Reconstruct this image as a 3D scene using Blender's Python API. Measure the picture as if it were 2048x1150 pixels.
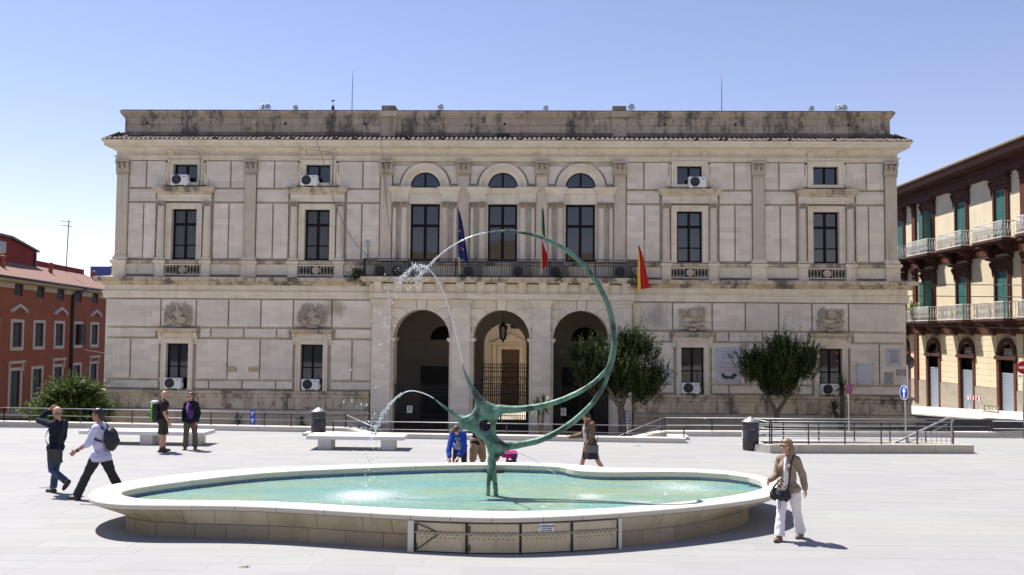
import bpy, bmesh, math, random
import numpy as np
from mathutils import Vector, Matrix, Euler, noise as mnoise
R = math.radians
random.seed(7)
sc = bpy.context.scene
for o in list(bpy.data.objects):
    bpy.data.objects.remove(o)
COL = sc.collection

# ------------------------------------------------------------------ camera
HC = 3.3
yaw, pitch, roll = R(1.3626), R(3.0083), R(0.4606)
F = Vector((-math.sin(yaw) * math.cos(pitch), math.cos(yaw) * math.cos(pitch), math.sin(pitch)))
Rt = Vector((math.cos(yaw), math.sin(yaw), 0))
Up = Rt.cross(F)
r2 = math.cos(roll) * Rt + math.sin(roll) * Up
u2 = math.cos(roll) * Up - math.sin(roll) * Rt
cd = bpy.data.cameras.new('camera')
cam = bpy.data.objects.new('camera', cd)
COL.objects.link(cam)
M = Matrix(((r2.x, u2.x, -F.x, 0), (r2.y, u2.y, -F.y, 0), (r2.z, u2.z, -F.z, HC), (0, 0, 0, 1)))
cam.matrix_world = M
cd.sensor_width = 36.0
cd.lens = 36.0 * 1800 / 2048
cd.clip_start = 0.1
cd.clip_end = 3000
sc.camera = cam

# ------------------------------------------------------------------ sky, sun, exposure
SUN_EL = R(61)
SUN_AZ = math.atan2(-0.79, 0.61)          # clockwise from +Y
world = bpy.data.worlds.new('World')
sc.world = world
world.use_nodes = True
wn = world.node_tree.nodes
wl = world.node_tree.links
sky = wn.new('ShaderNodeTexSky')
sky.sky_type = 'NISHITA'
sky.sun_disc = False
sky.sun_elevation = SUN_EL
sky.sun_rotation = SUN_AZ
sky.altitude = 300
sky.air_density = 1.0
sky.dust_density = 0.08
sky.ozone_density = 2.5
bg = wn['Background']
bg.inputs['Strength'].default_value = 0.074
tint = wn.new('ShaderNodeMix')
tint.data_type = 'RGBA'
tint.blend_type = 'MULTIPLY'
tint.inputs[0].default_value = 1.0
tint.inputs[7].default_value = (1.17, 0.92, 0.94, 1)     # white balance of the photograph
wl.new(sky.outputs[0], tint.inputs[6])
wl.new(tint.outputs[2], bg.inputs['Color'])
sd = bpy.data.lights.new('sun', 'SUN')
sd.energy = 3.75
sd.angle = R(0.55)
sd.color = (1.0, 0.955, 0.89)
sun = bpy.data.objects.new('sun', sd)
COL.objects.link(sun)
to_sun = Vector((math.sin(SUN_AZ) * math.cos(SUN_EL), math.cos(SUN_AZ) * math.cos(SUN_EL), math.sin(SUN_EL)))
sun.rotation_euler = to_sun.to_track_quat('Z', 'Y').to_euler()
sun.location = to_sun * 60
vs = sc.view_settings
sc.display_settings.display_device = 'sRGB'
vs.view_transform = 'Standard'
vs.look = 'None'
vs.gamma = 1.0
vs.use_curve_mapping = False
vs.exposure = 1.22
sc.render.engine = 'CYCLES'
sc.cycles.max_bounces = 6
sc.cycles.diffuse_bounces = 4
sc.cycles.caustics_reflective = False
sc.cycles.caustics_refractive = False

# ------------------------------------------------------------------ helpers
def tag(o, label=None, cat=None, group=None, kind=None):
    if label: o['label'] = label
    if cat: o['category'] = cat
    if group: o['group'] = group
    if kind: o['kind'] = kind
    return o

def empty(name, loc=(0, 0, 0), rz=0, label=None, cat=None, group=None, kind=None):
    o = bpy.data.objects.new(name, None)
    o.empty_display_size = 0.2
    COL.objects.link(o)
    o.location = loc
    o.rotation_euler = (0, 0, rz)
    return tag(o, label, cat, group, kind)

def copy_tree(o, parent=None):
    c = o.copy()
    COL.objects.link(c)
    c.parent = parent
    for ch in list(o.children):
        copy_tree(ch, c)
    return c

def arc(cx, cz, r, a0, a1, n):
    return [(cx + r * math.cos(R(a0 + (a1 - a0) * i / n)), cz + r * math.sin(R(a0 + (a1 - a0) * i / n))) for i in range(n + 1)]

class MB:
    def __init__(s):
        s.v = []; s.f = []; s.s = []
    def add(s, vs, fs, smooth=False):
        b = len(s.v)
        s.v += [tuple(p) for p in vs]
        for f in fs:
            s.f.append(tuple(b + i for i in f)); s.s.append(smooth)
        return s
    def box(s, x0, x1, y0, y1, z0, z1):
        if x0 > x1: x0, x1 = x1, x0
        if y0 > y1: y0, y1 = y1, y0
        if z0 > z1: z0, z1 = z1, z0
        return s.add([(x0, y0, z0), (x1, y0, z0), (x1, y1, z0), (x0, y1, z0), (x0, y0, z1), (x1, y0, z1), (x1, y1, z1), (x0, y1, z1)],
                     [(0, 3, 2, 1), (4, 5, 6, 7), (0, 1, 5, 4), (1, 2, 6, 5), (2, 3, 7, 6), (3, 0, 4, 7)])
    def cbox(s, x0, x1, y0, y1, z0, z1, c=0.01):
        # box with its front (-y) edges chamfered
        if x0 > x1: x0, x1 = x1, x0
        return s.add([(x0 + c, y0, z0 + c), (x1 - c, y0, z0 + c), (x1 - c, y0, z1 - c), (x0 + c, y0, z1 - c),
                      (x0, y0 + c, z0), (x1, y0 + c, z0), (x1, y0 + c, z1), (x0, y0 + c, z1),
                      (x0, y1, z0), (x1, y1, z0), (x1, y1, z1), (x0, y1, z1)],
                     [(0, 1, 2, 3), (0, 4, 5, 1), (1, 5, 6, 2), (2, 6, 7, 3), (3, 7, 4, 0), (4, 8, 9, 5), (5, 9, 10, 6), (6, 10, 11, 7), (7, 11, 8, 4), (8, 11, 10, 9)])
    def prism(s, poly, y0, y1, axis='y'):
        # polygon of (x, z) counter-clockwise seen from -y, extruded y0 (front) .. y1 (back)
        n = len(poly)
        def P(p, t):
            if axis == 'y': return (p[0], t, p[1])
            if axis == 'x': return (t, p[0], p[1])
            return (p[0], p[1], t)
        vs = [P(p, y0) for p in poly] + [P(p, y1) for p in poly]
        fs = [tuple(range(n)), tuple(range(2 * n - 1, n - 1, -1))]
        fs += [(i, n + i, n + (i + 1) % n, (i + 1) % n) for i in range(n)]
        return s.add(vs, fs)
    def tube(s, pts, rad, n=8, smooth=True, cap=True):
        pts = [Vector(p) for p in pts]
        if not hasattr(rad, '__len__'): rad = [rad] * len(pts)
        vs = []; fs = []
        prev = None
        for i, p in enumerate(pts):
            t = (pts[min(i + 1, len(pts) - 1)] - pts[max(i - 1, 0)])
            if t.length < 1e-9: t = Vector((0, 0, 1))
            t.normalize()
            if prev is None:
                a = Vector((0, 0, 1)) if abs(t.z) < 0.9 else Vector((1, 0, 0))
                nx = t.cross(a).normalized()
            else:
                nx = (prev - t * prev.dot(t))
                nx = nx.normalized() if nx.length > 1e-6 else t.orthogonal().normalized()
            prev = nx
            ny = t.cross(nx)
            for k in range(n):
                a = 2 * math.pi * k / n
                vs.append(p + (nx * math.cos(a) + ny * math.sin(a)) * rad[i])
        for i in range(len(pts) - 1):
            for k in range(n):
                k2 = (k + 1) % n
                fs.append((i * n + k, i * n + k2, (i + 1) * n + k2, (i + 1) * n + k))
        s.add(vs, fs, smooth)
        if cap:
            b = len(s.v) - len(vs)
            s.f.append(tuple(b + k for k in range(n - 1, -1, -1))); s.s.append(False)
            e = b + (len(pts) - 1) * n
            s.f.append(tuple(e + k for k in range(n))); s.s.append(False)
        return s
    def lathe(s, prof, c=(0, 0, 0), n=16, a0=0, a1=360, smooth=True):
        full = abs(a1 - a0) >= 359.9
        m = n if full else n + 1
        vs = []; fs = []
        for (r, z) in prof:
            for k in range(m):
                a = R(a0 + (a1 - a0) * k / n)
                vs.append((c[0] + r * math.cos(a), c[1] + r * math.sin(a), c[2] + z))
        for i in range(len(prof) - 1):
            for k in range(n):
                k2 = (k + 1) % m
                fs.append((i * m + k, i * m + k2, (i + 1) * m + k2, (i + 1) * m + k))
        return s.add(vs, fs, smooth)
    def ell(s, c, r, seg=12, rings=8, rot=None, smooth=True):
        if not hasattr(r, '__len__'): r = (r, r, r)
        vs = [Vector((0, 0, -r[2]))]; fs = []
        for i in range(1, rings):
            a = math.pi * i / rings - math.pi / 2
            for k in range(seg):
                b = 2 * math.pi * k / seg
                vs.append(Vector((r[0] * math.cos(a) * math.cos(b), r[1] * math.cos(a) * math.sin(b), r[2] * math.sin(a))))
        vs.append(Vector((0, 0, r[2])))
        for k in range(seg):
            fs.append((0, 1 + (k + 1) % seg, 1 + k))
            for i in range(rings - 2):
                fs.append((1 + i * seg + k, 1 + i * seg + (k + 1) % seg, 1 + (i + 1) * seg + (k + 1) % seg, 1 + (i + 1) * seg + k))
            fs.append((len(vs) - 1, 1 + (rings - 2) * seg + k, 1 + (rings - 2) * seg + (k + 1) % seg))
        c = Vector(c)
        if rot is not None: vs = [rot @ v for v in vs]
        return s.add([v + c for v in vs], fs, smooth)
    def sweep(s, path, prof, closed=False, smooth=False, cap=True):
        # path: (x, y) points, outward = right-hand side of travel; prof: (offset, z) from bottom to top
        n = len(path)
        P = [Vector(p) for p in path]
        def nrm(a, b):
            d = (b - a).normalized(); return Vector((d.y, -d.x))
        N = []
        for i in range(n):
            if closed or 0 < i < n - 1:
                a = nrm(P[i - 1], P[i]); b = nrm(P[i], P[(i + 1) % n])
                m = (a + b); m = m / max(m.dot(a), 0.2) if m.length > 1e-6 else a
            elif i == 0: m = nrm(P[0], P[1])
            else: m = nrm(P[-2], P[-1])
            N.append(m)
        k = len(prof)
        vs = [(P[i].x + N[i].x * o, P[i].y + N[i].y * o, z) for i in range(n) for (o, z) in prof]
        fs = []
        for i in range(n if closed else n - 1):
            j = (i + 1) % n
            for q in range(k - 1):
                fs.append((i * k + q, j * k + q, j * k + q + 1, i * k + q + 1))
        s.add(vs, fs, smooth)
        if cap and not closed:
            b = len(s.v) - len(vs)
            s.f.append(tuple(b + q for q in range(k))); s.s.append(False)
            e = b + (n - 1) * k
            s.f.append(tuple(e + q for q in range(k - 1, -1, -1))); s.s.append(False)
        return s
    def xf(s, m):
        s.v = [tuple(m @ Vector(p)) for p in s.v]
        return s
    def join(s, o, m=None):
        vs = o.v if m is None else [tuple(m @ Vector(p)) for p in o.v]
        b = len(s.v)
        s.v += vs; s.f += [tuple(b + i for i in f) for f in o.f]; s.s += o.s
        return s
    def mesh(s, name, mat=None):
        me = bpy.data.meshes.new(name)
        me.from_pydata(s.v, [], s.f)
        if mat is not None: me.materials.append(mat)
        if any(s.s):
            me.polygons.foreach_set('use_smooth', s.s)
        me.update()
        return me
    def build(s, name, mat=None, parent=None, kind=None):
        return mobj(name, s.mesh(name, mat), parent, kind)

def mobj(name, me, parent=None, kind=None):
    o = bpy.data.objects.new(name, me)
    COL.objects.link(o)
    if parent is not None: o.parent = parent
    if kind: o['kind'] = kind
    return o

def text_mb(txt, size, x, y, z, align='CENTER', depth=0.003, sx=1.0):
    cu = bpy.data.curves.new('text', 'FONT')
    cu.body = txt; cu.size = size; cu.align_x = align; cu.align_y = 'CENTER'; cu.extrude = depth; cu.resolution_u = 2
    o = bpy.data.objects.new('text', cu)
    COL.objects.link(o)
    dg = bpy.context.evaluated_depsgraph_get()
    me = bpy.data.meshes.new_from_object(o.evaluated_get(dg))
    mb = MB()
    mb.add([(x + p.co.x * sx, y - p.co.z, z + p.co.y) for p in me.vertices], [tuple(f.vertices) for f in me.polygons])
    bpy.data.objects.remove(o); bpy.data.curves.remove(cu); bpy.data.meshes.remove(me)
    return mb

# ------------------------------------------------------------------ materials
class NT:
    def __init__(s, name):
        s.m = bpy.data.materials.new(name)
        s.m.use_nodes = True
        s.t = s.m.node_tree
        s.b = s.t.nodes['Principled BSDF']
    def n(s, typ, **kw):
        x = s.t.nodes.new(typ)
        for k, v in kw.items():
            if k.startswith('i_'):
                x.inputs[k[2:].replace('_', ' ')].default_value = v
            else: setattr(x, k, v)
        return x
    def l(s, a, b): s.t.links.new(a, b)
    def pos(s, scale=(1, 1, 1), obj=False):
        if obj:
            src = s.n('ShaderNodeTexCoord').outputs['Object']
        else:
            src = s.n('ShaderNodeNewGeometry').outputs['Position']
        mp = s.n('ShaderNodeMapping'); mp.inputs['Scale'].default_value = scale
        s.l(src, mp.inputs[0])
        return mp.outputs[0]
    def noise(s, vec, scale, detail=4, rough=0.55, dist=0.0):
        x = s.n('ShaderNodeTexNoise'); x.inputs['Scale'].default_value = scale
        x.inputs['Detail'].default_value = detail; x.inputs['Roughness'].default_value = rough; x.inputs['Distortion'].default_value = dist
        s.l(vec, x.inputs['Vector'])
        return x.outputs['Fac']
    def ramp(s, fac, stops):
        x = s.n('ShaderNodeValToRGB')
        el = x.color_ramp.elements
        while len(el) < len(stops): el.new(0.5)
        for e, (p, c) in zip(el, stops):
            e.position = p
            e.color = (c, c, c, 1) if not hasattr(c, '__len__') else (*c, 1)
        s.l(fac, x.inputs[0])
        return x.outputs['Color']
    def mix(s, fac, a, b, mode='MIX'):
        x = s.n('ShaderNodeMix', data_type='RGBA', blend_type=mode)
        for sock, v in ((x.inputs[0], fac), (x.inputs[6], a), (x.inputs[7], b)):
            if hasattr(v, 'is_linked') or hasattr(v, 'links'): s.l(v, sock)
            elif not hasattr(v, '__len__'): sock.default_value = v
            else: sock.default_value = (*v, 1) if len(v) == 3 else v
        return x.outputs[2]
    def math(s, op, a, b=None):
        x = s.n('ShaderNodeMath', operation=op)
        for sock, v in ((x.inputs[0], a), (x.inputs[1], b)):
            if v is None: continue
            if hasattr(v, 'links'): s.l(v, sock)
            else: sock.default_value = v
        return x.outputs[0]
    def bump(s, h, strength=0.3, dist=0.02):
        x = s.n('ShaderNodeBump'); x.inputs['Strength'].default_value = strength; x.inputs['Distance'].default_value = dist
        s.l(h, x.inputs['Height']); s.l(x.outputs[0], s.b.inputs['Normal'])
    def done(s, col=None, rough=0.7, metal=0.0, spec=0.5):
        if col is not None:
            if hasattr(col, 'links'): s.l(col, s.b.inputs['Base Color'])
            else: s.b.inputs['Base Color'].default_value = (*col, 1)
        s.b.inputs['Roughness'].default_value = rough
        s.b.inputs['Metallic'].default_value = metal
        s.b.inputs['Specular IOR Level'].default_value = spec
        return s.m

def simple(name, col, rough=0.6, metal=0.0, var=0.12, scale=6.0, bump=0.0, spec=0.5, rnd=0.0):
    t = NT(name)
    p = t.pos()
    f = t.noise(p, scale, 5)
    k = t.ramp(f, [(0.25, 1 - var), (0.75, 1 + var * 0.6)])
    c = t.mix(1.0, col, k, 'MULTIPLY')
    if rnd:
        oi = t.n('ShaderNodeObjectInfo')
        v = t.math('ADD', t.math('MULTIPLY', oi.outputs['Random'], rnd * 2), 1 - rnd)
        cc = t.n('ShaderNodeCombineColor')
        for i in range(3): t.l(v, cc.inputs[i])
        c = t.mix(1.0, c, cc.outputs[0], 'MULTIPLY')
    if bump:
        t.bump(t.noise(p, scale * 6, 4), bump, 0.01)
    return t.done(c, rough, metal, spec)

def limestone(name, base, ochre=(0.46, 0.34, 0.16), stain=0.35, blocks=None, ochre_amt=0.35, crust=0.0, rnd=0.06, streak=0.4, swap=False, spots=()):
    t = NT(name)
    p = t.pos()
    col = base
    big = t.noise(p, 0.55, 6, 0.6)
    col = t.mix(t.ramp(big, [(0.3, 0.0), (0.72, 0.55)]), tuple(base), tuple(x * y for x, y in zip(base, (0.88, 0.86, 0.83))))
    bj = None
    if blocks:
        w, h = blocks
        sep = t.n('ShaderNodeSeparateXYZ'); t.l(p, sep.inputs[0])
        cmb = t.n('ShaderNodeCombineXYZ')
        t.l(sep.outputs[1 if swap else 0], cmb.inputs[0]); t.l(sep.outputs[2], cmb.inputs[1])
        br = t.n('ShaderNodeTexBrick')
        br.inputs['Scale'].default_value = 1.0
        br.inputs['Color1'].default_value = (0.86, 0.84, 0.80, 1); br.inputs['Color2'].default_value = (1.1, 1.08, 1.04, 1)
        br.inputs['Mortar'].default_value = (0.92, 0.9, 0.87, 1)
        br.inputs['Mortar Size'].default_value = 0.006
        br.inputs['Mortar Smooth'].default_value = 0.2
        br.inputs['Brick Width'].default_value = w; br.inputs['Row Height'].default_value = h
        br.offset = 0.43; br.squash = 0.8; br.squash_frequency = 3
        t.l(cmb.outputs[0], br.inputs['Vector'])
        col = t.mix(0.75, col, br.outputs['Color'], 'MULTIPLY')
        bj = br.outputs['Fac']
    # ochre patina in soft patches
    oc = t.noise(t.pos((0.7, 0.7, 1.5)), 1.3, 7, 0.65)
    col = t.mix(t.ramp(oc, [(0.46, 0.0), (0.72, ochre_amt)]), col, ochre)
    # dark run-off streaks and soot
    st = t.noise(t.pos((2.6, 2.6, 0.22)), 1.0, 8, 0.7)
    col = t.mix(t.ramp(st, [(0.52, 0.0), (0.74, streak)]), col, (0.12, 0.105, 0.09))
    so = t.noise(p, 2.3, 9, 0.72)
    col = t.mix(t.ramp(so, [(0.55, 0.0), (0.8, stain)]), col, (0.10, 0.09, 0.08))
    if crust:
        cr = t.noise(t.pos((1.4, 1.4, 0.55)), 0.8, 9, 0.75)
        col = t.mix(t.ramp(cr, [(0.5 - 0.25 * crust, 0.0), (0.60, 0.85)]), col, (0.075, 0.066, 0.06))
    for (sx, sz, rx, rz, amt, sc_) in spots:      # damp and soot patches of their own shape
        mp = t.n('ShaderNodeMapping'); mp.inputs['Location'].default_value = (-sx / rx, 0, -sz / rz); mp.inputs['Scale'].default_value = (1 / rx, 0, 1 / rz)
        t.l(t.n('ShaderNodeNewGeometry').outputs['Position'], mp.inputs[0])
        vl = t.n('ShaderNodeVectorMath', operation='LENGTH'); t.l(mp.outputs[0], vl.inputs[0])
        f = t.math('ADD', t.math('MULTIPLY', t.noise(t.pos((1.6, 1.6, .8)), 1.7, 7, .7), 1.3), t.math('MULTIPLY', vl.outputs['Value'], -.75))
        col = t.mix(t.ramp(f, [(.02, 0), (.5, amt)]), col, sc_)
    if rnd:
        oi = t.n('ShaderNodeObjectInfo')
        v = t.math('ADD', t.math('MULTIPLY', oi.outputs['Random'], rnd * 2), 1 - rnd)
        cc = t.n('ShaderNodeCombineColor')
        for i in range(3): t.l(v, cc.inputs[i])
        col = t.mix(1.0, col, cc.outputs[0], 'MULTIPLY')
    h = t.noise(p, 22, 6, 0.7)
    if bj is not None:
        h = t.math('SUBTRACT', h, t.math('MULTIPLY', bj, 0.9))
    t.bump(h, 0.35, 0.012)
    return t.done(col, 0.88, 0, 0.25)

def dark_glass(name, col=(0.005, 0.008, 0.013), rough=0.03):
    t = NT(name)
    p = t.pos((1, 1, 1))
    t.bump(t.noise(p, 1.6, 2), 0.02, 0.05)
    oi = t.n('ShaderNodeObjectInfo')
    c = t.mix(t.math('MULTIPLY', oi.outputs['Random'], 0.6), col, tuple(x * 1.8 + 0.002 for x in col))
    m = t.done(c, rough, 0, 0.9)
    return m

STONE = (0.72, 0.66, 0.57)
M_wall = limestone('limestone_ashlar', STONE, blocks=(0.78, 0.27), stain=0.15, ochre_amt=0.15, streak=0.15, spots=[(-9.7, 4.5, .95, .75, .6, (.20, .15, .08)), (6.0, 4.3, 1.0, 1.0, .5, (.17, .16, .15))] + [(x - 1.54, 3.62, 1.15, .28, .7, (.10, .09, .08)) for x in (-15.87, -9.25, 9.25, 15.87)] + [(x - 1.54, 10.56, 1.6, .26, .5, (.16, .14, .12)) for x in (-15.78, -9.155, 9.155, 15.78)])
M_trim = limestone('limestone_trim', (0.74, 0.665, 0.535), stain=0.32, ochre_amt=0.40, streak=0.3)
M_shaft = limestone('limestone_shaft', (0.68, 0.60, 0.49), stain=0.25, ochre_amt=0.25, streak=0.45)
M_orn = limestone('limestone_carved', (0.47, 0.41, 0.325), stain=0.5, ochre_amt=0.3, streak=0.5)
M_attic = limestone('limestone_crusted', (0.47, 0.40, 0.32), blocks=(1.1, 0.36), stain=0.5, ochre_amt=0.45, streak=0.55, crust=0.05)
M_crust = limestone('limestone_black_crust', (0.33, 0.29, 0.24), stain=0.7, ochre_amt=0.2, streak=0.8, crust=0.85)
M_sill = limestone('limestone_weathered_ledge', (0.60, 0.52, 0.40), stain=0.55, ochre_amt=0.55, streak=0.6, crust=0.05)
M_plinth = limestone('limestone_plinth', (0.50, 0.43, 0.335), stain=0.5, ochre_amt=0.45, streak=0.55, blocks=(1.2, 0.42))
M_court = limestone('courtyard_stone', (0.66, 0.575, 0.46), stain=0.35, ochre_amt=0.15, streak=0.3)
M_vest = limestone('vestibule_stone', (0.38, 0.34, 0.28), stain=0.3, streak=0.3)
M_glass = dark_glass('window_glass')
M_glass2 = dark_glass('window_glass_brownish', (0.022, 0.012, 0.008))
def curtain_glass():
    t = NT('curtained_glass')
    w = t.n('ShaderNodeTexWave'); w.bands_direction = 'X'; w.inputs['Scale'].default_value = 3.2; w.inputs['Distortion'].default_value = 1.6; w.inputs['Detail'].default_value = 2
    t.l(t.pos((1, 1, .15)), w.inputs[0])
    c = t.mix(t.ramp(w.outputs['Fac'], [(.2, 0), (.9, 1)]), (.018, .018, .022), (.075, .075, .08))
    return t.done(c, .04, 0, .5)
M_glassc = curtain_glass()
M_frame = simple('dark_brown_window_frame', (0.010, 0.007, 0.006), 0.6, var=0.3, spec=0.15)
M_white = simple('white_enamel', (0.72, 0.72, 0.70), 0.45, var=0.06, scale=2)
M_grille = simple('fan_grille_grey', (0.10, 0.10, 0.10), 0.5)
M_fanhole = simple('fan_dark', (0.02, 0.02, 0.02), 0.6)
M_iron = simple('black_iron', (0.022, 0.021, 0.022), 0.55, 0.3, var=0.3, scale=12)
M_tile = simple('terracotta_tile', (0.105, 0.062, 0.046), 0.9, var=0.5, scale=5, bump=0.3, rnd=0.25)
M_tilecap = simple('lime_mortar_cap', (0.78, 0.70, 0.60), 0.9, var=0.25, scale=9, rnd=0.12)
M_tin = simple('galvanised_metal', (0.42, 0.43, 0.44), 0.4, 0.7, var=0.15)
M_steel = simple('brushed_steel', (0.36, 0.37, 0.38), 0.5, 0.7, var=0.08)
M_dsteel = simple('dark_painted_steel', (0.05, 0.05, 0.055), 0.5, 0.3, var=0.15)
M_cable = simple('old_cable', (0.10, 0.10, 0.095), 0.7)
M_marble = simple('white_marble', (0.70, 0.70, 0.71), 0.5, var=0.08, scale=3)
M_ink = simple('engraved_dark_letters', (0.06, 0.05, 0.05), 0.8)
M_inkred = simple('engraved_faded_red_letters', (0.30, 0.17, 0.14), 0.8)
# ------------------------------------------------------------------ ground: street level, plaza, kerbs
def zg(x, y):
    return max(-2.6, min(-0.25, -.65 + .036 * (x - 25) - .055 * (y - 43)))
def asphalt_mat():
    t = NT('asphalt'); p = t.pos()
    a = t.noise(p, 0.5, 6, .6); b = t.noise(p, 60, 3, .7)
    c = t.mix(t.ramp(a, [(.3, 0), (.7, 1)]), (.040, .040, .043), (.062, .060, .060))
    c = t.mix(t.ramp(b, [(.45, 0), (.7, .5)]), c, (.10, .098, .095))
    t.bump(b, .4, .01)
    return t.done(c, .9, 0, .3)
M_asph = asphalt_mat()
gx = sorted(set([-900, -300, -120, -70] + list(range(-52, 53, 4)) + [27, 70, 120, 300, 900]))
gy = sorted(set([-900, -300, -100, -40, -14, 0, 14] + list(range(20, 93, 3)) + [120, 200, 400, 900]))
mb = MB()
mb.add([(x, y, zg(x, y) - (.35 if y < 26 else 0)) for y in gy for x in gx],
       [(j * len(gx) + i, j * len(gx) + i + 1, (j + 1) * len(gx) + i + 1, (j + 1) * len(gx) + i) for j in range(len(gy) - 1) for i in range(len(gx) - 1)])
tag(mb.build('ground', M_asph), kind='structure')
M_paint = simple('worn_road_paint', (.16, .16, .165), .8, var=.4, scale=3)
for k in range(6):
    mb = MB()
    y0 = 33.5 + k * 1.15
    P = [(17.5 + k * .2, y0), (23.3, y0 - .9), (23.3, y0 - .72), (17.5 + k * .2, y0 + .2)]
    mb.add([(x, y, zg(x, y) + .012) for x, y in P], [(0, 1, 2, 3)])
    tag(mb.build('road_marking', M_paint), kind='structure')

# plaza: slabs with open joints on a bed
def paving_mat(name, base):
    t = NT(name)
    oi = t.n('ShaderNodeObjectInfo')
    at = t.n('ShaderNodeAttribute', attribute_name='tone')
    p = t.pos()
    v = t.math('ADD', t.math('MULTIPLY', t.math('ADD', oi.outputs['Random'], at.outputs['Fac']), .10), .93)
    cc = t.n('ShaderNodeCombineColor')
    for i in range(3): t.l(v, cc.inputs[i])
    c = t.mix(1.0, base, cc.outputs[0], 'MULTIPLY')
    a = t.noise(t.pos((.35, 1.6, 1)), 1.2, 7, .65)
    c = t.mix(t.ramp(a, [(.35, 0), (.75, .35)]), c, tuple(x * .74 for x in base))
    d = t.noise(t.pos((.10, .35, 1)), 1.0, 4, .5)
    c = t.mix(t.ramp(d, [(.42, 0), (.68, .55)]), c, (base[0] * 1.10, base[1] * 1.06, base[2] * .97))
    e = t.noise(p, 5.5, 8, .75)
    c = t.mix(t.ramp(e, [(.62, 0), (.78, .4)]), c, (.16, .145, .12))
    g = t.noise(p, 45, 4, .7)
    t.bump(g, .15, .004)
    return t.done(c, .72, 0, .3)
PAVE = (.298, .297, .298)
M_pave = paving_mat('paving_stone', PAVE)
M_bed = simple('paving_joint_bed', (.284, .282, .284), .9, var=.2)
HOLE = (7.0, 12.35, 26.45, 27.75)
PLZ = tag(empty('plaza', (0, 0, 0)), kind='structure')
bed = MB()
for (x0, x1, y0, y1) in ((-60, 60, -14, HOLE[2]), (-60, HOLE[0], HOLE[2], HOLE[3]), (HOLE[1], 60, HOLE[2], HOLE[3]), (-60, 60, HOLE[3], 28.86),
                         (-60, -6.15, 28.86, 30.5), (4.35, 60, 28.86, 30.5)):
    bed.box(x0, x1, y0, y1, -1.2, -.003)
bed.build('bed', M_bed, PLZ)
RH = .42
def fount_in(x, y): return ((x + 1.5) / 5.2) ** 2 + ((y - 16.7) / 2.0) ** 2 < 1
slabs = []
rp = random.Random(42)
y = 9.6; row_i = 0
while y < 30.1:
    x = -22 + rp.uniform(0, 1)
    while x < 22:
        w = rp.choice((.95, 1.2, 1.2, 1.45))
        xc = x + w / 2; yc = y + RH / 2
        lim = 30.3 if (xc < -6.3 or xc > 4.6) else 28.7
        inh = HOLE[0] - .05 < x + w and x < HOLE[1] + .05 and HOLE[2] - .05 < y + RH and y < HOLE[3] + .05
        if yc < lim and not inh and not fount_in(xc, yc) and abs(xc) < 1.2 + .61 * (yc + 1.5):
            slabs.append((x, y, w))
        x += w
    y += RH; row_i += 1
slabs.sort(key=lambda s: s[1] + .02 * abs(s[0]))
J = .0022
meshes = {}
def slab_mb(w):
    mb = MB(); c = .003
    mb.add([(J, J, -.0025), (w - J, J, -.0025), (w - J, RH - J, -.0025), (J, RH - J, -.0025), (J + c, J + c, 0), (w - J - c, J + c, 0), (w - J - c, RH - J - c, 0), (J + c, RH - J - c, 0)],
           [(4, 5, 6, 7), (0, 1, 5, 4), (1, 2, 6, 5), (2, 3, 7, 6), (3, 0, 4, 7)])
    return mb
for w in (.95, 1.2, 1.45): meshes[w] = slab_mb(w).mesh('paving_slab', M_pave)
for (x, y, w) in slabs[:296]:
    o = mobj('paving_slab', meshes[w], PLZ); o.location = (x, y, rp.uniform(-.0012, .0012))
rest = MB(); tones = []
for (x, y, w) in slabs[296:]:
    m = slab_mb(w); rest.join(m, Matrix.Translation((x, y, rp.uniform(-.0012, .0012)))); tones += [rp.uniform(-.5, .5)] * 5
me = rest.mesh('paving_field', M_pave)
at = me.attributes.new('tone', 'FLOAT', 'FACE'); at.data.foreach_set('value', tones)
mobj('paving_field', me, PLZ, 'stuff')
far = MB()
for (x0, x1, y0, y1) in ((-60, 60, -14, 9.58), (-60, -22, 9.6, 30.5), (22.5, 60, 9.6, 30.5)):
    far.box(x0, x1, y0, y1, -.0028, -.001)
# wedge-shaped margins where the slab field stops at the edge of view
far.add([(-22, 9.6, -.0015), (22.5, 9.6, -.0015), (22.5, HOLE[2], -.0015), (-22, HOLE[2], -.0015), (-22, HOLE[3], -.0015), (HOLE[0], HOLE[2], -.0015), (HOLE[0], HOLE[3], -.0015),
         (HOLE[1], HOLE[2], -.0015), (HOLE[1], HOLE[3], -.0015), (22.5, HOLE[3], -.0015), (22.5, 28.86, -.0015), (-22, 28.86, -.0015), (4.35, 28.86, -.0015), (4.35, 30.5, -.0015), (22.5, 30.5, -.0015), (-22, 30.5, -.0015), (-6.15, 30.5, -.0015), (-6.15, 28.86, -.0015)],
        [(0, 1, 2, 7, 5, 3), (3, 5, 6, 4), (7, 2, 9, 8), (4, 6, 8, 9, 10, 12, 17, 11), (12, 10, 14, 13), (11, 17, 16, 15)])
far.build('outer_paving', M_bed, PLZ)

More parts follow.
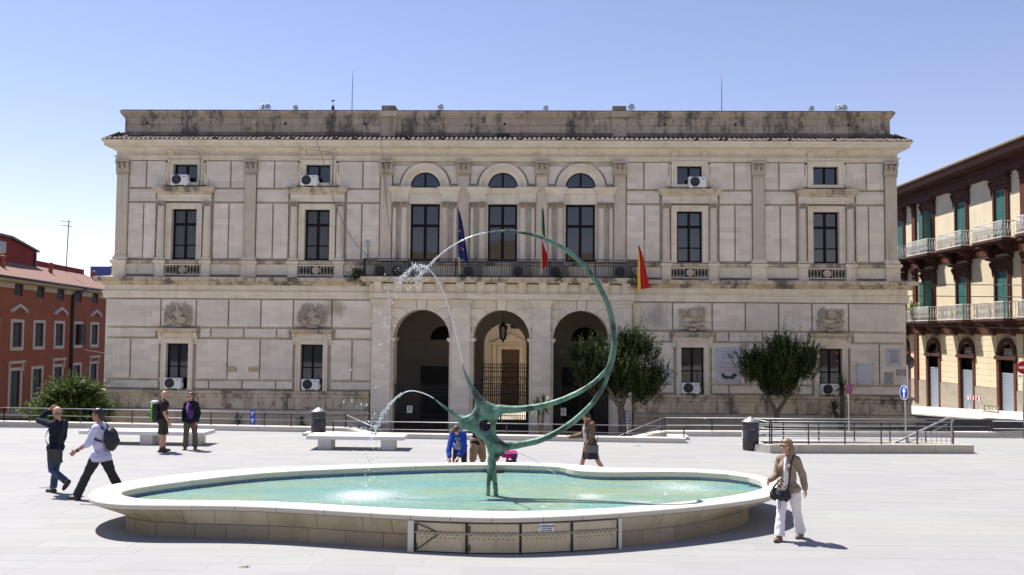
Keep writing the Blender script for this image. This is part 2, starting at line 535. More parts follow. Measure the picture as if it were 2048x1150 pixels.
# kerb stones along the plaza edge
M_kerb = limestone('kerb_limestone', (.60, .56, .50), stain=.3, ochre_amt=.2, streak=.15)
def kerb(p0, p1, h=.165, w=.34, step=1.6, z=0.0, z1=None):
    K = tag(empty('kerb', (p0[0], p0[1], z)), kind='structure')
    d = Vector((p1[0] - p0[0], p1[1] - p0[1])); L = d.length
    K.rotation_euler = (0, 0, math.atan2(d.y, d.x))
    n = max(1, round(L / step)); dz = ((z1 if z1 is not None else z) - z) / n
    for i in range(n):
        a, b = L * i / n + .004, L * (i + 1) / n - .004
        mb = MB(); c = .012
        za, zb = dz * i, dz * (i + 1)
        mb.add([(a, c, h + za), (b, c, h + zb), (b, w, h + zb), (a, w, h + za), (a, 0, h - c + za), (b, 0, h - c + zb), (a, 0, -.3 + za), (b, 0, -.3 + zb), (a, w, -.3 + za), (b, w, -.3 + zb)],
               [(0, 1, 2, 3), (4, 5, 1, 0), (6, 7, 5, 4), (3, 2, 9, 8), (6, 4, 0, 3, 8), (7, 9, 2, 1, 5)])
        mb.build('kerb_stone', M_kerb, K)
kerb((-30, 31.9), (-18.4, 30.95)); kerb((-18.4, 30.95), (-6.15, 29.98))
kerb((-6.2, 29.95), (-5.0, 28.95), z=0, z1=-.12)
kerb((-6.4, 28.62), (4.75, 28.10), h=.155)
kerb((4.35, 30.0), (15.6, 30.75)); kerb((3.1, 28.75), (4.4, 30.0), z=-.12, z1=0)
mb = MB(); mb.box(4.40, 5.0, 29.0, 29.9, -.011, .10); tag(mb.build('step_block', M_kerb), kind='structure')
mb = MB(); mb.box(-7.4, -6.25, 29.0, 29.7, -.011, .08); tag(mb.build('step_block', M_kerb), kind='structure')
for (xa, xb, s) in ((-6.1, -4.4, 1), (2.9, 4.3, -1)):
    st = tag(empty('stone_steps', (0, 0, 0)), kind='structure')
    for k in range(8):
        t0 = k / 8 * 1.7
        x0 = xa + t0 if s > 0 else xb - t0 - .21
        mb = MB(); mb.box(x0, x0 + .21, 28.95, 30.1, -1.6, -.16 * (k + 1)); mb.build('step', M_kerb, st)
mb = MB(); mb.box(-4.4, 2.9, 28.9, 30.4, -1.7, -1.44); tag(mb.build('lower_landing', M_asph), kind='structure')

# pale pavement along the right-hand building, sloping up from the street
M_pav2 = limestone('pale_pavement', (.60, .585, .55), stain=.15, ochre_amt=.1, streak=.0, blocks=None)
def zk(y): return -.84 - .055 * (y - 46.7)
mb = MB()
ys = [20, 28, 34, 40, 46, 52, 58, 66, 72]
vs = []
for y in ys:
    k = min(zk(y), .12)
    vs += [(23.9, y, k - .22), (23.9, y, k), (27.0, y, k + .34), (27.6, y, k + .34)]
mb.add(vs, [(4 * i + q, 4 * i + 4 + q, 4 * i + 5 + q, 4 * i + 1 + q) for i in range(len(ys) - 1) for q in range(3)])
tag(mb.build('pavement', M_pav2), kind='structure')
mb = MB()
for a, b in zip(range(22, 70, 2), range(24, 72, 2)):
    mb.add([(23.77, a + .01, min(zk(a), .12) + .006), (24.07, a + .01, min(zk(a), .12) + .05), (24.07, b - .01, min(zk(b), .12) + .05), (23.77, b - .01, min(zk(b), .12) + .006), (23.77, a + .01, min(zk(a), .12) - .4), (23.77, b - .01, min(zk(b), .12) - .4)],
           [(0, 1, 2, 3), (4, 0, 3, 5)])
tag(mb.build('pavement_kerb', M_kerb), kind='structure')

# unseen pale paving added below the plaza kerb, bounces light onto the facade
M_spav = limestone('bounce_paving_stone', (.46, .43, .38), stain=.2, ochre_amt=.1, streak=0)
mb = MB()
xs = list(range(-34, 15, 4)); ys = [31.2, 34, 37, 40, 43.9]
mb.add([(x, y, zg(x, y) + .03) for y in ys for x in xs], [(j * len(xs) + i, j * len(xs) + i + 1, (j + 1) * len(xs) + i + 1, (j + 1) * len(xs) + i) for j in range(len(ys) - 1) for i in range(len(xs) - 1)])
tag(mb.build('bounce_paving', M_spav), kind='structure')
# small litter blown on the slabs
M_dry = simple('dry_leaf_brown', (.20, .13, .06), .8, var=.3)
for (x, y, L, lab) in ((-10.2, 18.9, .34, 'dry twig lying on the slabs left of the walking men'), (3.1, 27.2, .16, 'brown leaf litter on the slabs before the right end of the middle kerb'), (-4.05, 12.75, .12, 'small yellow leaf on the slabs in front of the fountain'), (6.4, 24.2, .14, 'small dry leaf on the slabs before the sunken stair')):
    t = empty('dry_leaf', (x, y, .002), .3, lab, 'leaf litter')
    rd = random.Random(int(x * 10) + 200); mb = MB()
    mb.tube([(-L / 2, 0, .006), (0, .02, .012), (L / 2, -.01, .006)], .004, 4)
    for k in range(5):
        a = rd.uniform(-L / 2, L / 2); w = rd.uniform(.015, .03)
        mb.add([(a, 0, .01), (a + .03, w, .02), (a + .07, w * .6, .008), (a + .04, -.004, .014)], [(0, 1, 2, 3)])
    mb.build('blade', M_dry, t)
# ------------------------------------------------------------------ the palazzo (local: u along the front, v depth, z up)
X0, Y0 = -1.54, 44.0
PAL = empty('town_hall', (X0, Y0, 0), 0, 'long pale limestone town hall with three arches and a weathered parapet behind the fountain', 'building')
PW, PL_ = 19.2, 19.55                     # half widths, upper and lower storeys
def S2(f):                                # mirror helper
    f(-1); f(1)
MAINW = [-15.78, -9.155, 9.155, 15.78]
LOWW = [-15.87, -9.25, 9.25, 15.87]
CENW = [-3.83, 0.0, 3.83]
PILC = [-5.75, -1.93, 1.93, 5.75]

# core masses (set back behind the fronts)
core = MB()
core.box(-19.05, 19.05, 0.42, 9.0, 6.0, 13.05)
core.box(-19.4, -6.35, 0.22, 9.0, -2.6, 6.0)
core.box(6.35, 19.4, 0.22, 9.0, -2.6, 6.0)
core.box(-6.35, 6.35, 0.75, 9.0, 5.4, 6.0)
core.box(-19.05, -8.0, 9.0, 30, -2.6, 12.5)
core.box(8.0, 19.05, 9.0, 30, -2.6, 12.5)
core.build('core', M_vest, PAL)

def wall_grid(x0, x1, z0, z1, v, holes, depth=0.25):
    # front sheet with rectangular holes and their reveals
    xs = sorted({x0, x1} | {h[0] for h in holes} | {h[1] for h in holes})
    zs = sorted({z0, z1} | {h[2] for h in holes} | {h[3] for h in holes})
    mb = MB()
    for i in range(len(xs) - 1):
        for j in range(len(zs) - 1):
            cx, cz = (xs[i] + xs[i + 1]) / 2, (zs[j] + zs[j + 1]) / 2
            if any(h[0] < cx < h[1] and h[2] < cz < h[3] for h in holes): continue
            mb.add([(xs[i], v, zs[j]), (xs[i + 1], v, zs[j]), (xs[i + 1], v, zs[j + 1]), (xs[i], v, zs[j + 1])], [(0, 1, 2, 3)])
    for (a, b, c, d) in holes:
        q = v + depth
        mb.add([(a, v, c), (a, q, c), (a, q, d), (a, v, d)], [(0, 1, 2, 3)])
        mb.add([(b, v, c), (b, v, d), (b, q, d), (b, q, c)], [(0, 1, 2, 3)])
        mb.add([(a, v, d), (a, q, d), (b, q, d), (b, v, d)], [(0, 1, 2, 3)])
        mb.add([(a, v, c), (b, v, c), (b, q, c), (a, q, c)], [(0, 1, 2, 3)])
    # outer returns
    mb.add([(x0, v, z0), (x0, v, z1), (x0, v + 0.6, z1), (x0, v + 0.6, z0)], [(0, 1, 2, 3)])
    mb.add([(x1, v, z0), (x1, v + 0.6, z0), (x1, v + 0.6, z1), (x1, v, z1)], [(0, 1, 2, 3)])
    return mb

V_UP, V_LO = 0.06, -0.14                  # recessed joint planes
holes_u = [(c - .625, c + .625, 6.9, 9.42) for c in MAINW] + [(c - .61, c + .61, 10.74, 11.64) for c in MAINW] + [(c - .72, c + .72, 6.9, 9.72) for c in CENW]
wall_grid(-PW, PW, 6.02, 12.3, V_UP + .10, holes_u, 0.22).build('upper_wall', M_wall, PAL)
holes_l = [(c - .55, c + .55, 0.47, 2.74) for c in LOWW]
wall_grid(-PL_, -6.3, -2.6, 5.75, V_LO + .10, [h for h in holes_l if h[0] < 0], 0.3).build('lower_wall', M_wall, PAL)
wall_grid(6.3, PL_, -2.6, 5.75, V_LO + .10, [h for h in holes_l if h[0] > 0], 0.3).build('lower_wall', M_wall, PAL)

# ---- rusticated panels: every panel is its own stone with open joints
def panel(x0, x1, z0, z1, v, g=0.032, d=0.07):
    mb = MB()
    mb.cbox(x0 + g, x1 - g, v - d, v + 0.102, z0 + g, z1 - g, 0.018)
    mb.build('stone_panel', M_wall, PAL)
def row(edges, z0, z1, v, skip=()):
    for a, b in zip(edges[:-1], edges[1:]):
        if any(abs(a - s) < 0.01 for s in skip): continue
        panel(a, b, z0, z1, v)
for s in (-1, 1):
    def E_(*xs): return sorted(s * x for x in xs)
    # lower storey
    row(E_(6.32, 8.3, 10.2, 11.8, 13.4, 15.0, 16.75, 19.5), 3.56, 4.95, V_LO)
    row(E_(10.35, 11.0, 12.62, 14.25, 14.8), 3.04, 3.53, V_LO)
    row(E_(6.32, 8.15), 3.04, 3.53, V_LO); row(E_(16.95, 19.5), 3.04, 3.53, V_LO)
    row(E_(10.15, 11.8, 13.4, 14.97), 1.0, 3.01, V_LO)
    row(E_(6.32, 7.28, 8.35), 1.0, 3.01, V_LO); row(E_(16.77, 18.2, 19.5), 1.0, 3.01, V_LO)
    row(E_(10.15, 11.0, 12.65, 14.3, 14.97), 0.54, 0.97, V_LO)
    row(E_(6.32, 8.35), 0.54, 0.97, V_LO); row(E_(16.77, 19.5), 0.54, 0.97, V_LO)
    # upper storey
    for (z0, z1, js, hw) in ((10.46, 11.84, (6.93, 11.34, 13.52, 17.75), 0.98), (9.76, 10.43, (), 1.42), (6.92, 9.73, (6.95, 11.37, 13.57, 17.84), 1.42)):
        for (a, b) in ((6.05, 9.155 - hw), (9.155 + hw, 12.22), (12.78, 15.78 - hw), (15.78 + hw, 18.62)):
            row(E_(*([a] + [j for j in js if a + .2 < j < b - .2] + [b])), z0, z1, V_UP)

# ---- mouldings that wrap the front and the returns
def wrap(name, hw, v, prof, mat, back=1.5, parent=PAL):
    mb = MB()
    mb.sweep([(-hw, v + back), (-hw, v), (hw, v), (hw, v + back)], [(o, z) for o, z in prof])
    return mb.build(name, mat, parent)
def run(name, x0, x1, v, prof, mat, parent=PAL):
    mb = MB()
    mb.sweep([(x0, v), (x1, v)], prof)
    return mb.build(name, mat, parent)
for sx in (-1, 1):
    xs = sorted((sx * 6.4, sx * PL_))
    def side(name, prof, mat):
        if sx < 0: path = [(-PL_, V_LO + 1.5), (-PL_, V_LO), (-6.4, V_LO)]
        else: path = [(6.4, V_LO), (PL_, V_LO), (PL_, V_LO + 1.5)]
        mb = MB(); mb.sweep(path, prof); mb.build(name, mat, PAL)
    side('plinth', [(0.0, -2.6), (0.22, -2.6), (0.22, -0.66), (0.30, -0.62), (0.30, -0.50), (0.24, -0.44), (0.0, -0.40)], M_plinth)
    side('plinth_ledge', [(0.0, -0.40), (0.10, -0.396), (0.10, 0.14), (0.15, 0.18), (0.15, 0.30), (0.22, 0.34), (0.25, 0.40), (0.25, 0.46), (0.0, 0.52)], M_sill)
    side('lower_architrave', [(0.0, 4.97), (0.08, 4.97), (0.08, 5.12), (0.10, 5.125), (0.10, 5.25), (0.14, 5.28), (0.14, 5.32), (0.05, 5.33), (0.05, 5.62), (0.0, 5.63)], M_trim)
    side('lower_cornice', [(0.0, 5.62), (0.10, 5.62), (0.14, 5.68), (0.20, 5.72), (0.24, 5.80), (0.42, 5.82), (0.42, 5.90), (0.46, 5.94), (0.46, 5.99), (0.0, 6.05)], M_sill)
    # pedestal panels of the plinth
    for c in (9.25, 15.87):
        for x, w in ((sx * c - .95, .30), (sx * c + .95, .30)):
            mb = MB(); mb.cbox(x - w / 2, x + w / 2, V_LO - 0.17, V_LO, -0.38, 0.15, 0.02); mb.build('pedestal', M_plinth, PAL)
        mb = MB(); mb.cbox(sx * c - .52, sx * c + .52, V_LO - 0.13, V_LO, -0.28, 0.06, 0.02); mb.build('sunk_panel', M_plinth, PAL)
# weathered relief margin of the podium under the balusters, upper dado
wrap('dado', PW + 0.0, V_UP, [(0.0, 6.13), (0.09, 6.15), (0.09, 6.66), (0.0, 6.67)], M_trim)
wrap('dado_foot', PW, V_UP, [(0.0, 6.015), (0.20, 6.02), (0.17, 6.09), (0.12, 6.13), (0.0, 6.14)], M_crust)
wrap('dado_rail', PW, V_UP, [(0.0, 6.66), (0.12, 6.66), (0.16, 6.71), (0.20, 6.73), (0.20, 6.82), (0.0, 6.87)], M_sill)
def pedestal(x0, x1):
    mb = MB()
    mb.cbox(x0, x1, V_UP - 0.22, V_UP, 6.03, 6.66, 0.012)
    mb.box(x0 - .04, x1 + .04, V_UP - 0.28, V_UP, 6.66, 6.72); mb.box(x0 - .07, x1 + .07, V_UP - 0.31, V_UP, 6.722, 6.84)
    mb.box(x0 - .03, x1 + .03, V_UP - 0.26, V_UP, 6.028, 6.12)
    mb.build('pedestal', M_trim, PAL)
for c in MAINW:
    for s in (-1, 1): pedestal(c + s * 1.14 - .22, c + s * 1.14 + .22)
for s in (-1, 1):
    pedestal(s * 12.5 - .36, s * 12.5 + .36)
    pedestal(min(s * 18.62, s * 19.28), max(s * 18.62, s * 19.28))
# pierced balustrade panels under the windows
for c in MAINW:
    bp = MB()
    bp.box(c - .90, c + .90, V_UP - .20, V_UP - .10, 6.12, 6.17); bp.box(c - .90, c + .90, V_UP - .20, V_UP - .10, 6.60, 6.65)
    bp.box(c - .90, c + .90, V_UP - .094, V_UP - .092, 6.17, 6.60)
    bo = bp.build('balustrade_frame', M_trim, PAL)
    back = MB(); back.box(c - .885, c + .885, V_UP - .098, V_UP - .096, 6.18, 6.59); back.build('balustrade_recess', M_fanhole, bo)
    bl = MB()
    for s in (-1, 1):
        for k in range(8):
            x = c + s * (.27 + k * .080)
            zc = 6.385
            a = .034 if k % 2 else -.034
            bl.prism([(x - .016, 6.17), (x + .016, 6.17), (x + a + .018, 6.30), (x + a + .020, zc), (x + a + .018, 6.47), (x + .016, 6.60), (x - .016, 6.60), (x + a - .018, 6.47), (x + a - .020, zc), (x + a - .018, 6.30)], V_UP - .19, V_UP - .12)
    bl.build('baluster_lattice', M_orn, bo, 'stuff')
    ro = MB(); ro.prism([(c + .20 * math.cos(R(a)), 6.385 + .20 * math.sin(R(a))) for a in range(22, 382, 45)], V_UP - .20, V_UP - .12)
    ro.prism([(c + .13 * math.cos(R(a)), 6.385 + .13 * math.sin(R(a))) for a in range(0, 360, 30)], V_UP - .225, V_UP - .2)
    ro.build('rosette', M_orn, bo)

# ---- entablature, main cornice
wrap('architrave', PW, V_UP, [(0, 11.84), (.09, 11.84), (.09, 11.93), (.12, 11.935), (.12, 12.0), (.17, 12.03), (.19, 12.06), (.0, 12.07)], M_trim)
wrap('frieze', PW, V_UP, [(0.0, 12.05), (.07, 12.06), (.07, 12.30), (0.0, 12.31)], M_trim)
wrap('main_cornice', PW, V_UP, [(0, 12.28), (.10, 12.28), (.14, 12.33), (.20, 12.36), (.26, 12.43), (.50, 12.49), (.52, 12.52), (.52, 12.63), (.57, 12.66), (.62, 12.74), (.62, 12.77), (0, 12.80)], M_trim, back=9)
dn = MB()
for i in range(300):
    x = -19.2 + 38.4 * (i + .5) / 300
    dn.box(x - .035, x + .035, V_UP - .185, V_UP - .1, 12.072, 12.11)
dn.build('dentil_course', M_trim, PAL, 'stuff')
for c in MAINW:                            # console blocks over the attic windows
    for s in (-1, 1):
        x = c + s * .735
        mb = MB()
        mb.prism([(V_UP - .09, 12.06), (V_UP - .14, 12.07), (V_UP - .17, 12.2), (V_UP - .24, 12.26), (V_UP - .24, 12.30), (V_UP, 12.30), (V_UP, 12.06)][::-1], x - .13, x + .13, 'x')
        mb.box(x - .16, x + .16, V_UP - .26, V_UP, 12.301, 12.34)
        for k in (-.07, 0.02): mb.box(x + k, x + k + .05, V_UP - .20, V_UP - .1, 12.09, 12.2)
        mb.build('frieze_console', M_trim, PAL)

# ---- tiled pent roof along the eaves: every eaves tile by itself
deck = MB()
deck.add([(-19.85, -.53, 12.79), (19.85, -.53, 12.79), (18.9, .5, 13.16), (-18.9, .5, 13.16), (-19.85, 9, 12.79), (19.85, 9, 12.79), (18.9, 9, 13.16), (-18.9, 9, 13.16)],
         [(0, 1, 2, 3), (0, 3, 7, 4), (1, 5, 6, 2)])
deck.build('roof_deck', M_tile, PAL)
def tile_mesh():
    mb = MB()
    n = 6; L = 1.05
    for (y, z, r) in (): pass
    ring = []
    vs = []; fs = []
    for j, (y, z, r) in enumerate(((-.60, 12.80, .085), (-.02, 13.005, .078), (.45, 13.18, .072))):
        for k in range(n + 1):
            a = math.pi * k / n
            vs.append((r * math.cos(a), y, z + r * .9 * math.sin(a)))
    for j in range(2):
        for k in range(n):
            a = j * (n + 1) + k
            fs.append((a, a + 1, a + n + 2, a + n + 1))
    mb.add(vs, fs, True)
    return mb.mesh('roof_tile', M_tile)
def cap_mesh():
    mb = MB(); n = 6
    vs = [(.086 * math.cos(math.pi * k / n), -.612, 12.795 + .082 * math.sin(math.pi * k / n)) for k in range(n + 1)]
    mb.add(vs, [tuple(range(n + 1))[::-1]])
    mb.add([(p[0] * .98, -.57, p[2]) for p in vs] + vs, [(k, k + 1, n + 2 + k, n + 1 + k) for k in range(n)])
    return mb.mesh('mortar_cap', M_tilecap)
tm, cm = tile_mesh(), cap_mesh()
NT_ = 166
rr = random.Random(3)
for i in range(NT_):
    x = -19.72 + 39.44 * (i + .5) / NT_
    t = mobj('roof_tile', tm, PAL)
    t.location = (x + rr.uniform(-.012, .012), rr.uniform(-.02, .015), rr.uniform(-.008, .012))
    t.rotation_euler = (0, 0, rr.uniform(-.012, .012))
    if rr.random() > .13:
        mobj('mortar_cap', cm, t)
side_t = MB()
for s in (-1, 1):
    for k in range(20):
        y = -.3 + k * .24
        side_t.tube([(s * 19.86, y, 12.82), (s * 19.0, y, 13.14)], .078, 6)
side_t.build('hip_tiles', M_tile, PAL, 'stuff')

# ---- attic parapet
ATV = 0.42
wrap('attic_base', 19.1, ATV, [(0, 13.0), (.10, 13.0), (.10, 13.30), (.05, 13.34), (0, 13.345)], M_crust, back=8)
attic = MB()
attic.box(-19.1, 19.1, ATV, ATV + .6, 13.0, 14.2)
attic.build('attic_wall', M_attic, PAL)
ra = random.Random(11)
for k, (za, zb) in enumerate(((13.35, 13.73), (13.735, 14.10))):   # coursed parapet stones
    x = -19.09
    while x < 19.08:
        w = ra.uniform(.75, 1.45)
        x2 = min(x + w, 19.09)
        if 19.09 - x2 < .5: x2 = 19.09
        clash = [p for p in (-5.75, 5.75) if x < p + .42 and x2 > p - .42]
        if not clash or True:
            mb = MB(); mb.cbox(x + .006, x2 - .006, ATV - .025 - ra.uniform(0, .012), ATV + .001, za + .004, zb - .004, .008)
            mb.build('parapet_stone', M_attic, PAL)
        x = x2
wrap('attic_coping', 19.1, ATV, [(0, 14.1), (.06, 14.1), (.08, 14.16), (.14, 14.2), (.14, 14.26), (.20, 14.30), (.20, 14.40), (0, 14.42)], M_attic, back=8)
cop = MB(); cop.box(-19.26, 19.26, ATV - .16, ATV + .6, 14.405, 14.46); cop.build('attic_crust', M_crust, PAL)
for s in (-1, 1):
    mb = MB()
    mb.box(s * 5.75 - .36, s * 5.75 + .36, ATV - .07, ATV, 13.35, 14.12)
    mb.box(s * 5.75 - .36, s * 5.75 + .36, ATV - .17, ATV, 13.0, 13.36)
    mb.box(s * 5.75 - .44, s * 5.75 + .44, ATV - .24, ATV + .62, 14.12, 14.42)
    mb.build('parapet_pier', M_attic, PAL)
    mb = MB(); mb.box(s * 5.75 - .34, s * 5.75 + .34, ATV - .2, ATV + .6, 14.462, 14.68); mb.build('pier_cap', M_crust, PAL)
mb = MB(); mb.box(-.35, .35, ATV - .112, ATV - .1, 13.1, 13.3); mb.build('drain_opening', M_fanhole, PAL)
for x in (-17.95, -10.95, -6.95, .05, 8.0, 11.5, 17.05):
    mb = MB(); mb.tube([(x, ATV - .05, 13.8), (x, ATV - .035, 13.8)], .07, 8); mb.tube([(x + .02, ATV - .1, 13.79), (x + .02, ATV, 13.79)], .035, 6); mb.build('drain_spout', M_fanhole, PAL)

# ---- pilasters, capitals
def fluted(mb, x, w, v, z0, z1, nf, d=0.10, gd=0.022):
    # cross-section with flutes, extruded vertically
    pts = [(x - w / 2, v)]
    pts.append((x - w / 2, v - d))
    fw = w / (nf * 1.55 + .55)
    for k in range(nf):
        a = x - w / 2 + fw * .55 + k * fw * 1.55
        pts += [(a, v - d), (a + fw * .15, v - d + gd), (a + fw * .85, v - d + gd), (a + fw, v - d)]
    pts += [(x + w / 2, v - d), (x + w / 2, v)]
    mb.prism(pts, z0, z1, 'z')
    return mb
def capital(mb, x, w, v, z0, z1, d=0.12):
    h = z1 - z0
    mb.box(x - w * .56, x + w * .56, v - d - .03, v, z0 - .03, z0 + .03)
    # bell
    mb.add([(x - w * .42, v - d * .35, z0 + .03), (x + w * .42, v - d * .35, z0 + .03), (x + w * .50, v - d * .6, z1 - h * .16), (x - w * .50, v - d * .6, z1 - h * .16),
            (x - w * .46, v, z0 + .03), (x + w * .46, v, z0 + .03), (x + w * .56, v, z1 - h * .16), (x - w * .56, v, z1 - h * .16)],
           [(0, 1, 2, 3), (0, 3, 7, 4), (1, 5, 6, 2), (2, 6, 7, 3)])
    def leaf(cx, zb, hh, ww, out):
        fr = v - d * .5
        P = [(-.5, 0, 0), (.5, 0, 0), (.62, .35, .25), (.45, .7, .55), (.3, .95, 1.0), (-.3, .95, 1.0), (-.45, .7, .55), (-.62, .35, .25), (0, 1.0, 1.25), (0, .4, .55), (.0, .85, 1.35)]
        vs = [(cx + p[0] * ww, fr - p[2] * out, zb + p[1] * hh) for p in P]
        vs[10] = (cx, fr - 1.45 * out, zb + .82 * hh)
        mb.add(vs, [(0, 1, 9), (1, 2, 9), (2, 3, 9), (3, 4, 9), (4, 8, 9), (8, 5, 9), (5, 6, 9), (6, 7, 9), (7, 0, 9), (4, 10, 8), (8, 10, 5)])
    lw = w * .30
    for cx in (-.30, .30): leaf(x + w * cx, z0 + .03, h * .42, lw, .11)
    for cx in (-.46, 0, .46): leaf(x + w * cx, z0 + .05, h * .66, lw * .95, .13)
    for s in (-1, 1):                      # volutes and stems
        mb.tube([(x + s * w * .50, v - d * 1.7, z1 - h * .26), (x + s * w * .50, v - d * .6, z1 - h * .26)], w * .13, 8)
        mb.tube([(x + s * w * .13, v - d * 1.5, z1 - h * .27), (x + s * w * .13, v - d * .6, z1 - h * .27)], w * .08, 8)
        mb.tube([(x + s * w * .3, v - d * 1.1, z0 + h * .55), (x + s * w * .36, v - d * 1.45, z1 - h * .3), (x + s * w * .5, v - d * 1.7, z1 - h * .17)], w * .045, 5)
    mb.box(x - w * .64, x + w * .64, v - d * 1.75, v, z1 - h * .14, z1)
    mb.ell((x, v - d * 1.8, z1 - h * .1), (w * .12, .04, h * .1), 8, 5)
    return mb
def pilaster(x, w=.54, d=.10):
    mb = MB(); fluted(mb, x, w, V_UP - .075, 7.09, 11.10, 6, d, .03); p = mb.build('pilaster', M_shaft, PAL)
    mb = MB()
    mb.box(x - w * .66, x + w * .66, V_UP - .27, V_UP - .02, 6.872, 6.96); mb.box(x - w * .60, x + w * .60, V_UP - .235, V_UP - .02, 6.96, 7.03); mb.box(x - w * .55, x + w * .55, V_UP - .205, V_UP - .02, 7.03, 7.09)
    mb.build('pilaster_base', M_shaft, p)
    mb = MB(); capital(mb, x, w, V_UP - .075, 11.12, 11.84); mb.build('pilaster_capital', M_orn, p)
for x in PILC + [-12.5, 12.5, -18.91, 18.91]: pilaster(x)

# ---- window joinery
def pane_window(parent, x0, x1, z0, z1, v, cols, rows, fr=.07, mull=.09, glass=M_glass, trans=None, name='window'):
    # rows: list of z splits; frame pieces and glass panes
    w = MB()
    w.box(x0, x0 + fr, v - .05, v + .03, z0, z1); w.box(x1 - fr, x1, v - .05, v + .03, z0, z1)
    w.box(x0 + fr, x1 - fr, v - .05, v + .03, z1 - fr, z1); w.box(x0 + fr, x1 - fr, v - .05, v + .03, z0, z0 + fr)
    xs = [x0 + fr] + [x0 + (x1 - x0) * c for c in cols] + [x1 - fr]
    zs = [z0 + fr] + list(rows) + [z1 - fr]
    for c in xs[1:-1]: w.box(c - mull / 2, c + mull / 2, v - .055, v + .03, z0 + fr, z1 - fr)
    for i, r in enumerate(rows):
        t = (trans or [.05] * len(rows))[i]
        for a, b in zip(xs[:-1], xs[1:]):
            w.box(a + (mull / 2 if a != xs[0] else 0), b - (mull / 2 if b != xs[-1] else 0), v - .045, v + .03, r - t / 2, r + t / 2)
    o = w.build(name, M_frame, parent)
    for a, b in zip(xs[:-1], xs[1:]):
        for c, d in zip(zs[:-1], zs[1:]):
            g = MB(); e = .002
            g.box(a + e, b - e, v - .012, v + .012, c + e, d - e)
            g.build('pane', glass, o)
    return o
def surround(x, hw, z0, z1, v, bw, d=.10, bottom=False, parent=PAL, mat=M_trim, hwi=None):
    # moulded architrave round an opening
    hwi = hwi or hw - bw
    mb = MB()
    for s in (-1, 1):
        a, b = sorted((x + s * hwi, x + s * hw))
        mb.box(a, b, v - d, v, z0, z1 - bw)
        a, b = sorted((x + s * (hw - .07), x + s * (hw + .0)))
        mb.box(a, b, v - d - .04, v - d, z0, z1 - .07)
    mb.box(x - hw, x + hw, v - d, v, z1 - bw, z1); mb.box(x - hw, x + hw, v - d - .04, v - d, z1 - .07, z1)
    if bottom: mb.box(x - hw, x + hw, v - d, v, z0 - .16, z0 - .002)
    return mb.build('window_surround', mat, parent)
def column(x, w, z0, z1, v, capz, parent):
    mb = MB()
    mb.box(x - w * .62, x + w * .62, v - .26, v, z0, z0 + .07); mb.lathe([(w * .6, z0 + .07), (w * .6, z0 + .12), (w * .5, z0 + .15)], (x, v - .08, 0), 12, 180, 360)
    mb.lathe([(w * .5, z0 + .15), (w * .5, z0 + 1.0), (w * .44, capz)], (x, v - .08, 0), 12, 180, 360)
    c = mb.build('half_column', M_shaft, parent)
    mb = MB(); capital(mb, x, w * .9, v - .04, capz + .02, z1, .14); mb.build('column_capital', M_orn, parent)
rw = random.Random(5)
for i, c in enumerate(MAINW):
    W = pane_window(PAL, c - .625, c + .625, 6.9, 9.42, V_UP + .2, (.5,), (7.62, 8.66), .09, .12, (M_glassc, M_glassc, M_glass, M_glass2)[i], (.06, .13), name='storey_window')
    surround(c, .90, 6.88, 9.68, V_UP, .28, .12, parent=W, hwi=.625)
    for s in (-1, 1): column(c + s * 1.15, .38, 6.875, 9.78, V_UP - .02, 9.52, W)
    mb = MB()
    mb.box(c - 1.36, c + 1.36, V_UP - .20, V_UP, 9.785, 9.90); mb.box(c - 1.34, c + 1.34, V_UP - .18, V_UP, 9.90, 10.16)
    mb.build('window_entablature', M_trim, W)
    mb = MB()
    mb.sweep([(c - 1.34, V_UP), (c - 1.34, V_UP - .18), (c + 1.34, V_UP - .18), (c + 1.34, V_UP)], [(0, 10.13), (.05, 10.16), (.07, 10.23), (.14, 10.27), (.16, 10.36), (.22, 10.40), (.24, 10.47), (-.1, 10.50)])
    mb.build('window_cornice', M_sill, W)
    mb = MB()
    for k in range(24):
        x = c - 1.3 + 2.6 * (k + .5) / 24
        mb.box(x - .03, x + .03, V_UP - .26, V_UP - .18, 10.165, 10.225)
    mb.build('dentil_row', M_trim, W, 'stuff')
    # attic window above
    A = pane_window(PAL, c - .61, c + .61, 10.74, 11.64, V_UP + .2, (.5,), (), .06, .10, name='attic_window')
    surround(c, .88, 10.74, 11.86, V_UP, .22, .12, True, A, hwi=.61)
    for s in (-1, 1):
        mb = MB()
        P = [(.90, 10.62), (1.14, 10.62), (1.20, 10.72), (1.19, 10.86), (1.10, 10.98), (1.02, 11.12), (.98, 11.3), (.98, 11.62), (1.03, 11.70), (.90, 11.72)]
        P = [(c + s * a, z) for a, z in P]
        mb.prism(P if s > 0 else P[::-1], V_UP - .10, V_UP)
        mb.tube([(c + s * 1.06, V_UP - .15, 10.77), (c + s * 1.06, V_UP - .08, 10.77)], .115, 12)
        mb.build('scroll_console', M_trim, A)
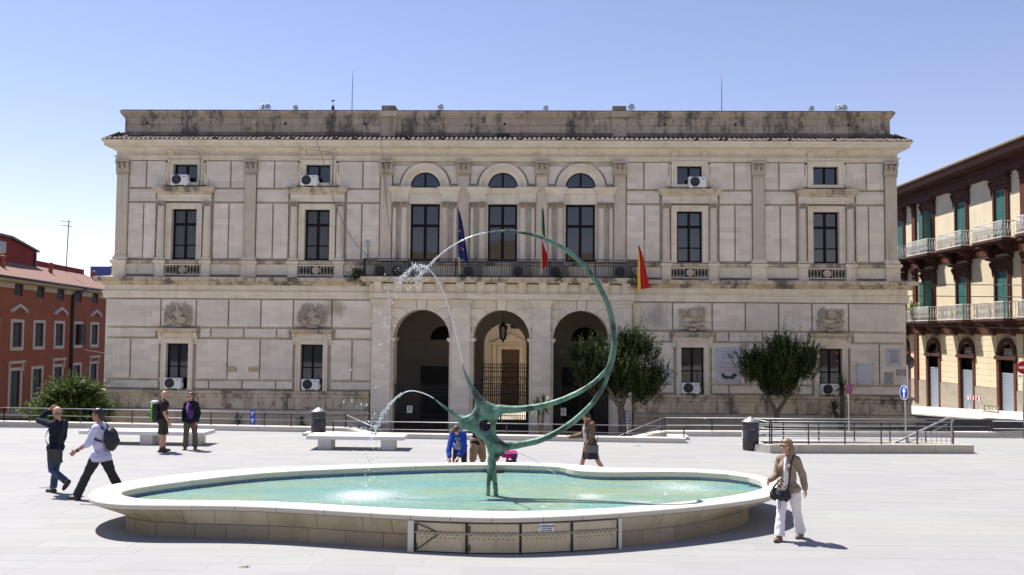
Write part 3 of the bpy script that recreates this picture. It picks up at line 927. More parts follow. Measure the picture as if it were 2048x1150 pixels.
# central bays
for c in CENW:
    W = pane_window(PAL, c - .72, c + .72, 6.9, 9.72, V_UP + .2, (.5,), (8.66,), .10, .14, M_glass, (.14,), name='balcony_window')
    for s in (-1, 1):
        column(c + s * 1.0, .32, 6.875, 9.80, V_UP - .06, 9.5, W)
        column(c + s * 1.50, .22, 6.875, 9.80, V_UP + .02, 9.5, W)
        a, b = sorted((c + s * .80, c + s * 1.645))
        mb = MB(); mb.box(a, b, V_UP - .24, V_UP, 9.803, 9.90); mb.box(a + .01, b - .01, V_UP - .22, V_UP, 9.90, 10.22)
        mb.build('entablature_block', M_trim, W)
        mb = MB(); path = [(a, V_UP), (a, V_UP - .22), (b, V_UP - .22), (b, V_UP)]
        mb.sweep(path, [(0, 10.2), (.04, 10.23), (.05, 10.32), (.10, 10.36), (.12, 10.46), (.16, 10.49), (.16, 10.53), (-.1, 10.55)])
        mb.build('block_cornice', M_trim, W)
    mb = MB(); mb.box(c - .80, c + .80, V_UP - .10, V_UP + .2, 9.72, 10.2); mb.sweep([(c - .8, V_UP - .1), (c + .8, V_UP - .1)], [(-.05, 10.19), (.02, 10.22), (.03, 10.32), (.08, 10.36), (.10, 10.50), (-.3, 10.52)]); mb.build('lintel', M_trim, W)
    # lunette with its archivolt
    ro, ri, rg = 1.19, .84, .72
    for k, (r0, r1, d) in enumerate(((1.05, 1.19, .16), (.93, 1.05, .11), (.82, .93, .07))):
        mb = MB()
        a_o = arc(c, 10.545, r1, 0, 180, 24); a_i = arc(c, 10.545, r0, 0, 180, 24)
        n = len(a_o)
        vs = [(x, V_UP - d, z) for x, z in a_o] + [(x, V_UP - d, z) for x, z in a_i] + [(x, V_UP + .02, z) for x, z in a_o] + [(x, V_UP + .02, z) for x, z in a_i]
        fs = [(i, i + 1, n + i + 1, n + i) for i in range(n - 1)] + [(2 * n + i, 2 * n + i + 1, i + 1, i) for i in range(n - 1)] + [(n + i, n + i + 1, 3 * n + i + 1, 3 * n + i) for i in range(n - 1)]
        mb.add(vs, fs)
        mb.build('archivolt', M_trim, W)
    # reveal (conical) and glass
    mb = MB(); a_o = arc(c, 10.545, .82, 0, 180, 24); a_i = arc(c, 10.545, .72, 0, 180, 24); n = len(a_o)
    mb.add([(x, V_UP - .07, z) for x, z in a_o] + [(x, V_UP - .015, z) for x, z in a_i], [(i, i + 1, n + i + 1, n + i) for i in range(n - 1)])
    mb.build('lunette_reveal', M_trim, W)
    g = MB(); g.prism([(x, z) for x, z in arc(c, 10.55, .74, 0, 180, 24)][::-1], V_UP - .02, V_UP - .005)
    L = g.build('lunette_glass', M_glass, W)
    f = MB(); a_o = arc(c, 10.55, .73, 0, 180, 24); a_i = arc(c, 10.55, .67, 0, 180, 24); n = len(a_o)
    f.add([(x, V_UP - .035, z) for x, z in a_o] + [(x, V_UP - .035, z) for x, z in a_i], [(i, i + 1, n + i + 1, n + i) for i in range(n - 1)])
    f.box(c - .05, c + .05, V_UP - .04, V_UP - .02, 10.55, 11.24)
    f.box(c - .72, c + .72, V_UP - .042, V_UP - .02, 10.52, 10.58)
    f.build('lunette_frame', M_frame, W)
    # sunk spandrel panels beside the arch
    for s in (-1, 1):
        mb = MB()
        P = [(c + s * 1.60, 10.72), (c + s * 1.60, 11.62), (c + s * 1.02, 11.62)] + [(c + s * 1.30 * math.cos(R(a)), 10.545 + 1.30 * math.sin(R(a))) for a in (52, 40, 28, 16, 8)]
        mb.prism(P if s < 0 else P[::-1], V_UP - .03, V_UP)
        mb.build('spandrel_panel', M_wall, W)

# ---- lower windows with hoods and trophies
for i, c in enumerate(LOWW):
    W = pane_window(PAL, c - .55, c + .55, 0.47, 2.74, V_LO + .2, (.5,), (1.62,) , .06, .10, M_glass2 if i > 1 else M_glass, (.06,), name='street_window')
    surround(c, .78, 0.47, 3.0, V_LO, .23, .12, parent=W, hwi=.55)
    mb = MB(); mb.box(c - .80, c + .80, V_LO - .10, V_LO, 3.005, 3.28)
    mb.build('hood_frieze', M_trim, W)
    mb = MB()
    mb.sweep([(c - .92, V_LO), (c - .92, V_LO - .22), (c + .92, V_LO - .22), (c + .92, V_LO)], [(-.1, 3.26), (.02, 3.28), (.05, 3.34), (.10, 3.38), (.10, 3.45), (.13, 3.48), (-.3, 3.56)])
    mb.build('window_hood', M_sill, W)
    for s in (-1, 1):
        x = c + s * .88
        mb = MB()
        mb.prism([(V_LO, 2.72), (V_LO - .08, 2.72), (V_LO - .10, 2.80), (V_LO - .07, 2.95), (V_LO - .12, 3.1), (V_LO - .21, 3.2), (V_LO - .21, 3.27), (V_LO, 3.27)], x - .075, x + .075, 'x')
        mb.tube([(x - .08, V_LO - .15, 3.18), (x + .08, V_LO - .15, 3.18)], .06, 8); mb.tube([(x - .08, V_LO - .08, 2.78), (x + .08, V_LO - .08, 2.78)], .05, 8)
        mb.build('hood_bracket', M_trim, W)
def trophy(c, kind, seed):
    rt = random.Random(seed)
    mb = MB()
    v = V_LO - .07; zc = 4.12
    def rod(a, r0, r1, w, dep=.08, tip=True):
        ca, sa = math.cos(R(a)), math.sin(R(a))
        p0 = Vector((c + r0 * ca, v - dep * .6, zc + r0 * sa)); p1 = Vector((c + r1 * ca * 1.15, v - dep, zc + r1 * sa))
        mb.tube([p0, p1], [w, w * .8], 5)
        if tip: mb.tube([p1, p1 + (p1 - p0).normalized() * .06, p1 + (p1 - p0).normalized() * .13], [w * .9, w * 2.0, .004], 5)
    if kind == 0:
        for a in list(range(22, 72, 9)) + list(range(110, 162, 9)): rod(a, .18, rt.uniform(.5, .62), .026, rt.uniform(.06, .11))
        for a in (-8, 4, 14, 166, 176, 188, -20, 200, 210, -32): rod(a, .25, rt.uniform(.48, .6), .032, rt.uniform(.05, .1))
        mb.ell((c, v - .10, zc + .10), (.17, .10, .24), 12, 8)                 # cuirass
        mb.ell((c, v - .12, zc + .42), (.10, .10, .12), 10, 7)                 # helmet
        mb.tube([(c, v - .1, zc + .5), (c - .02, v - .1, zc + .58), (c - .10, v - .1, zc + .60)], [.04, .05, .02], 6)
        for s in (-1, 1):
            mb.ell((c + s * .19, v - .09, zc + .12), (.06, .07, .12), 8, 6)
            mb.tube([(c + s * .12, v - .12, zc - .08), (c + s * .3, v - .10, zc - .3), (c + s * .52, v - .08, zc - .02)], [.05, .10, .02], 7)
        mb.ell((c + .20, v - .14, zc - .22), (.24, .05, .19), 14, 6, Matrix.Rotation(R(20), 3, 'Y'))   # oval shield
        mb.ell((c + .20, v - .18, zc - .22), (.07, .04, .06), 8, 5)
        for k in range(14):
            mb.ell((c + rt.uniform(-.6, .6), v - .06, zc - rt.uniform(.2, .42)), (rt.uniform(.06, .13), .05, rt.uniform(.03, .06)), 7, 5, Matrix.Rotation(rt.uniform(-1, 1), 3, 'Y'))
        mb.box(c - .26, c + .26, v - .07, v + .07, zc - .56, zc - .46)
    else:
        mb.ell((c + (.0 if kind == 1 else .02), v - .12, zc + .28), (.25, .17, .25), 16, 10)            # globe
        mb.tube(list([(c + .26 * math.cos(R(a)), v - .16 - .1 * math.sin(R(a)), zc + .30) for a in range(0, 181, 20)]), .022, 5)
        for a in list(range(20, 66, 8)): rod(a, .3, rt.uniform(.56, .68), .03, .07, False); 
        for k in range(16):
            s = -1 if k % 2 else 1
            mb.ell((c + s * rt.uniform(.3, .6), v - .06, zc + rt.uniform(.0, .5)), (rt.uniform(.03, .09), .06, rt.uniform(.05, .10)), 7, 5, Matrix.Rotation(rt.uniform(-1, 1), 3, 'Y'))
        f = 1 if kind == 1 else -1
        for a_ in (28, 38, 48, 58): mb.tube([(c + f * .2 * math.cos(R(a_)), v - .07, zc + .05), (c + f * .66 * math.cos(R(a_)), v - .12, zc + .04 + .66 * math.sin(R(a_)))], [.03, .055], 6)
        mb.tube([(c - .64, v - .07, zc - .10), (c - .34, v - .11, zc - .24), (c, v - .13, zc - .29), (c + .34, v - .11, zc - .24), (c + .64, v - .07, zc - .10)], [.04, .085, .10, .085, .04], 8)
        for k in range(9): mb.ell((c - f * rt.uniform(.26, .60), v - .08, zc + rt.uniform(.0, .48)), (.075, .07, .06), 7, 5, Matrix.Rotation(rt.uniform(-1, 1), 3, 'Y'))
        for k in range(6): mb.ell((c + f * rt.uniform(.3, .6), v - .07, zc + rt.uniform(-.05, .12)), (.08, .06, .05), 7, 5)
        mb.tube([(c - .26, v - .17, zc + .26), (c, v - .30, zc + .24), (c + .26, v - .17, zc + .26)], .018, 5)
        if kind == 2:
            mb.tube([(c + .3 + .12 * math.cos(R(t)), v - .12, zc - .1 + .12 * math.sin(R(t))) for t in range(0, 361, 40)], .03, 5)
        for k in range(18):
            mb.ell((c + rt.uniform(-.62, .62), v - .06, zc - rt.uniform(.0, .42)), (rt.uniform(.05, .12), .05, rt.uniform(.03, .07)), 7, 5, Matrix.Rotation(rt.uniform(-1, 1), 3, 'Y'))
        mb.prism([(c - .14, zc - .56), (c + .14, zc - .56), (c + .18, zc - .44), (c - .18, zc - .44)], v - .08, v + .07)
    mb.build('trophy_relief', M_orn, PAL)
trophy(LOWW[0], 0, 1); trophy(LOWW[1], 0, 2); trophy(LOWW[2], 1, 3); trophy(LOWW[3], 2, 4)
for x in (-13.17, -12.09):
    mb = MB(); mb.prism([(V_LO - .07, 1.40), (V_LO - .14, 1.42), (V_LO - .22, 1.55), (V_LO - .22, 1.6), (V_LO - .07, 1.6)], x - .22, x + .22, 'x'); mb.build('wall_bracket', M_plinth, PAL)

# ---- arcade
ARC, ARZ, ARR = [-3.88, 0.0, 3.88], 3.13, 1.36
V_AR = -.34
PIER = [-5.8, -1.95, 1.95, 5.8]
mb = MB()                                  # spandrel sheet with three arched openings and barrel soffits
top = 5.0
xs_l = [-6.32] + [x for c in ARC for x in (c - ARR, c + ARR)] + [6.32]
for a, b in zip(xs_l[0::2], xs_l[1::2]):
    mb.box(a, b, V_AR, .8, -2.4, top)
for c in ARC:
    pts = arc(c, ARZ, ARR, 180, 0, 28)
    for (xa, za), (xb, zb) in zip(pts[:-1], pts[1:]):
        mb.add([(xa, V_AR, za), (xb, V_AR, zb), (xb, V_AR, top), (xa, V_AR, top), (xa, .8, za), (xb, .8, zb), (xb, .8, top), (xa, .8, top)],
               [(0, 1, 2, 3), (0, 4, 5, 1), (5, 4, 7, 6)])
mb.build('arcade_wall', M_trim, PAL)
for x in PIER:
    mb = MB()
    mb.cbox(x - .45, x + .45, V_AR - .2, V_AR, -1.05, 4.64, .012)
    p = mb.build('arcade_pier', M_wall, PAL)
    mb = MB(); mb.box(x - .55, x + .55, V_AR - .30, V_AR, -2.4, -1.3); mb.box(x - .52, x + .52, V_AR - .27, V_AR, -1.3, -1.18); mb.box(x - .48, x + .48, V_AR - .23, V_AR, -1.18, -1.05); mb.build('pier_base', M_plinth, p)
    mb = MB(); mb.box(x - .47, x + .47, V_AR - .215, V_AR, 4.64, 4.70)
    mb.sweep([(x - .45, V_AR), (x - .45, V_AR - .2), (x + .45, V_AR - .2), (x + .45, V_AR)], [(0, 4.70), (.02, 4.78), (.06, 4.82), (.10, 4.90), (.12, 4.97), (-.1, 4.985)]); mb.build('pier_capital', M_trim, p)
for c in ARC:                              # voussoir stones
    def blk(poly, d=.055):
        m = MB(); m.prism(poly, V_AR - d, V_AR + .002); m.build('voussoir', M_trim, PAL)
    g = 1.5; Ro = 1.66; ri = ARR + .002
    j = [(4.98, 81), (4.56, 59.5), (4.12, 36.6), (3.68, 19.3), (3.15, 1.0)]
    e = .016
    for s in (-1, 1):
        for (z1, a1), (z0, a0) in zip(j[:-1], j[1:]):
            ai = arc(0, ARZ, ri, a0 + .7, a1 - .7, 6)
            P = [(g, z0 + e)]
            if a0 > 5:
                P += [(Ro * math.cos(R(a0)), z0 + e)]
            P += ai
            if a1 < 80: P += [(Ro * math.cos(R(a1)), z1 - e), (g, z1 - e)]
            else: P += [(.27 + e, 4.98), (g, 4.98)]
            P = [(c + s * x, z) for x, z in P]
            blk(P[::-1] if s > 0 else P)
    ai = arc(c, ARZ, ri, 98.3, 81.7, 4)
    blk(([(c - .26 + e, 4.985)] + ai + [(c + .26 - e, 4.985)]), .085)
    for s in (-1, 1):                      # jamb pilaster strips with imposts
        a, b = sorted((c + s * ARR, c + s * 1.5))
        m = MB(); m.box(a - (.0 if s > 0 else -.0), b, V_AR - .05, V_AR + .001, -1.05, 2.93); m.build('jamb_strip', M_trim, PAL)
        m = MB(); xx = sorted((c + s * (ARR - .06), c + s * 1.5)); m.box(xx[0], xx[1], V_AR - .11, .8, 2.93, 3.0); xx = sorted((c + s * (ARR - .10), c + s * 1.5)); m.box(xx[0], xx[1], V_AR - .15, .82, 3.0, 3.12); m.build('impost', M_trim, PAL)
run('arcade_architrave', -6.42, 6.42, V_AR, [(0, 4.99), (.22, 4.99), (.22, 5.10), (.24, 5.105), (.24, 5.22), (.28, 5.25), (.28, 5.29), (.12, 5.30), (.12, 5.75), (0, 5.76)], M_trim)
for k in range(13):
    x = -6.0 + k * 1.0
    mb = MB()
    mb.prism([(V_AR - .12, 5.30), (V_AR - .25, 5.31), (V_AR - .26, 5.5), (V_AR - .34, 5.62), (V_AR - .40, 5.72), (V_AR - .40, 5.80), (V_AR - .12, 5.80)], x - .17, x + .17, 'x')
    for q in (-.13, -.03, .07): mb.box(x + q, x + q + .06, V_AR - .285, V_AR - .24, 5.34, 5.6)
    mb.box(x - .20, x + .20, V_AR - .42, V_AR - .12, 5.74, 5.805)
    mb.build('balcony_bracket', M_trim, PAL)
mb = MB(); mb.sweep([(-6.72, V_AR + .4), (-6.72, V_AR - .42), (6.78, V_AR - .42), (6.78, V_AR + .4)], [(-.5, 5.80), (.02, 5.805), (.05, 5.86), (.10, 5.90), (.12, 5.98), (.12, 6.06), (-.5, 6.065)])
mb.box(-6.6, 6.66, V_AR - .4, .04, 5.81, 6.06)
mb.build('balcony_slab', M_sill, PAL)

# ---- vestibule behind the arches, and the courtyard beyond
VB = 5.6
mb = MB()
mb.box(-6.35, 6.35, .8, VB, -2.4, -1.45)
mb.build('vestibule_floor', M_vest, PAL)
mb = MB()
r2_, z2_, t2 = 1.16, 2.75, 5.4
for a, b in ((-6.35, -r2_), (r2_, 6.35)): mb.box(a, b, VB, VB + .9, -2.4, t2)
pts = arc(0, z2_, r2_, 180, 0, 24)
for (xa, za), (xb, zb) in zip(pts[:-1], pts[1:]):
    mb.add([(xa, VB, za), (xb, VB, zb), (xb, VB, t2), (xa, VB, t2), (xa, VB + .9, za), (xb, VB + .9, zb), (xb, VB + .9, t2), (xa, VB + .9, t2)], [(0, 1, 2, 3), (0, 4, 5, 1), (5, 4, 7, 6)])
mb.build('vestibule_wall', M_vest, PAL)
for c in (-3.88, 3.88):
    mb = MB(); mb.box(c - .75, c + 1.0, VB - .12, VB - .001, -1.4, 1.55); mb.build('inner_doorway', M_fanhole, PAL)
    mb = MB(); mb.box(c - .95, c - .75, VB - .16, VB, -1.4, 1.75); mb.box(c + 1.0, c + 1.2, VB - .16, VB, -1.4, 1.75); mb.box(c - .75, c + 1.0, VB - .16, VB, 1.55, 1.75); mb.build('doorway_surround', M_vest, PAL)
    mb = MB(); mb.prism(arc(c + .5, 3.0, .75, 180, 0, 16), VB - .02, VB - .001); mb.build('inner_lunette', M_frame, PAL)
    mb = MB(); mb.box(c - 1.9, c + 1.9, VB - .12, VB, 2.7, 2.95); mb.build('inner_cornice', M_vest, PAL)
for x in (-1.95, 1.95):
    mb = MB(); mb.box(x - .3, x + .3, .8, VB, -1.45, 3.0); mb.build('vestibule_pier', M_vest, PAL)
cy = 18.0
mb = MB(); mb.box(-8, 8, VB + .9, cy + 1, -2.4, -1.5); mb.build('courtyard_floor', M_court, PAL)
mb = MB(); mb.box(-8, 8, cy, cy + 1, -2.4, 9.5); mb.build('courtyard_wall', M_court, PAL)
mb = MB(); q = cy
mb.box(-.9, -.62, q - .14, q, -1.5, 2.6); mb.box(.62, .9, q - .14, q, -1.5, 2.6); mb.box(-.62, .62, q - .14, q, 2.3, 2.6)
mb.prism([(-1.25, 2.75), (1.25, 2.75), (0, 3.35)], q - .22, q); mb.prism([(-1.35, 2.62), (1.35, 2.62), (1.35, 2.75), (-1.35, 2.75)], q - .28, q)
for s in (-1, 1): mb.box(s * 1.1 - .14, s * 1.1 + .14, q - .10, q, -1.5, 2.6)
for s in (-1, 1): mb.box(s * 2.2 - .2, s * 2.2 + .2, q - .18, q, -1.5, 6.5)
a_o = arc(0, 3.6, 1.7, 0, 180, 20); a_i = arc(0, 3.6, 1.5, 0, 180, 20); n = len(a_o)
mb.add([(x, q - .12, z) for x, z in a_o] + [(x, q - .12, z) for x, z in a_i] + [(x, q, z) for x, z in a_o] + [(x, q, z) for x, z in a_i], [(i, i + 1, n + i + 1, n + i) for i in range(n - 1)] + [(2 * n + i, 2 * n + i + 1, i + 1, i) for i in range(n - 1)] + [(n + i, n + i + 1, 3 * n + i + 1, 3 * n + i) for i in range(n - 1)])
mb.box(-.1, .9, q - .12, q, 3.62, 4.75)
mb.build('courtyard_portal', M_court, PAL)
mb = MB(); mb.prism([(0, 3.72), (.8, 3.72), (.8, 4.45), (.6, 4.62), (.2, 4.62), (0, 4.45)], q - .16, q - .12); mb.build('courtyard_window', M_glass, PAL)
mb = MB(); mb.box(-.62, .62, q - .05, q, -1.5, 2.3); mb.build('courtyard_door', simple('brown_wooden_door', (0.075, 0.04, 0.025), .6), PAL)
# ------------------------------------------------------------------ things on and around the town hall
def on_pal(o): o.location = (o.location[0] + X0, o.location[1] + Y0, o.location[2]); return o
# balcony railing
BR = empty('balcony_railing', (X0, Y0 + V_AR - .46, 6.07), 0, 'dark wrought iron railing along the balcony over the three arches', 'railing')
mb = MB()
n = 112
for i in range(n + 1):
    x = -6.64 + 13.32 * i / n
    mb.box(x - .011, x + .011, -.011, .011, .06, .84)
for i in range(n):
    x = -6.64 + 13.32 * (i + .5) / n
    mb.tube([(x - .045, 0, .72), (x, 0, .79), (x + .045, 0, .72)], .008, 4, False)
for s in (-6.66, 6.70):
    for k in range(1, 5): mb.box(s - .011, s + .011, k * .1, k * .1 + .022, .06, .84)
mb.build('bars', M_iron, BR, 'stuff')
mb = MB(); mb.box(-6.68, 6.72, -.025, .025, .84, .875); mb.box(-6.68, 6.72, -.018, .018, .04, .065); mb.box(-6.68, 6.72, -.014, .014, .67, .69)
mb.box(-6.68, -6.64, .026, .46, .84, .875); mb.box(6.68, 6.72, .026, .46, .84, .875); mb.build('handrail', M_iron, BR)
for x in (-6.66, -4.5, -2.2, 0.02, 2.3, 4.5, 6.70):
    mb = MB(); mb.box(x - .022, x + .022, -.03, .03, 0, .838); mb.build('post', M_iron, BR)
AC_G = 'air conditioning units on the town hall front'
def ac_mesh(w=.84, h=.55, d=.32, col=M_white):
    body = MB(); body.cbox(-w / 2, w / 2, -d, 0, .04, h, .025); body.box(-w / 2 + .08, -w / 2 + .16, -d + .03, -.03, 0, .04); body.box(w / 2 - .16, w / 2 - .08, -d + .03, -.03, 0, .04)
    body.box(w / 2, w / 2 + .05, -d * .7, -d * .2, .1, .3)
    gr = MB(); cx = -w / 2 + .30
    for k in range(1, 6):
        r = .045 * k
        gr.tube([(cx + r * math.cos(R(a)), -d - .012, .30 + r * math.sin(R(a))) for a in range(0, 361, 24)], .006, 4, False, False)
    for a in range(0, 360, 45): gr.tube([(cx, -d - .012, .30), (cx + .23 * math.cos(R(a)), -d - .012, .30 + .23 * math.sin(R(a)))], .005, 4, False)
    hole = MB(); hole.lathe([(0.001, 0), (.225, 0), (.235, .012)], (0, 0, 0), 20); hole.xf(Matrix.Translation((cx, -d - .002, .30)) @ Matrix.Rotation(R(90), 4, 'X'))
    pl = MB(); pl.box(w / 2 - .24, w / 2 - .10, -d - .004, -d, h - .12, h - .085)
    return body.mesh('casing', col), gr.mesh('fan_grille', M_grille), hole.mesh('fan_opening', M_fanhole), pl.mesh('name_plate', M_grille)
acm = ac_mesh()
M_acgrey = simple('aged_enamel', (0.16, 0.15, 0.135), .6, var=.2)
acm2 = ac_mesh(.9, .62, .34, M_acgrey)
def ac(u, v, z, label, group, ms=None):
    t = empty('air_conditioner', (X0 + u, Y0 + v, z), 0, label, 'air conditioner', group)
    for nm, m in zip(('casing', 'fan_grille', 'fan_opening', 'name_plate'), ms or acm): mobj(nm, m, t)
    return t
ac(-15.96, V_UP - .14, 10.515, 'white air conditioner at the small attic window nearest the left corner', AC_G)
ac(-9.52, V_UP - .16, 10.505, 'white air conditioner below the second small attic window from the left', AC_G)
ac(9.48, V_UP - .14, 10.505, 'white air conditioner at the small attic window right of the arched windows', AC_G)
ac(-15.99, V_LO - .02, .525, 'white air conditioner on the sill of the leftmost street window', AC_G)
ac(-9.25, V_LO - .02, .525, 'white air conditioner on the street window sill just left of the arches', AC_G)
ac(9.12, V_LO - .02, .525, 'white air conditioner on the street window sill between the two right trees', AC_G)
ac(15.76, V_LO - .02, .525, 'white air conditioner on the rightmost street window sill behind a palm', AC_G)
wh = ('leftmost, at the railing end', 'left of the first tall window', 'under the blue flag', 'right of the blue flag', 'beside the green white and red flag', 'left of the rightmost tall window', 'rightmost, beside the last railing bay')
for k, x in enumerate((-5.75, -4.95, -1.45, 0.95, 2.75, 5.85)):
    ac(x, -.26, 6.07, 'grey air conditioner behind the balcony railing, ' + (wh[0], wh[1], wh[3], 'left of the green white and red flag', 'right of the green white and red flag', wh[6])[k], 'air conditioners on the balcony', acm2)

# gates in the arches
GATE_G = 'iron gates in the arches'
def gate(c, tall, label):
    g = empty('iron_gate', (X0 + c, Y0 + .25, -1.45), 0, label, 'gate', GATE_G)
    mb = MB(); nb = 26
    for i in range(nb + 1):
        x = -1.33 + 2.66 * i / nb
        mb.tube([(x, 0, .05), (x, 0, 2.2)], .013, 5, False)
        mb.tube([(x, 0, 2.2), (x, 0, 2.24), (x, 0, 2.34)], [.013, .026, .002], 5, False)
    for i in range(nb):
        x = -1.33 + 2.66 * (i + .5) / nb
        mb.tube([(x, 0, .05), (x, 0, .75)], .010, 4, False)
        mb.tube([(x + .04 * math.cos(R(a)), 0, 1.85 + .04 * math.sin(R(a))) for a in range(0, 361, 60)], .007, 4, False, False)
    mb.build('bars', M_iron, g, 'stuff')
    mb = MB()
    for z in (.1, .78, 1.76, 1.94, 2.12): mb.box(-1.345, 1.345, -.02, .02, z, z + .035)
    mb.build('rails', M_iron, g)
    for x in (-1.335, -.02, .0, 1.335):
        mb = MB(); mb.box(x - .025, x + .025, -.03, .03, 0, 2.3); mb.build('stile', M_iron, g)
    mb = MB(); mb.box(-1.3, -.05, .012, .018, .12, .6); mb.box(.05, 1.3, .012, .018, .12, .6); mb.build('kick_plate', simple('rusty_sheet', (.075, .035, .022), .75, .2, var=.3) if tall else bpy.data.materials['rusty_sheet'], g)
    return g
gate(0, True, 'iron gate closing the middle arch before the bright courtyard')
gate(-3.88, False, 'iron gate closing the dark left arch')
gate(3.88, False, 'iron gate closing the dark right arch behind the big tree')
g2 = empty('inner_gate', (X0, Y0 + VB - .25, -1.45), 0, 'tall spear topped inner gate seen through the middle arch', 'gate')
mb = MB()
for i in range(23):
    x = -1.2 + 2.4 * i / 22
    mb.tube([(x, 0, 0), (x, 0, 3.05)], .017, 5, False); mb.tube([(x, 0, 3.05), (x, 0, 3.1), (x, 0, 3.25)], [.017, .035, .003], 5, False)
for i in range(10):
    x = -1.08 + 2.16 * i / 9
    mb.tube([(x + .12 * math.cos(R(a)) * (1 - a / 900), 0, 2.35 + .16 * math.sin(R(a)) * (1 - a / 900)) for a in range(0, 520, 40)], .013, 4, False)
mb.build('bars', M_iron, g2, 'stuff')
mb = MB()
for z in (.1, .9, 2.05, 2.72, 2.92): mb.box(-1.22, 1.22, -.025, .025, z, z + .04)
mb.build('rails', M_iron, g2)
# notices on the gates
for u, w, h, z, lab in ((-4.48, .26, .34, -.55, 'white paper notice tied to the left arch gate'), (3.05, .26, .38, -.62, 'white paper notice tied to the right arch gate')):
    t = empty('notice', (X0 + u, Y0 + .20, z), 0, lab, 'notice')
    mb = MB(); mb.box(-w / 2, w / 2, 0, .012, 0, h); mb.build('sheet', M_white, t)
    mb = MB()
    for k in range(4): mb.box(-.07, .07 - .02 * (k % 2), -.002, -.001, h * .3 + k * .045, h * .3 + k * .045 + .02)
    mb.box(-.03, .03, -.002, -.001, h * .75, h * .9); mb.build('print', M_ink, t, 'stuff')
# hanging lantern
t = empty('hanging_lantern', (X0 + .02, Y0 + 1.6, 4.55), 0, 'black iron lantern hanging inside the middle arch', 'lantern')
mb = MB(); mb.tube([(0, 0, .2), (0, 0, -.62)], .012, 5); mb.build('chain', M_iron, t)
mb = MB(); mb.lathe([(.01, -.60), (.05, -.64), (.10, -.70), (.22, -.82), (.23, -.86), (.20, -.87)], n=6, smooth=False); mb.lathe([(.15, -1.42), (.16, -1.46), (.08, -1.52), (.03, -1.62), (.005, -1.68)], n=6, smooth=False)
for k in range(6):
    a = 2 * math.pi * k / 6
    mb.tube([(.2 * math.cos(a), .2 * math.sin(a), -.86), (.15 * math.cos(a), .15 * math.sin(a), -1.44)], .014, 4, False)
mb.build('lantern_frame', M_iron, t)
mb = MB(); mb.lathe([(.19, -.87), (.142, -1.42)], n=6, smooth=False); mb.build('lantern_glass', simple('smoky_lantern_glass', (.10, .085, .06), .15), t)

# flags
def flag(u, v, z0, pole, pts_fn, cols, label, name, lean=(0, -.0)):
    t = empty(name, (X0 + u, Y0 + v, z0), 0, label, 'flag', 'flags on the balcony')
    top = Vector((lean[0], lean[1], pole))
    mb = MB(); mb.tube([(0, 0, 0), top], [.025, .018], 8); mb.ell(top + Vector((0, 0, .03)), (.035, .035, .05), 8, 6); mb.build('pole', simple(name + '_pole', (.62, .55, .38), .5), t)
    return t, top
def drape(t, top, strips, zl, zr, w_top, w_bot, mats, seed, toward=0.0, slope=.0, diag=0):
    # cloth hanging in folds from the upper part of the pole: vertical strips of different colours
    rs = random.Random(seed)
    nu, nz = 36, 18
    ph = rs.uniform(0, 6)
    def P(i, j):
        s = i / nu; q = j / nz
        w = w_top + (w_bot - w_top) * q ** .8
        x = top.x * (1 - q * .3) + toward * s * w + .02
        amp = .055 * (0.15 + q) * min(1, s * 4)
        y = top.y + amp * math.sin(s * 15 + ph + q * 1.3) + .02 * math.sin(s * 31 + q * 4)
        z = top.z - .12 - s * slope - q * (zl + (zr - zl) * s)
        return (x + .03 * math.sin(q * 5 + ph) * q, y - .05, z)
    if diag:
        for (a, b), m in zip(strips, mats):
            mb = MB()
            for j in range(nz):
                for i in range(nu):
                    if a <= (j + .5) / nz + diag * (.5 - (i + .5) / nu) < b: mb.add([P(i, j), P(i + 1, j), P(i + 1, j + 1), P(i, j + 1)], [(0, 1, 2, 3)], True)
            mb.build('cloth', m, t)
        return P
    for (a, b), m in zip(strips, mats):
        i0, i1 = round(a * nu), round(b * nu)
        vs = [P(i, j) for j in range(nz + 1) for i in range(i0, i1 + 1)]
        k = i1 - i0 + 1
        fs = [(j * k + i, j * k + i + 1, (j + 1) * k + i + 1, (j + 1) * k + i) for j in range(nz) for i in range(k - 1)]
        mb = MB(); mb.add(vs, fs, True); mb.build('cloth', m, t)
    return P
M_fblue = simple('flag_blue', (.012, .02, .12), .75, var=.1)
M_fgold = simple('flag_gold', (.75, .50, .03), .7, var=.05)
M_fgreen = simple('flag_green', (.01, .19, .05), .75, var=.1)
M_fwhite = simple('flag_white', (.75, .73, .72), .75, var=.05)
M_fred = simple('flag_red', (.50, .012, .02), .75, var=.1)
vr = V_AR - .50
t, top = flag(-2.02, vr, 6.2, 3.28, None, None, 'dark blue flag with gold stars hanging left of the middle tall window', 'flag', (-.10, -.25))
P = drape(t, top, [(0, 1)], 2.35, 2.55, .06, .55, [M_fblue], 3, 1.0, .15)
mb = MB()
for (s, q) in ((.3, .45), (.35, .78), (.6, .82)):
    c = P(int(s * 36), int(q * 18)); pts = []
    for k in range(10):
        r = .05 if k % 2 == 0 else .02
        pts.append((c[0] + r * math.cos(R(90 + 36 * k)), c[2] + r * math.sin(R(90 + 36 * k))))
    mb.prism(pts, c[1] - .05, c[1] - .045)
mb.build('star', M_fgold, t)
t, top = flag(1.92, vr, 6.2, 3.28, None, None, 'green white and red flag hanging right of the middle tall window', 'flag', (0, -.25))
drape(t, top, [(-2, .50), (.50, .64), (.64, 3)], 2.95, 2.65, .05, .26, [M_fgreen, M_fwhite, M_fred], 9, 1.0, .0, .35)
t, top = flag(6.80, vr + .05, 6.1, 1.65, None, None, 'red and yellow flag hanging from the right end of the balcony', 'flag', (.02, -.35))
drape(t, top, [(0, .28), (.28, 1)], 2.15, 2.0, .05, .58, [M_fgold, M_fred], 21, 1.0, .05)
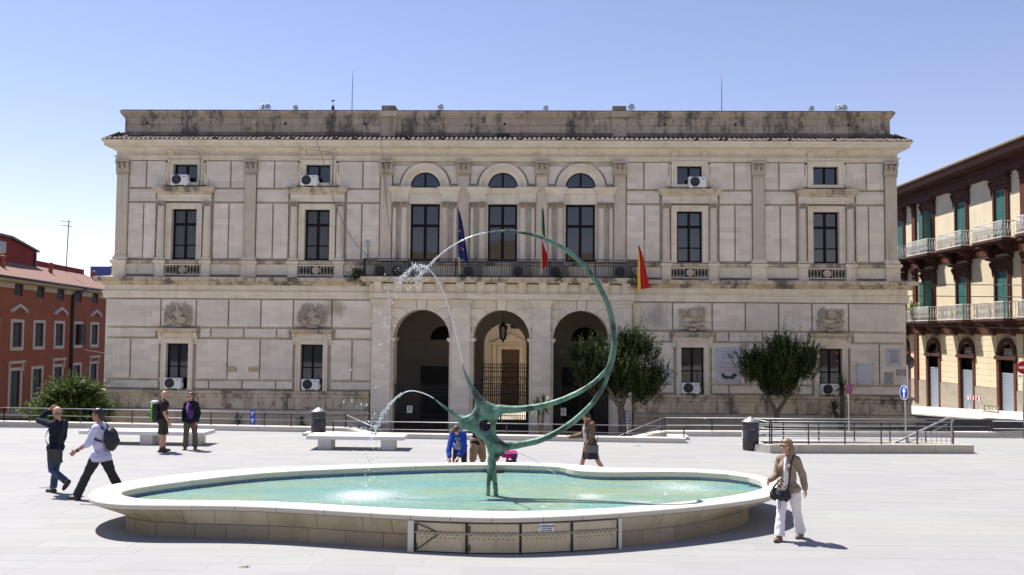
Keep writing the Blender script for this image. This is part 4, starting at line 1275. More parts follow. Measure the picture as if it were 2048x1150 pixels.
for ch in t.children:
    if ch.name.startswith('cloth'): ch.location.x -= .33

# plaques on the right-hand ground floor
def plaque(u0, u1, z0, z1, label, mat, lines, arch=False, ink=M_ink, sunk=V_LO - .07, group='wall plaques'):
    t = empty('wall_plaque', (X0 + (u0 + u1) / 2, Y0 + sunk, z0), 0, label, 'plaque', group)
    w, h = (u1 - u0), z1 - z0
    mb = MB()
    P = [(-w / 2, 0), (w / 2, 0), (w / 2, h)] + ([(w / 2 * math.cos(R(a)), h + .10 * math.sin(R(a))) for a in range(20, 180, 20)] if arch else []) + [(-w / 2, h)]
    mb.prism(P, -.035, .0); mb.build('slab', mat, t)
    for sx in (-1, 1):
        for zz in (.07, h - .07):
            mb = MB(); mb.ell((sx * (w / 2 - .07), -.038, zz), (.028, .018, .028), 8, 5); mb.build('stud', M_iron, t)
    mb = MB(); rl = random.Random(int(u0 * 100))
    for (z, hw, th) in lines:
        x = -hw
        while x < hw - .02:
            q = min(rl.uniform(.03, .12), hw - x)
            mb.box(x, x + q, -.0375, -.0355, z, z + th); x += q + .02
    mb.build('lettering', ink, t, 'stuff')
    return t
M_plq = simple('greyish_white_marble', (.50, .50, .52), .55, var=.1, scale=2.5)
M_plq2 = simple('weathered_grey_plaque', (.36, .34, .31), .7, var=.12, scale=3)
t = plaque(10.35, 11.6, 1.03, 2.70, 'large marble plaque with rounded top and a dark wreath left of the small tree', M_plq, [(.98, .28, .035), (.86, .12, .03), (.76, .45, .025), (.66, .33, .025), (.56, .44, .025)], True, M_inkred)
mb = MB()
rl = random.Random(4)
for k in range(7):
    p = [(rl.uniform(-.42, .42), 0, rl.uniform(1.15, 1.6)) for _ in range(3)]
    mb.tube([(a, -.037, c) for a, b, c in p], .008, 4)
mb.build('engraved_drawing', M_inkred, t)
mb = MB()
for k in range(70):
    a = rl.uniform(200, 340); r = rl.uniform(.28, .40)
    mb.ell((r * math.cos(R(a)) * 1.0, -.07, .52 + r * math.sin(R(a)) * .65 + rl.uniform(-.05, .05)), (.045, .02, .03), 5, 4, Matrix.Rotation(rl.uniform(0, 3), 3, 'Y'))
mb.build('laurel_wreath', simple('dark_bronze_wreath', (.02, .035, .02), .6), t)
plaque(17.1, 17.92, 1.05, 2.08, 'square white marble plaque with four studs right of the small tree', M_plq, [(.93, .2, .015)])
plaque(18.55, 19.22, 1.95, 2.82, 'white plaque covered with lettering, topmost of three by the right corner', M_plq, [(.74 - k * .06, .20 + .06 * (k % 2), .028) for k in range(11)])
plaque(18.42, 18.84, 1.07, 1.66, 'faded grey plaque below the lettered white plaque by the right corner', M_plq2, [(.42 - k * .07, .10, .02) for k in range(5)])
plaque(18.98, 19.46, 1.50, 1.80, 'small wide grey plaque nearest the right corner of the town hall', M_plq2, [(.15, .12, .015)])
plaque(7.5, 8.28, .98, 1.75, 'white plaque half hidden behind the big tree', M_plq, [(.5 - k * .08, .22, .02) for k in range(4)])

# cables drooping over the front
def cable(pts, label, r=.011, mat=M_cable):
    t = MB(); b = Vector((X0, Y0, 0))
    P = [Vector(p) for p in pts]
    out = []
    for i in range(len(P) - 1):           # Catmull-Rom
        p0, p1, p2, p3 = P[max(i - 1, 0)], P[i], P[i + 1], P[min(i + 2, len(P) - 1)]
        for k in range(6):
            u = k / 6
            out.append(.5 * ((2 * p1) + (-p0 + p2) * u + (2 * p0 - 5 * p1 + 4 * p2 - p3) * u * u + (-p0 + 3 * p1 - 3 * p2 + p3) * u ** 3))
    out.append(P[-1])
    t.tube(out, r, 5)
    o = t.build('cable', mat)
    o.location = b
    tag(o, label, 'cable', 'cables on the town hall front')
cable([(-9.45, .2, 14.42), (-9.1, -.66, 12.72), (-8.85, -.5, 11.9), (-8.45, -.35, 10.4), (-7.95, -.25, 9.0), (-7.2, -.15, 7.7), (-6.55, -.1, 7.05)], 'long cable drooping from the parapet to the left end of the balcony', .013)
cable([(-5.95, -.63, 12.75), (-5.92, -.22, 12.0), (-5.85, -.14, 11.0), (-5.6, -.14, 8.8), (-5.2, -.3, 7.0)], 'thin cable running down beside the left pilaster of the arched windows', .008)
mb = MB(); mb.tube([(-6.62, -.04, 6.9), (-6.62, -.04, 7.85), (-6.72, -.1, 7.9)], .03, 6); mb.box(-6.7, -6.54, -.12, .02, 7.7, 7.85)
o = mb.build('conduit', simple('pale_blue_conduit', (.32, .38, .46), .5)); o.location = (X0, Y0, 0); tag(o, 'short pale conduit pipe on the wall at the balcony left end', 'pipe')
for (c, lab) in ((-15.78, 'thin drain pipe and bracket arm beside the leftmost attic window'), (-9.155, 'thin drain pipe beside the second attic window from the left')):
    mb = MB(); mb.tube([(c + .74, V_UP - .17, 10.5), (c + .74, V_UP - .17, 12.0), (c + .72, V_UP - .34, 12.2)], .03, 6); mb.tube([(c + .70, V_UP - .36, 12.2), (c - .35, V_UP - .5, 12.32)], .022, 5)
    o = mb.build('drain_pipe', M_tin); o.location = (X0, Y0, 0); tag(o, lab, 'pipe')

# floodlights, masts and bits on the parapet
FL_G = 'round floodlights on the parapet'
def floodlight(u, label, two=False, s=1.0):
    t = empty('floodlight', (X0 + u, Y0 + ATV - .05, 14.46), 0, label, 'floodlight', FL_G)
    def one(x, a):
        m = Matrix.Translation((x, 0, .19 * s)) @ Matrix.Rotation(R(a), 4, 'Z') @ Matrix.Rotation(R(90), 4, 'X')
        mb = MB(); mb.lathe([(.03, -.10), (.10, -.08), (.135 * s, .0), (.14 * s, .05), (.12 * s, .05)], n=14); mb.xf(m); mb.build('reflector', M_tin, t)
        mb = MB(); mb.lathe([(.001, .045), (.12 * s, .045)], n=14); mb.xf(m); mb.build('lens', simple('floodlight_lens', (.35, .40, .42), .2) if 'floodlight_lens' not in bpy.data.materials else bpy.data.materials['floodlight_lens'], t)
        mb = MB(); mb.tube([(x - .15 * s, 0, .19 * s), (x - .15 * s, 0, .03), (x + .15 * s, 0, .03), (x + .15 * s, 0, .19 * s)], .012, 5); mb.tube([(x, 0, 0), (x, 0, .03)], .03, 6); mb.build('yoke', M_dsteel, t)
    one(0, 0)
    if two: one(-.28, -70)
floodlight(-11.85, 'pair of floodlights on the parapet, leftmost of all', True)
floodlight(-10.45, 'small floodlight on the parapet between the leftmost pair and the little finial', s=.85)
floodlight(-3.15, 'floodlight on the parapet just right of the left pier')
floodlight(2.1, 'floodlight on the parapet midway between the two piers', s=.85)
floodlight(6.35, 'floodlight on the parapet just right of the right pier', s=1.1)
floodlight(15.25, 'small floodlight on the parapet beside the rightmost pair', s=.85)
floodlight(16.85, 'pair of floodlights on the parapet, rightmost of all', True)
for u, h, lab in ((-7.68, 2.2, 'thin aerial mast on the left half of the roof'), (10.9, 2.1, 'thin aerial mast on the right half of the roof')):
    mb = MB(); mb.tube([(0, 0, 0), (0, 0, h)], [.022, .012], 6); mb.lathe([(.07, 0), (.07, .03), (.02, .05)], n=8)
    o = mb.build('aerial_mast', M_dsteel); o.location = (X0 + u, Y0 + ATV + .3, 14.46); tag(o, lab, 'mast', 'aerial masts on the roof')
mb = MB(); mb.lathe([(.05, 0), (.07, .06), (.09, .18), (.07, .26), (.03, .3), (.012, .34), (.012, .52)], n=10); mb.tube([(-.10, 0, .5), (.0, 0, .55), (.1, 0, .53)], [.02, .05, .01], 6)
o = mb.build('finial', simple('dark_clay_finial', (.10, .06, .04), .8)); o.location = (X0 - 8.6, Y0 + ATV + .1, 14.46); tag(o, 'little urn shaped finial on the parapet left of the left mast', 'finial')

# simple church block added behind the viewer so the tall windows mirror something
t = empty('church_block', (-2, -24, 0), 0, 'simple church block added behind the viewer, mirrored in the tall balcony windows', 'building')
M_ch = limestone('church_stone', (.50, .40, .27), stain=.3, ochre_amt=.3)
mb = MB(); mb.box(-18, 18, -20, 0, -1, 13.6); mb.prism([(-7, 13.6), (7, 13.6), (5, 14.4), (2.4, 15.2), (-2.4, 15.2), (-5, 14.4)], -3, 0); mb.build('wall', M_ch, t)
for x in (-14, -9, -4.6, 4.6, 9, 14):
    mb = MB(); mb.box(x - .6, x + .6, 0, .35, -.5, 11.3); mb.build('pilaster', M_ch, t)
mb = MB(); mb.box(-15.4, 15.4, 0, .7, 11.3, 12.4); mb.build('cornice', M_ch, t)
for x in (-11.5, 0, 11.5):
    mb = MB(); mb.box(x - 1.2, x + 1.2, .02, .06, -.5, 4.2); mb.build('door', M_frame, t)
# ------------------------------------------------------------------ red house on the left
LB = empty('red_house', (-37.19, 62.0, 0), R(97.56), 'dark red house with brown shutters and tiled roof left of the town hall', 'building')
def render_mat(name, base, var=.10, sc_=1.2):
    t = NT(name); p = t.pos()
    a = t.noise(p, sc_ * .5, 7, .6); b = t.noise(t.pos((1.8, 1.8, .2)), 1.1, 7, .7)
    c = t.mix(t.ramp(a, [(.3, 0), (.7, 1)]), base, tuple(x * (1 - var * 2) for x in base))
    c = t.mix(t.ramp(b, [(.5, 0), (.75, .35)]), c, tuple(x * .55 for x in base))
    t.bump(t.noise(p, 35, 4), .25, .01)
    return t.done(c, .88, 0, .25)
M_red = render_mat('dark_red_render', (.36, .112, .060))
M_cream = render_mat('cream_plaster', (.60, .50, .33))
M_pinkst = simple('pinkish_stone_frame', (.60, .52, .42), .8, var=.12)
M_shut = simple('dark_olive_shutter', (.028, .030, .020), .6, var=.2)
M_rooft = None
def roof_mat():
    t = NT('pinkish_roof_tiles'); 
    src = t.n('ShaderNodeTexCoord').outputs['Object']
    mp = t.n('ShaderNodeMapping'); mp.inputs['Scale'].default_value = (1, 1, 1); t.l(src, mp.inputs[0])
    wv = t.n('ShaderNodeTexWave'); wv.wave_type = 'BANDS'; wv.bands_direction = 'X'; wv.inputs['Scale'].default_value = 1.4; wv.inputs['Distortion'].default_value = .3
    t.l(mp.outputs[0], wv.inputs[0])
    n1 = t.noise(t.pos((3, 3, 8)), 2.0, 6, .7)
    c = t.mix(t.ramp(n1, [(.3, 0), (.7, 1)]), (.30, .165, .13), (.17, .095, .075))
    t.bump(wv.outputs['Fac'], .6, .06)
    return t.done(c, .85)
M_rooft = roof_mat()
def holes_wall(x0, x1, z0, z1, holes, mat, parent, depth=.22, name='wall'):
    return wall_grid(x0, x1, z0, z1, 0, holes, depth).build(name, mat, parent)
TOPC = [2.74, 6.62, 10.57, 14.55, 18.62]; BOTC = [2.68, 6.5, 10.55, 14.6, 18.75]
TOPC = [-9.1, -5.15, -1.2] + TOPC; MIDC = [-9.1, -5.15, -1.2] + [2.73, 6.6, 10.55, 14.62, 18.7]; BOTC = [-9.1, -5.1, -1.25] + BOTC
hs = [(c - .74, c + .74, 5.84, 6.72) for c in TOPC] + [(c - .8, c + .8, 2.12, 3.92) for c in MIDC]
for i, c in enumerate(BOTC):
    hs.append((c - .82, c + .82, -2.55, .42) if i in (1, 3) else (c - .82, c + .82, -1.75, .40))
holes_wall(-12, 24, -3.2, 7.0, hs, M_red, LB)
mb = MB(); mb.box(-12, 24, .3, 9, -3.2, 7.0); mb.build('core', M_red, LB)
def shutter_leaf(w, h, mat, slats, nm='shutter', thick=.035):
    mb = MB(); f = min(.07, w * .16)
    mb.box(0, f, -thick, 0, 0, h); mb.box(w - f, w, -thick, 0, 0, h); mb.box(f, w - f, -thick, 0, 0, f); mb.box(f, w - f, -thick, 0, h - f, h); mb.box(f, w - f, -thick, 0, h * .48, h * .48 + f)
    z = f
    step = (h - 2 * f) / slats
    for k in range(slats):
        z = f + step * k
        mb.add([(f, -thick * .9, z), (w - f, -thick * .9, z), (w - f, -thick * .15, z + step * .85), (f, -thick * .15, z + step * .85)], [(0, 1, 2, 3)])
    mb.box(f, w - f, -.004, -.001, f, h - f)
    return mb.mesh(nm, mat)
sh_top = shutter_leaf(.73, .87, M_shut, 10); sh_mid = shutter_leaf(.79, 1.79, M_shut, 20)
def house_window(c, z0, z1, hw, leafm, frame, sill, label=None, open_right=False, hood=None):
    w = MB(); w.box(c - hw, c + hw, .16, .2, z0, z1)
    o = w.build('window', M_frame, LB)
    g = MB(); g.box(c - hw + .06, c - .05, .148, .158, z0 + .06, z1 - .06); g.build('pane', M_glass, o)
    g = MB(); g.box(c + .05, c + hw - .06, .148, .158, z0 + .06, z1 - .06); g.build('pane', M_glass, o)
    lw = hw - .01
    a = mobj('shutter', leafm, o); a.location = (c - hw + .005, .10, z0 + .005)
    b = mobj('shutter', leafm, o); b.location = (c + .005, .10, z0 + .005)
    if open_right:
        b.location = (c + hw - .02, -.02, z0 + .005); b.rotation_euler = (0, 0, R(-8))
    if frame:
        m = MB(); t_ = .30
        for s in (-1, 1): m.box(min(c + s * hw, c + s * (hw + t_)), max(c + s * hw, c + s * (hw + t_)), -.05, .0, z0 - (.26 if sill else 0), z1)
        m.box(c - hw - t_, c + hw + t_, -.05, 0, z1, z1 + .22)
        if sill: m.box(c - hw, c + hw, -.08, 0, z0 - .26, z0)
        m.build('window_frame', M_pinkst, o)
    if hood == 'gable':
        m = MB()
        for s in (-1, 1):
            P = [(c + s * 1.28, 4.62), (c + s * 1.28, 4.86), (c, 5.28), (c, 5.06), (c + s * 1.08, 4.72), (c + s * 1.08, 4.62)]
            m.prism(P if s < 0 else P[::-1], -.22, 0)
        m.build('gable_hood', M_pinkst, o)
    if hood == 'flat':
        m = MB(); m.box(c - 1.32, c + 1.32, -.20, 0, .98, 1.12); m.box(c - 1.25, c + 1.25, -.10, 0, .90, .98)
        for s in (-1, 1): m.box(min(c + s * 1.02, c + s * 1.2), max(c + s * 1.02, c + s * 1.2), -.12, 0, .35, .90)
        m.build('flat_hood', M_pinkst, o)
for i, c in enumerate(TOPC): house_window(c, 5.845, 6.715, .735, sh_top, False, False)
for i, c in enumerate(MIDC): house_window(c, 2.125, 3.915, .795, sh_mid, True, True, open_right=(i == 6), hood='gable' if i in (1, 3, 5, 7) else None)
sh_door = shutter_leaf(.80, 2.95, M_shut, 26); sh_bot = shutter_leaf(.80, 2.13, M_shut, 22)
for i, c in enumerate(BOTC):
    d = i in (1, 3)
    house_window(c, -2.545 if d else -1.745, .415 if d else .395, .815, sh_door if d else sh_bot, True, not d, hood='flat' if i in (1, 3, 5, 7) else None)
mb = MB(); mb.sweep([(-12, 0), (24, 0)], [(0, 6.40), (.05, 6.42), (.05, 6.5), (.18, 6.55), (.18, 6.72), (.45, 6.80), (.50, 6.98), (-.1, 7.0)])
# cut the band clear of the small windows by setting it above them
mb.v = [(x, y, z if z > 6.75 else 6.745 + (z - 6.4) * .1) for x, y, z in mb.v]
mb.build('eaves_moulding', M_cream, LB)
xs_ = [-12] + [v for c in TOPC for v in (c - .76, c + .76)] + [24]
for a, b in zip(xs_[0::2], xs_[1::2]):
    mb = MB(); mb.box(a, b, -.06, 0, 6.36, 6.742); mb.build('eaves_band', M_cream, LB)
mb = MB(); mb.box(-12, 24, -.66, -.50, 6.98, 7.10); mb.tube([(-12, -.62, 7.06), (24, -.62, 7.06)], .09, 6); mb.build('gutter', M_dsteel, LB)
mb = MB(); mb.add([(-12, -.62, 7.10), (24, -.62, 7.10), (24, 2.9, 8.8), (-12, 2.9, 8.8), (-12, -.62, 7.0), (24, -.62, 7.0), (24, 2.9, 8.4), (-12, 2.9, 8.4)], [(0, 1, 2, 3), (4, 7, 6, 5), (1, 5, 6, 2), (0, 3, 7, 4), (0, 4, 5, 1)])
mb.build('roof', M_rooft, LB)
M_redup = render_mat('red_plaster_upper', (.26, .045, .035))  # redder plaster of the roof parapet and attic storey
mb = MB(); mb.box(-12, 24, 2.9, 3.4, 7.9, 9.22); mb.build('roof_parapet', M_redup, LB)
mb = MB(); mb.prism([(-12, 8.0), (12.1, 8.0), (12.1, 9.85), (7.1, 10.5), (-12, 10.5)], 2.6, 8.0); r_ = mb.build('attic_storey', M_redup, LB)
mb = MB(); mb.prism([(-12, 10.5), (7.15, 10.5), (12.3, 9.83), (12.3, 9.98), (7.2, 10.67), (-12, 10.67)], 2.4, 8.1); mb.build('attic_roof_edge', M_dsteel, r_)
mb = MB(); mb.box(1.2, 6.5, 2.57, 2.6, 9.25, 10.12); mb.build('attic_opening', M_glass, r_)
mb = MB(); mb.box(11.7, 11.9, 2.46, 2.58, 8.2, 9.75); mb.build('attic_pipe', M_dsteel, r_)
mb = MB(); mb.tube([(13.1, -.12, -3.0), (13.1, -.12, 6.35), (13.6, -.45, 6.6), (15.3, -.55, 6.98)], .14, 8); mb.build('downpipe', M_dsteel, LB)
M_chim = simple('terracotta_chimney', (.32, .12, .08), .85, var=.2)
for x, y in ((2.6, 1.1), (3.4, 1.6), (12.6, 1.6), (23.2, 1.7)):
    z = 7.1 + (y + .62) * .483
    mb = MB(); mb.lathe([(.17, -.3), (.16, .65), (.20, .68), (.20, .78), (.12, .86), (.001, .88)], (x, y, z), 10); mb.build('chimney_pot', M_chim, LB)
# raised stone stair with a dark railing in front of the door
st = tag(empty('door_stair', (-37.19, 62.0, 0), R(97.56), 'low stone stair with a dark railing in front of the red house door', 'stair'))
for k in range(5):
    mb = MB(); mb.box(-2 + 0.0, 5.2 + .35 * k, -2.6, -.06, -3.2, -2.42 - .16 * k); mb.build('step', M_sill, st)
mb = MB()
for i in range(28):
    x = -2 + 7.1 * i / 27
    mb.tube([(x, -2.5, -2.42), (x, -2.5, -1.5)], .014, 4)
mb.build('bars', M_iron, st, 'stuff')
mb = MB(); mb.box(-2.05, 5.15, -2.53, -2.47, -1.52, -1.47); mb.build('handrail', M_iron, st)
t = empty('potted_plant', (-37.19, 62.0, 0), R(97.56), 'small potted plant on a stand by the red house stair', 'plant')
mb = MB(); mb.tube([(4.9, -2.0, -2.42), (4.9, -2.0, -1.55)], .06, 6); mb.build('stand', M_iron, t)
mb = MB(); mb.lathe([(.10, 0), (.42, .22), (.44, .26), (.38, .26)], (4.9, -2.0, -1.55), 12); mb.build('bowl', M_chim, t)
# blue box on a roof further away, TV aerial
t = empty('rooftop_tank_room', (-47.0, 95.0, 0), 0, 'small blue rooftop room seen over the red roof beside the town hall corner', 'building')
mb = MB(); mb.box(-.4, 2.6, 0, 5, 0, 10.25); mb.build('walls', simple('blue_wall', (.085, .13, .36), .7, var=.1), t)
mb = MB(); mb.lathe([(1.0, 10.26), (1.0, 10.42), (.9, 10.46), (.001, 10.47)], (1.6, 2.5, 0), 16); mb.build('tank_lid', M_dsteel, t)
t = empty('tv_aerial', (-42.16, 80.0, 7.6), 0, 'tall thin television aerial above the red roof', 'aerial')
mb = MB(); mb.tube([(0, 0, 0), (.12, 0, 5.75)], .04, 6); mb.build('mast', M_dsteel, t)
mb = MB()
for z, w in ((5.65, .55), (5.25, .42)):
    mb.tube([(-w, 0, z), (.35, 0, z - .1)], .022, 5)
    for k in range(4): mb.tube([(-w + .25 * k, -.3, z - .02 * k), (-w + .25 * k, .3, z - .02 * k)], .012, 4)
mb.build('elements', M_dsteel, t)
mb = MB(); mb.tube([(-30.4, 60.5, 2.05), (-22, 50, 1.75), (-20.6, 44, 2.05)], .022, 5); tag(mb.build('overhead_cable', M_cable), 'pale cable strung from the red house to the town hall corner', 'cable')

# ------------------------------------------------------------------ cream and brown house on the right
RB = empty('cream_house', (27.0, 60.0, 0), R(-90), 'cream house with brown trim, teal shutters and white balconies right of the town hall', 'building')
M_crm = render_mat('cream_wall', (.74, .64, .45), .06)
M_brn = render_mat('dark_brown_trim', (.085, .040, .032), .12)
M_brn2 = render_mat('reddish_brown_jamb', (.115, .040, .028), .12)
M_teal = simple('teal_shutter', (.035, .150, .130), .55, var=.15)
M_dado = limestone('grey_dado_stone', (.36, .33, .28), stain=.4, ochre_amt=.15, blocks=(.55, .34), swap=True)
M_rol = simple('blue_grey_roller', (.30, .34, .40), .45, .3, var=.1)
M_lrail = simple('white_balcony_paint', (.74, .73, .70), .5, var=.06)
WC = [-6.6, -1.85, 2.9, 7.7, 12.5, 17.3]        # window axes, a = 60 - Y
DC = [-6.3, -1.45, 3.2, 7.95, 12.7, 17.5]
def zpav(a): return min(zk(60 - a), .12) + .34
hs = [(c - .62, c + .62, 8.96, 11.95) for c in WC] + [(c - .64, c + .64, 4.42, 7.22) for c in WC]
wall_grid(-12, 45, 3.55, 13.0, 0, hs, .25).build('upper_wall', M_crm, RB)
mb = MB(); mb.box(-12, 45, .35, 11, -2.5, 13.0); mb.build('core', M_crm, RB)
# ground floor: horizontal stone courses between the arched doors
edges = [-12] + [v for c in DC for v in (c - .80, c + .80)] + [45]
for i, (a, b) in enumerate(zip(edges[0::2], edges[1::2])):
    mb = MB(); mb.box(a, b, .04, .34, -2.5, 3.6); mb.build('ground_wall', M_crm, RB)
    nc = 9
    for k in range(nc):
        z0 = .42 + k * .35; z1 = z0 + .335
        a2, b2 = a + (.28 if i else 0), b - (.28 if i < len(DC) else 0)
        mb = MB(); mb.cbox(a2, b2, -.02, .041, z0, z1, .012); mb.build('stone_course', M_crm, RB)
    mb = MB(); mb.box(a + (.12 if i else 0), b - (.12 if i < len(DC) else 0), -.07, .039, -2.5, .40); mb.build('dado', M_dado, RB)
for c in DC:                               # arched door tops
    mb = MB(); pts = arc(c, 2.28, .80, 180, 0, 16)
    for (xa, za), (xb, zb) in zip(pts[:-1], pts[1:]):
        mb.add([(xa, .035, za), (xb, .035, zb), (xb, .035, 3.6), (xa, .035, 3.6), (xa, .34, za), (xb, .34, zb)], [(0, 1, 2, 3), (0, 4, 5, 1)])
    mb.build('door_arch', M_crm, RB)
    z0 = zpav(c)
    d = MB(); d.box(c - .79, c + .79, .30, .34, z0 - .1, 3.1); D_ = d.build('shop_door', M_frame, RB)
    mb = MB()
    for s in (-1, 1):
        mb = MB(); mb.box(min(c + s * .80, c + s * 1.08), max(c + s * .80, c + s * 1.08), -.08, .3, z0 - .1, 2.1); mb.build('door_jamb', M_brn2, D_)
    mb = MB(); mb.box(c - 1.18, c + 1.18, -.16, .3, 2.1, 2.30); mb.build('transom', M_brn, D_)
    mb = MB(); a_o = arc(c, 2.30, 1.06, 0, 180, 20); a_i = arc(c, 2.30, .78, 0, 180, 20); n = len(a_o)
    mb.add([(x, -.08, z) for x, z in a_o] + [(x, -.08, z) for x, z in a_i] + [(x, .04, z) for x, z in a_o] + [(x, .3, z) for x, z in a_i],
           [(i, i + 1, n + i + 1, n + i) for i in range(n - 1)] + [(2 * n + i, 2 * n + i + 1, i + 1, i) for i in range(n - 1)] + [(n + i, n + i + 1, 3 * n + i + 1, 3 * n + i) for i in range(n - 1)])
    mb.build('door_archivolt', M_brn, D_)
    mb = MB(); mb.prism(arc(c, 2.30, .77, 180, 0, 16), .20, .22); L_ = mb.build('fanlight', M_glass, D_)
    if c in (DC[2], DC[3], DC[4]):
        mb = MB(); mb.prism([(c - .70, 2.34), (c + .70, 2.34), (c + .62, 2.74), (c - .62, 2.74)], .17, .19); s_ = mb.build('shop_sign', M_white, D_)
        mb = MB()
        for k, (x, w) in enumerate(((-.42, .12), (-.22, .16), (.02, .2), (.28, .14))): mb.box(c + x, c + x + w, .165, .168, 2.58, 2.68)
        mb.build('sign_lettering', simple('grey_green_letters', (.18, .32, .30), .6) if 'grey_green_letters' not in bpy.data.materials else bpy.data.materials['grey_green_letters'], D_, 'stuff')
        mb = MB()
        for x in (-.36, .08): mb.box(c + x, c + x + .28, .165, .168, 2.41, 2.47)
        mb.build('sign_line', bpy.data.materials['grey_green_letters'], D_, 'stuff')
    else:
        mb = MB(); rc = random.Random(int(c * 10) + 99)
        for k in range(9):
            x = c - .55 + k * .135
            mb.tube([(x, .18, 2.33), (x + rc.uniform(-.05, .05), .18, 2.42), (x + .05, .18, 2.36 + rc.uniform(.1, .3) * (1 - abs(k - 4) / 6)), (x + .1, .18, 2.33)], .008, 4)
        mb.build('fanlight_scroll', M_white, D_)
    ztop = 1.35
    n = 24
    mb = MB()
    h = (ztop - z0) / n
    for k in range(n):
        z = z0 + h * k
        mb.add([(c - .78, .085, z), (c + .78, .085, z), (c + .78, .065, z + h * .5), (c - .78, .065, z + h * .5), (c + .78, .085, z + h * .97), (c - .78, .085, z + h * .97)], [(0, 1, 2, 3), (3, 2, 4, 5)])
    mb.build('roller_shutter', M_rol, D_)
# belts
run('lower_belt', -12, 45, 0, [(0, 3.58), (.08, 3.6), (.08, 4.10), (.16, 4.16), (.16, 4.24), (0, 4.30)], M_brn2, RB)
run('upper_belt', -12, 45, 0, [(0, 8.18), (.08, 8.2), (.08, 8.66), (.16, 8.72), (.16, 8.80), (0, 8.86)], M_brn2, RB)
run('frieze', -12, 45, 0, [(0, 12.78), (.12, 12.8), (.12, 13.2), (.2, 13.25), (.2, 13.4), (.6, 13.5), (.95, 13.6), (1.0, 13.9), (1.05, 13.98), (-.5, 14.0)], M_brn, RB)
mb = MB(); mb.add([(-12, -1.05, 14.0), (45, -1.05, 14.0), (45, 4, 15.3), (-12, 4, 15.3)], [(0, 1, 2, 3)]); mb.build('roof', M_rooft, RB)
mb = MB()
for i in range(280):
    a = -12 + i * .2
    mb.tube([(a, -1.14, 14.06), (a, -.2, 14.30)], .075, 5)
mb.build('eaves_tiles', simple('pale_old_tiles', (.40, .33, .24), .9, var=.3), RB, 'stuff')
for a in (-9.0, -4.05, 10.2, 24.5):
    mb = MB(); mb.box(a - .26, a + .26, -.16, 0, 4.3, 8.16); mb.box(a - .26, a + .26, -.16, 0, 8.88, 12.2); mb.box(a - .34, a + .34, -.22, 0, 4.3, 4.6); mb.box(a - .34, a + .34, -.22, 0, 8.88, 9.15); mb.box(a - .3, a + .3, -.12, .04, -1.2, 3.57)
    p = mb.build('corner_pilaster', M_brn2, RB)
    mb = MB(); capital(mb, a, .5, -.08, 12.2, 12.78, .12); capital(mb, a, .5, -.08, 7.6, 8.17, .12); mb.build('pilaster_capital', M_brn, p)
# windows with hoods, shutters, balconies
sh_u = shutter_leaf(.60, 2.9, M_teal, 40); sh_m = shutter_leaf(.62, 2.72, M_teal, 38)
def balcony(c, z, plain):
    B = MB(); B.box(c - 1.72, c + 1.72, -.92, 0, z - .14, z); B.box(c - 1.66, c + 1.66, -.86, 0, z - .22, z - .14)
    o = B.build('balcony', M_brn, RB)
    for s in (-1, 1):
        x = c + s * 1.05
        m = MB(); m.prism([(-.02, z - .95), (-.22, z - .85), (-.34, z - .6), (-.62, z - .5), (-.78, z - .3), (-.82, z - .22), (0, z - .22), (0, z - .95)], x - .2, x + .2, 'x'); m.build('corbel', M_brn, o)
    m = MB(); h = .98
    def seg(p, q, n):
        for i in range(n + 1):
            x = p[0] + (q[0] - p[0]) * i / n; y = p[1] + (q[1] - p[1]) * i / n
            w = .024 if plain else .012
            if plain:
                m.lathe([(.018, z + .06), (.034, z + .25), (.016, z + .45), (.034, z + .68), (.018, z + h - .06)], (x, y, 0), 5)
            else:
                m.tube([(x, y, z + .05), (x + .03, y, z + .3), (x - .03, y, z + .6), (x, y, z + h - .05)], .016, 4)
                if i < n:
                    dx, dy = (q[0] - p[0]) / n / 2, (q[1] - p[1]) / n / 2
                    m.tube([(x, y, z + .2), (x + dx, y + dy, z + .45), (x + 2 * dx, y + 2 * dy, z + .2)], .011, 4, False); m.tube([(x, y, z + .75), (x + dx, y + dy, z + .5), (x + 2 * dx, y + 2 * dy, z + .75)], .011, 4, False)
    seg((c - 1.64, -.86), (c + 1.64, -.86), 20); seg((c - 1.64, -.86), (c - 1.64, -.03), 5); seg((c + 1.64, -.86), (c + 1.64, -.03), 5)
    m.build('balusters', M_lrail, o, 'stuff')
    m = MB()
    for zz in (z + .03, z + h - .05): 
        m.box(c - 1.67, c + 1.67, -.89, -.83, zz, zz + .05); m.box(c - 1.67, c - 1.61, -.829, -.02, zz, zz + .05); m.box(c + 1.61, c + 1.67, -.829, -.02, zz, zz + .05)
    m.build('balcony_rail', M_lrail, o)
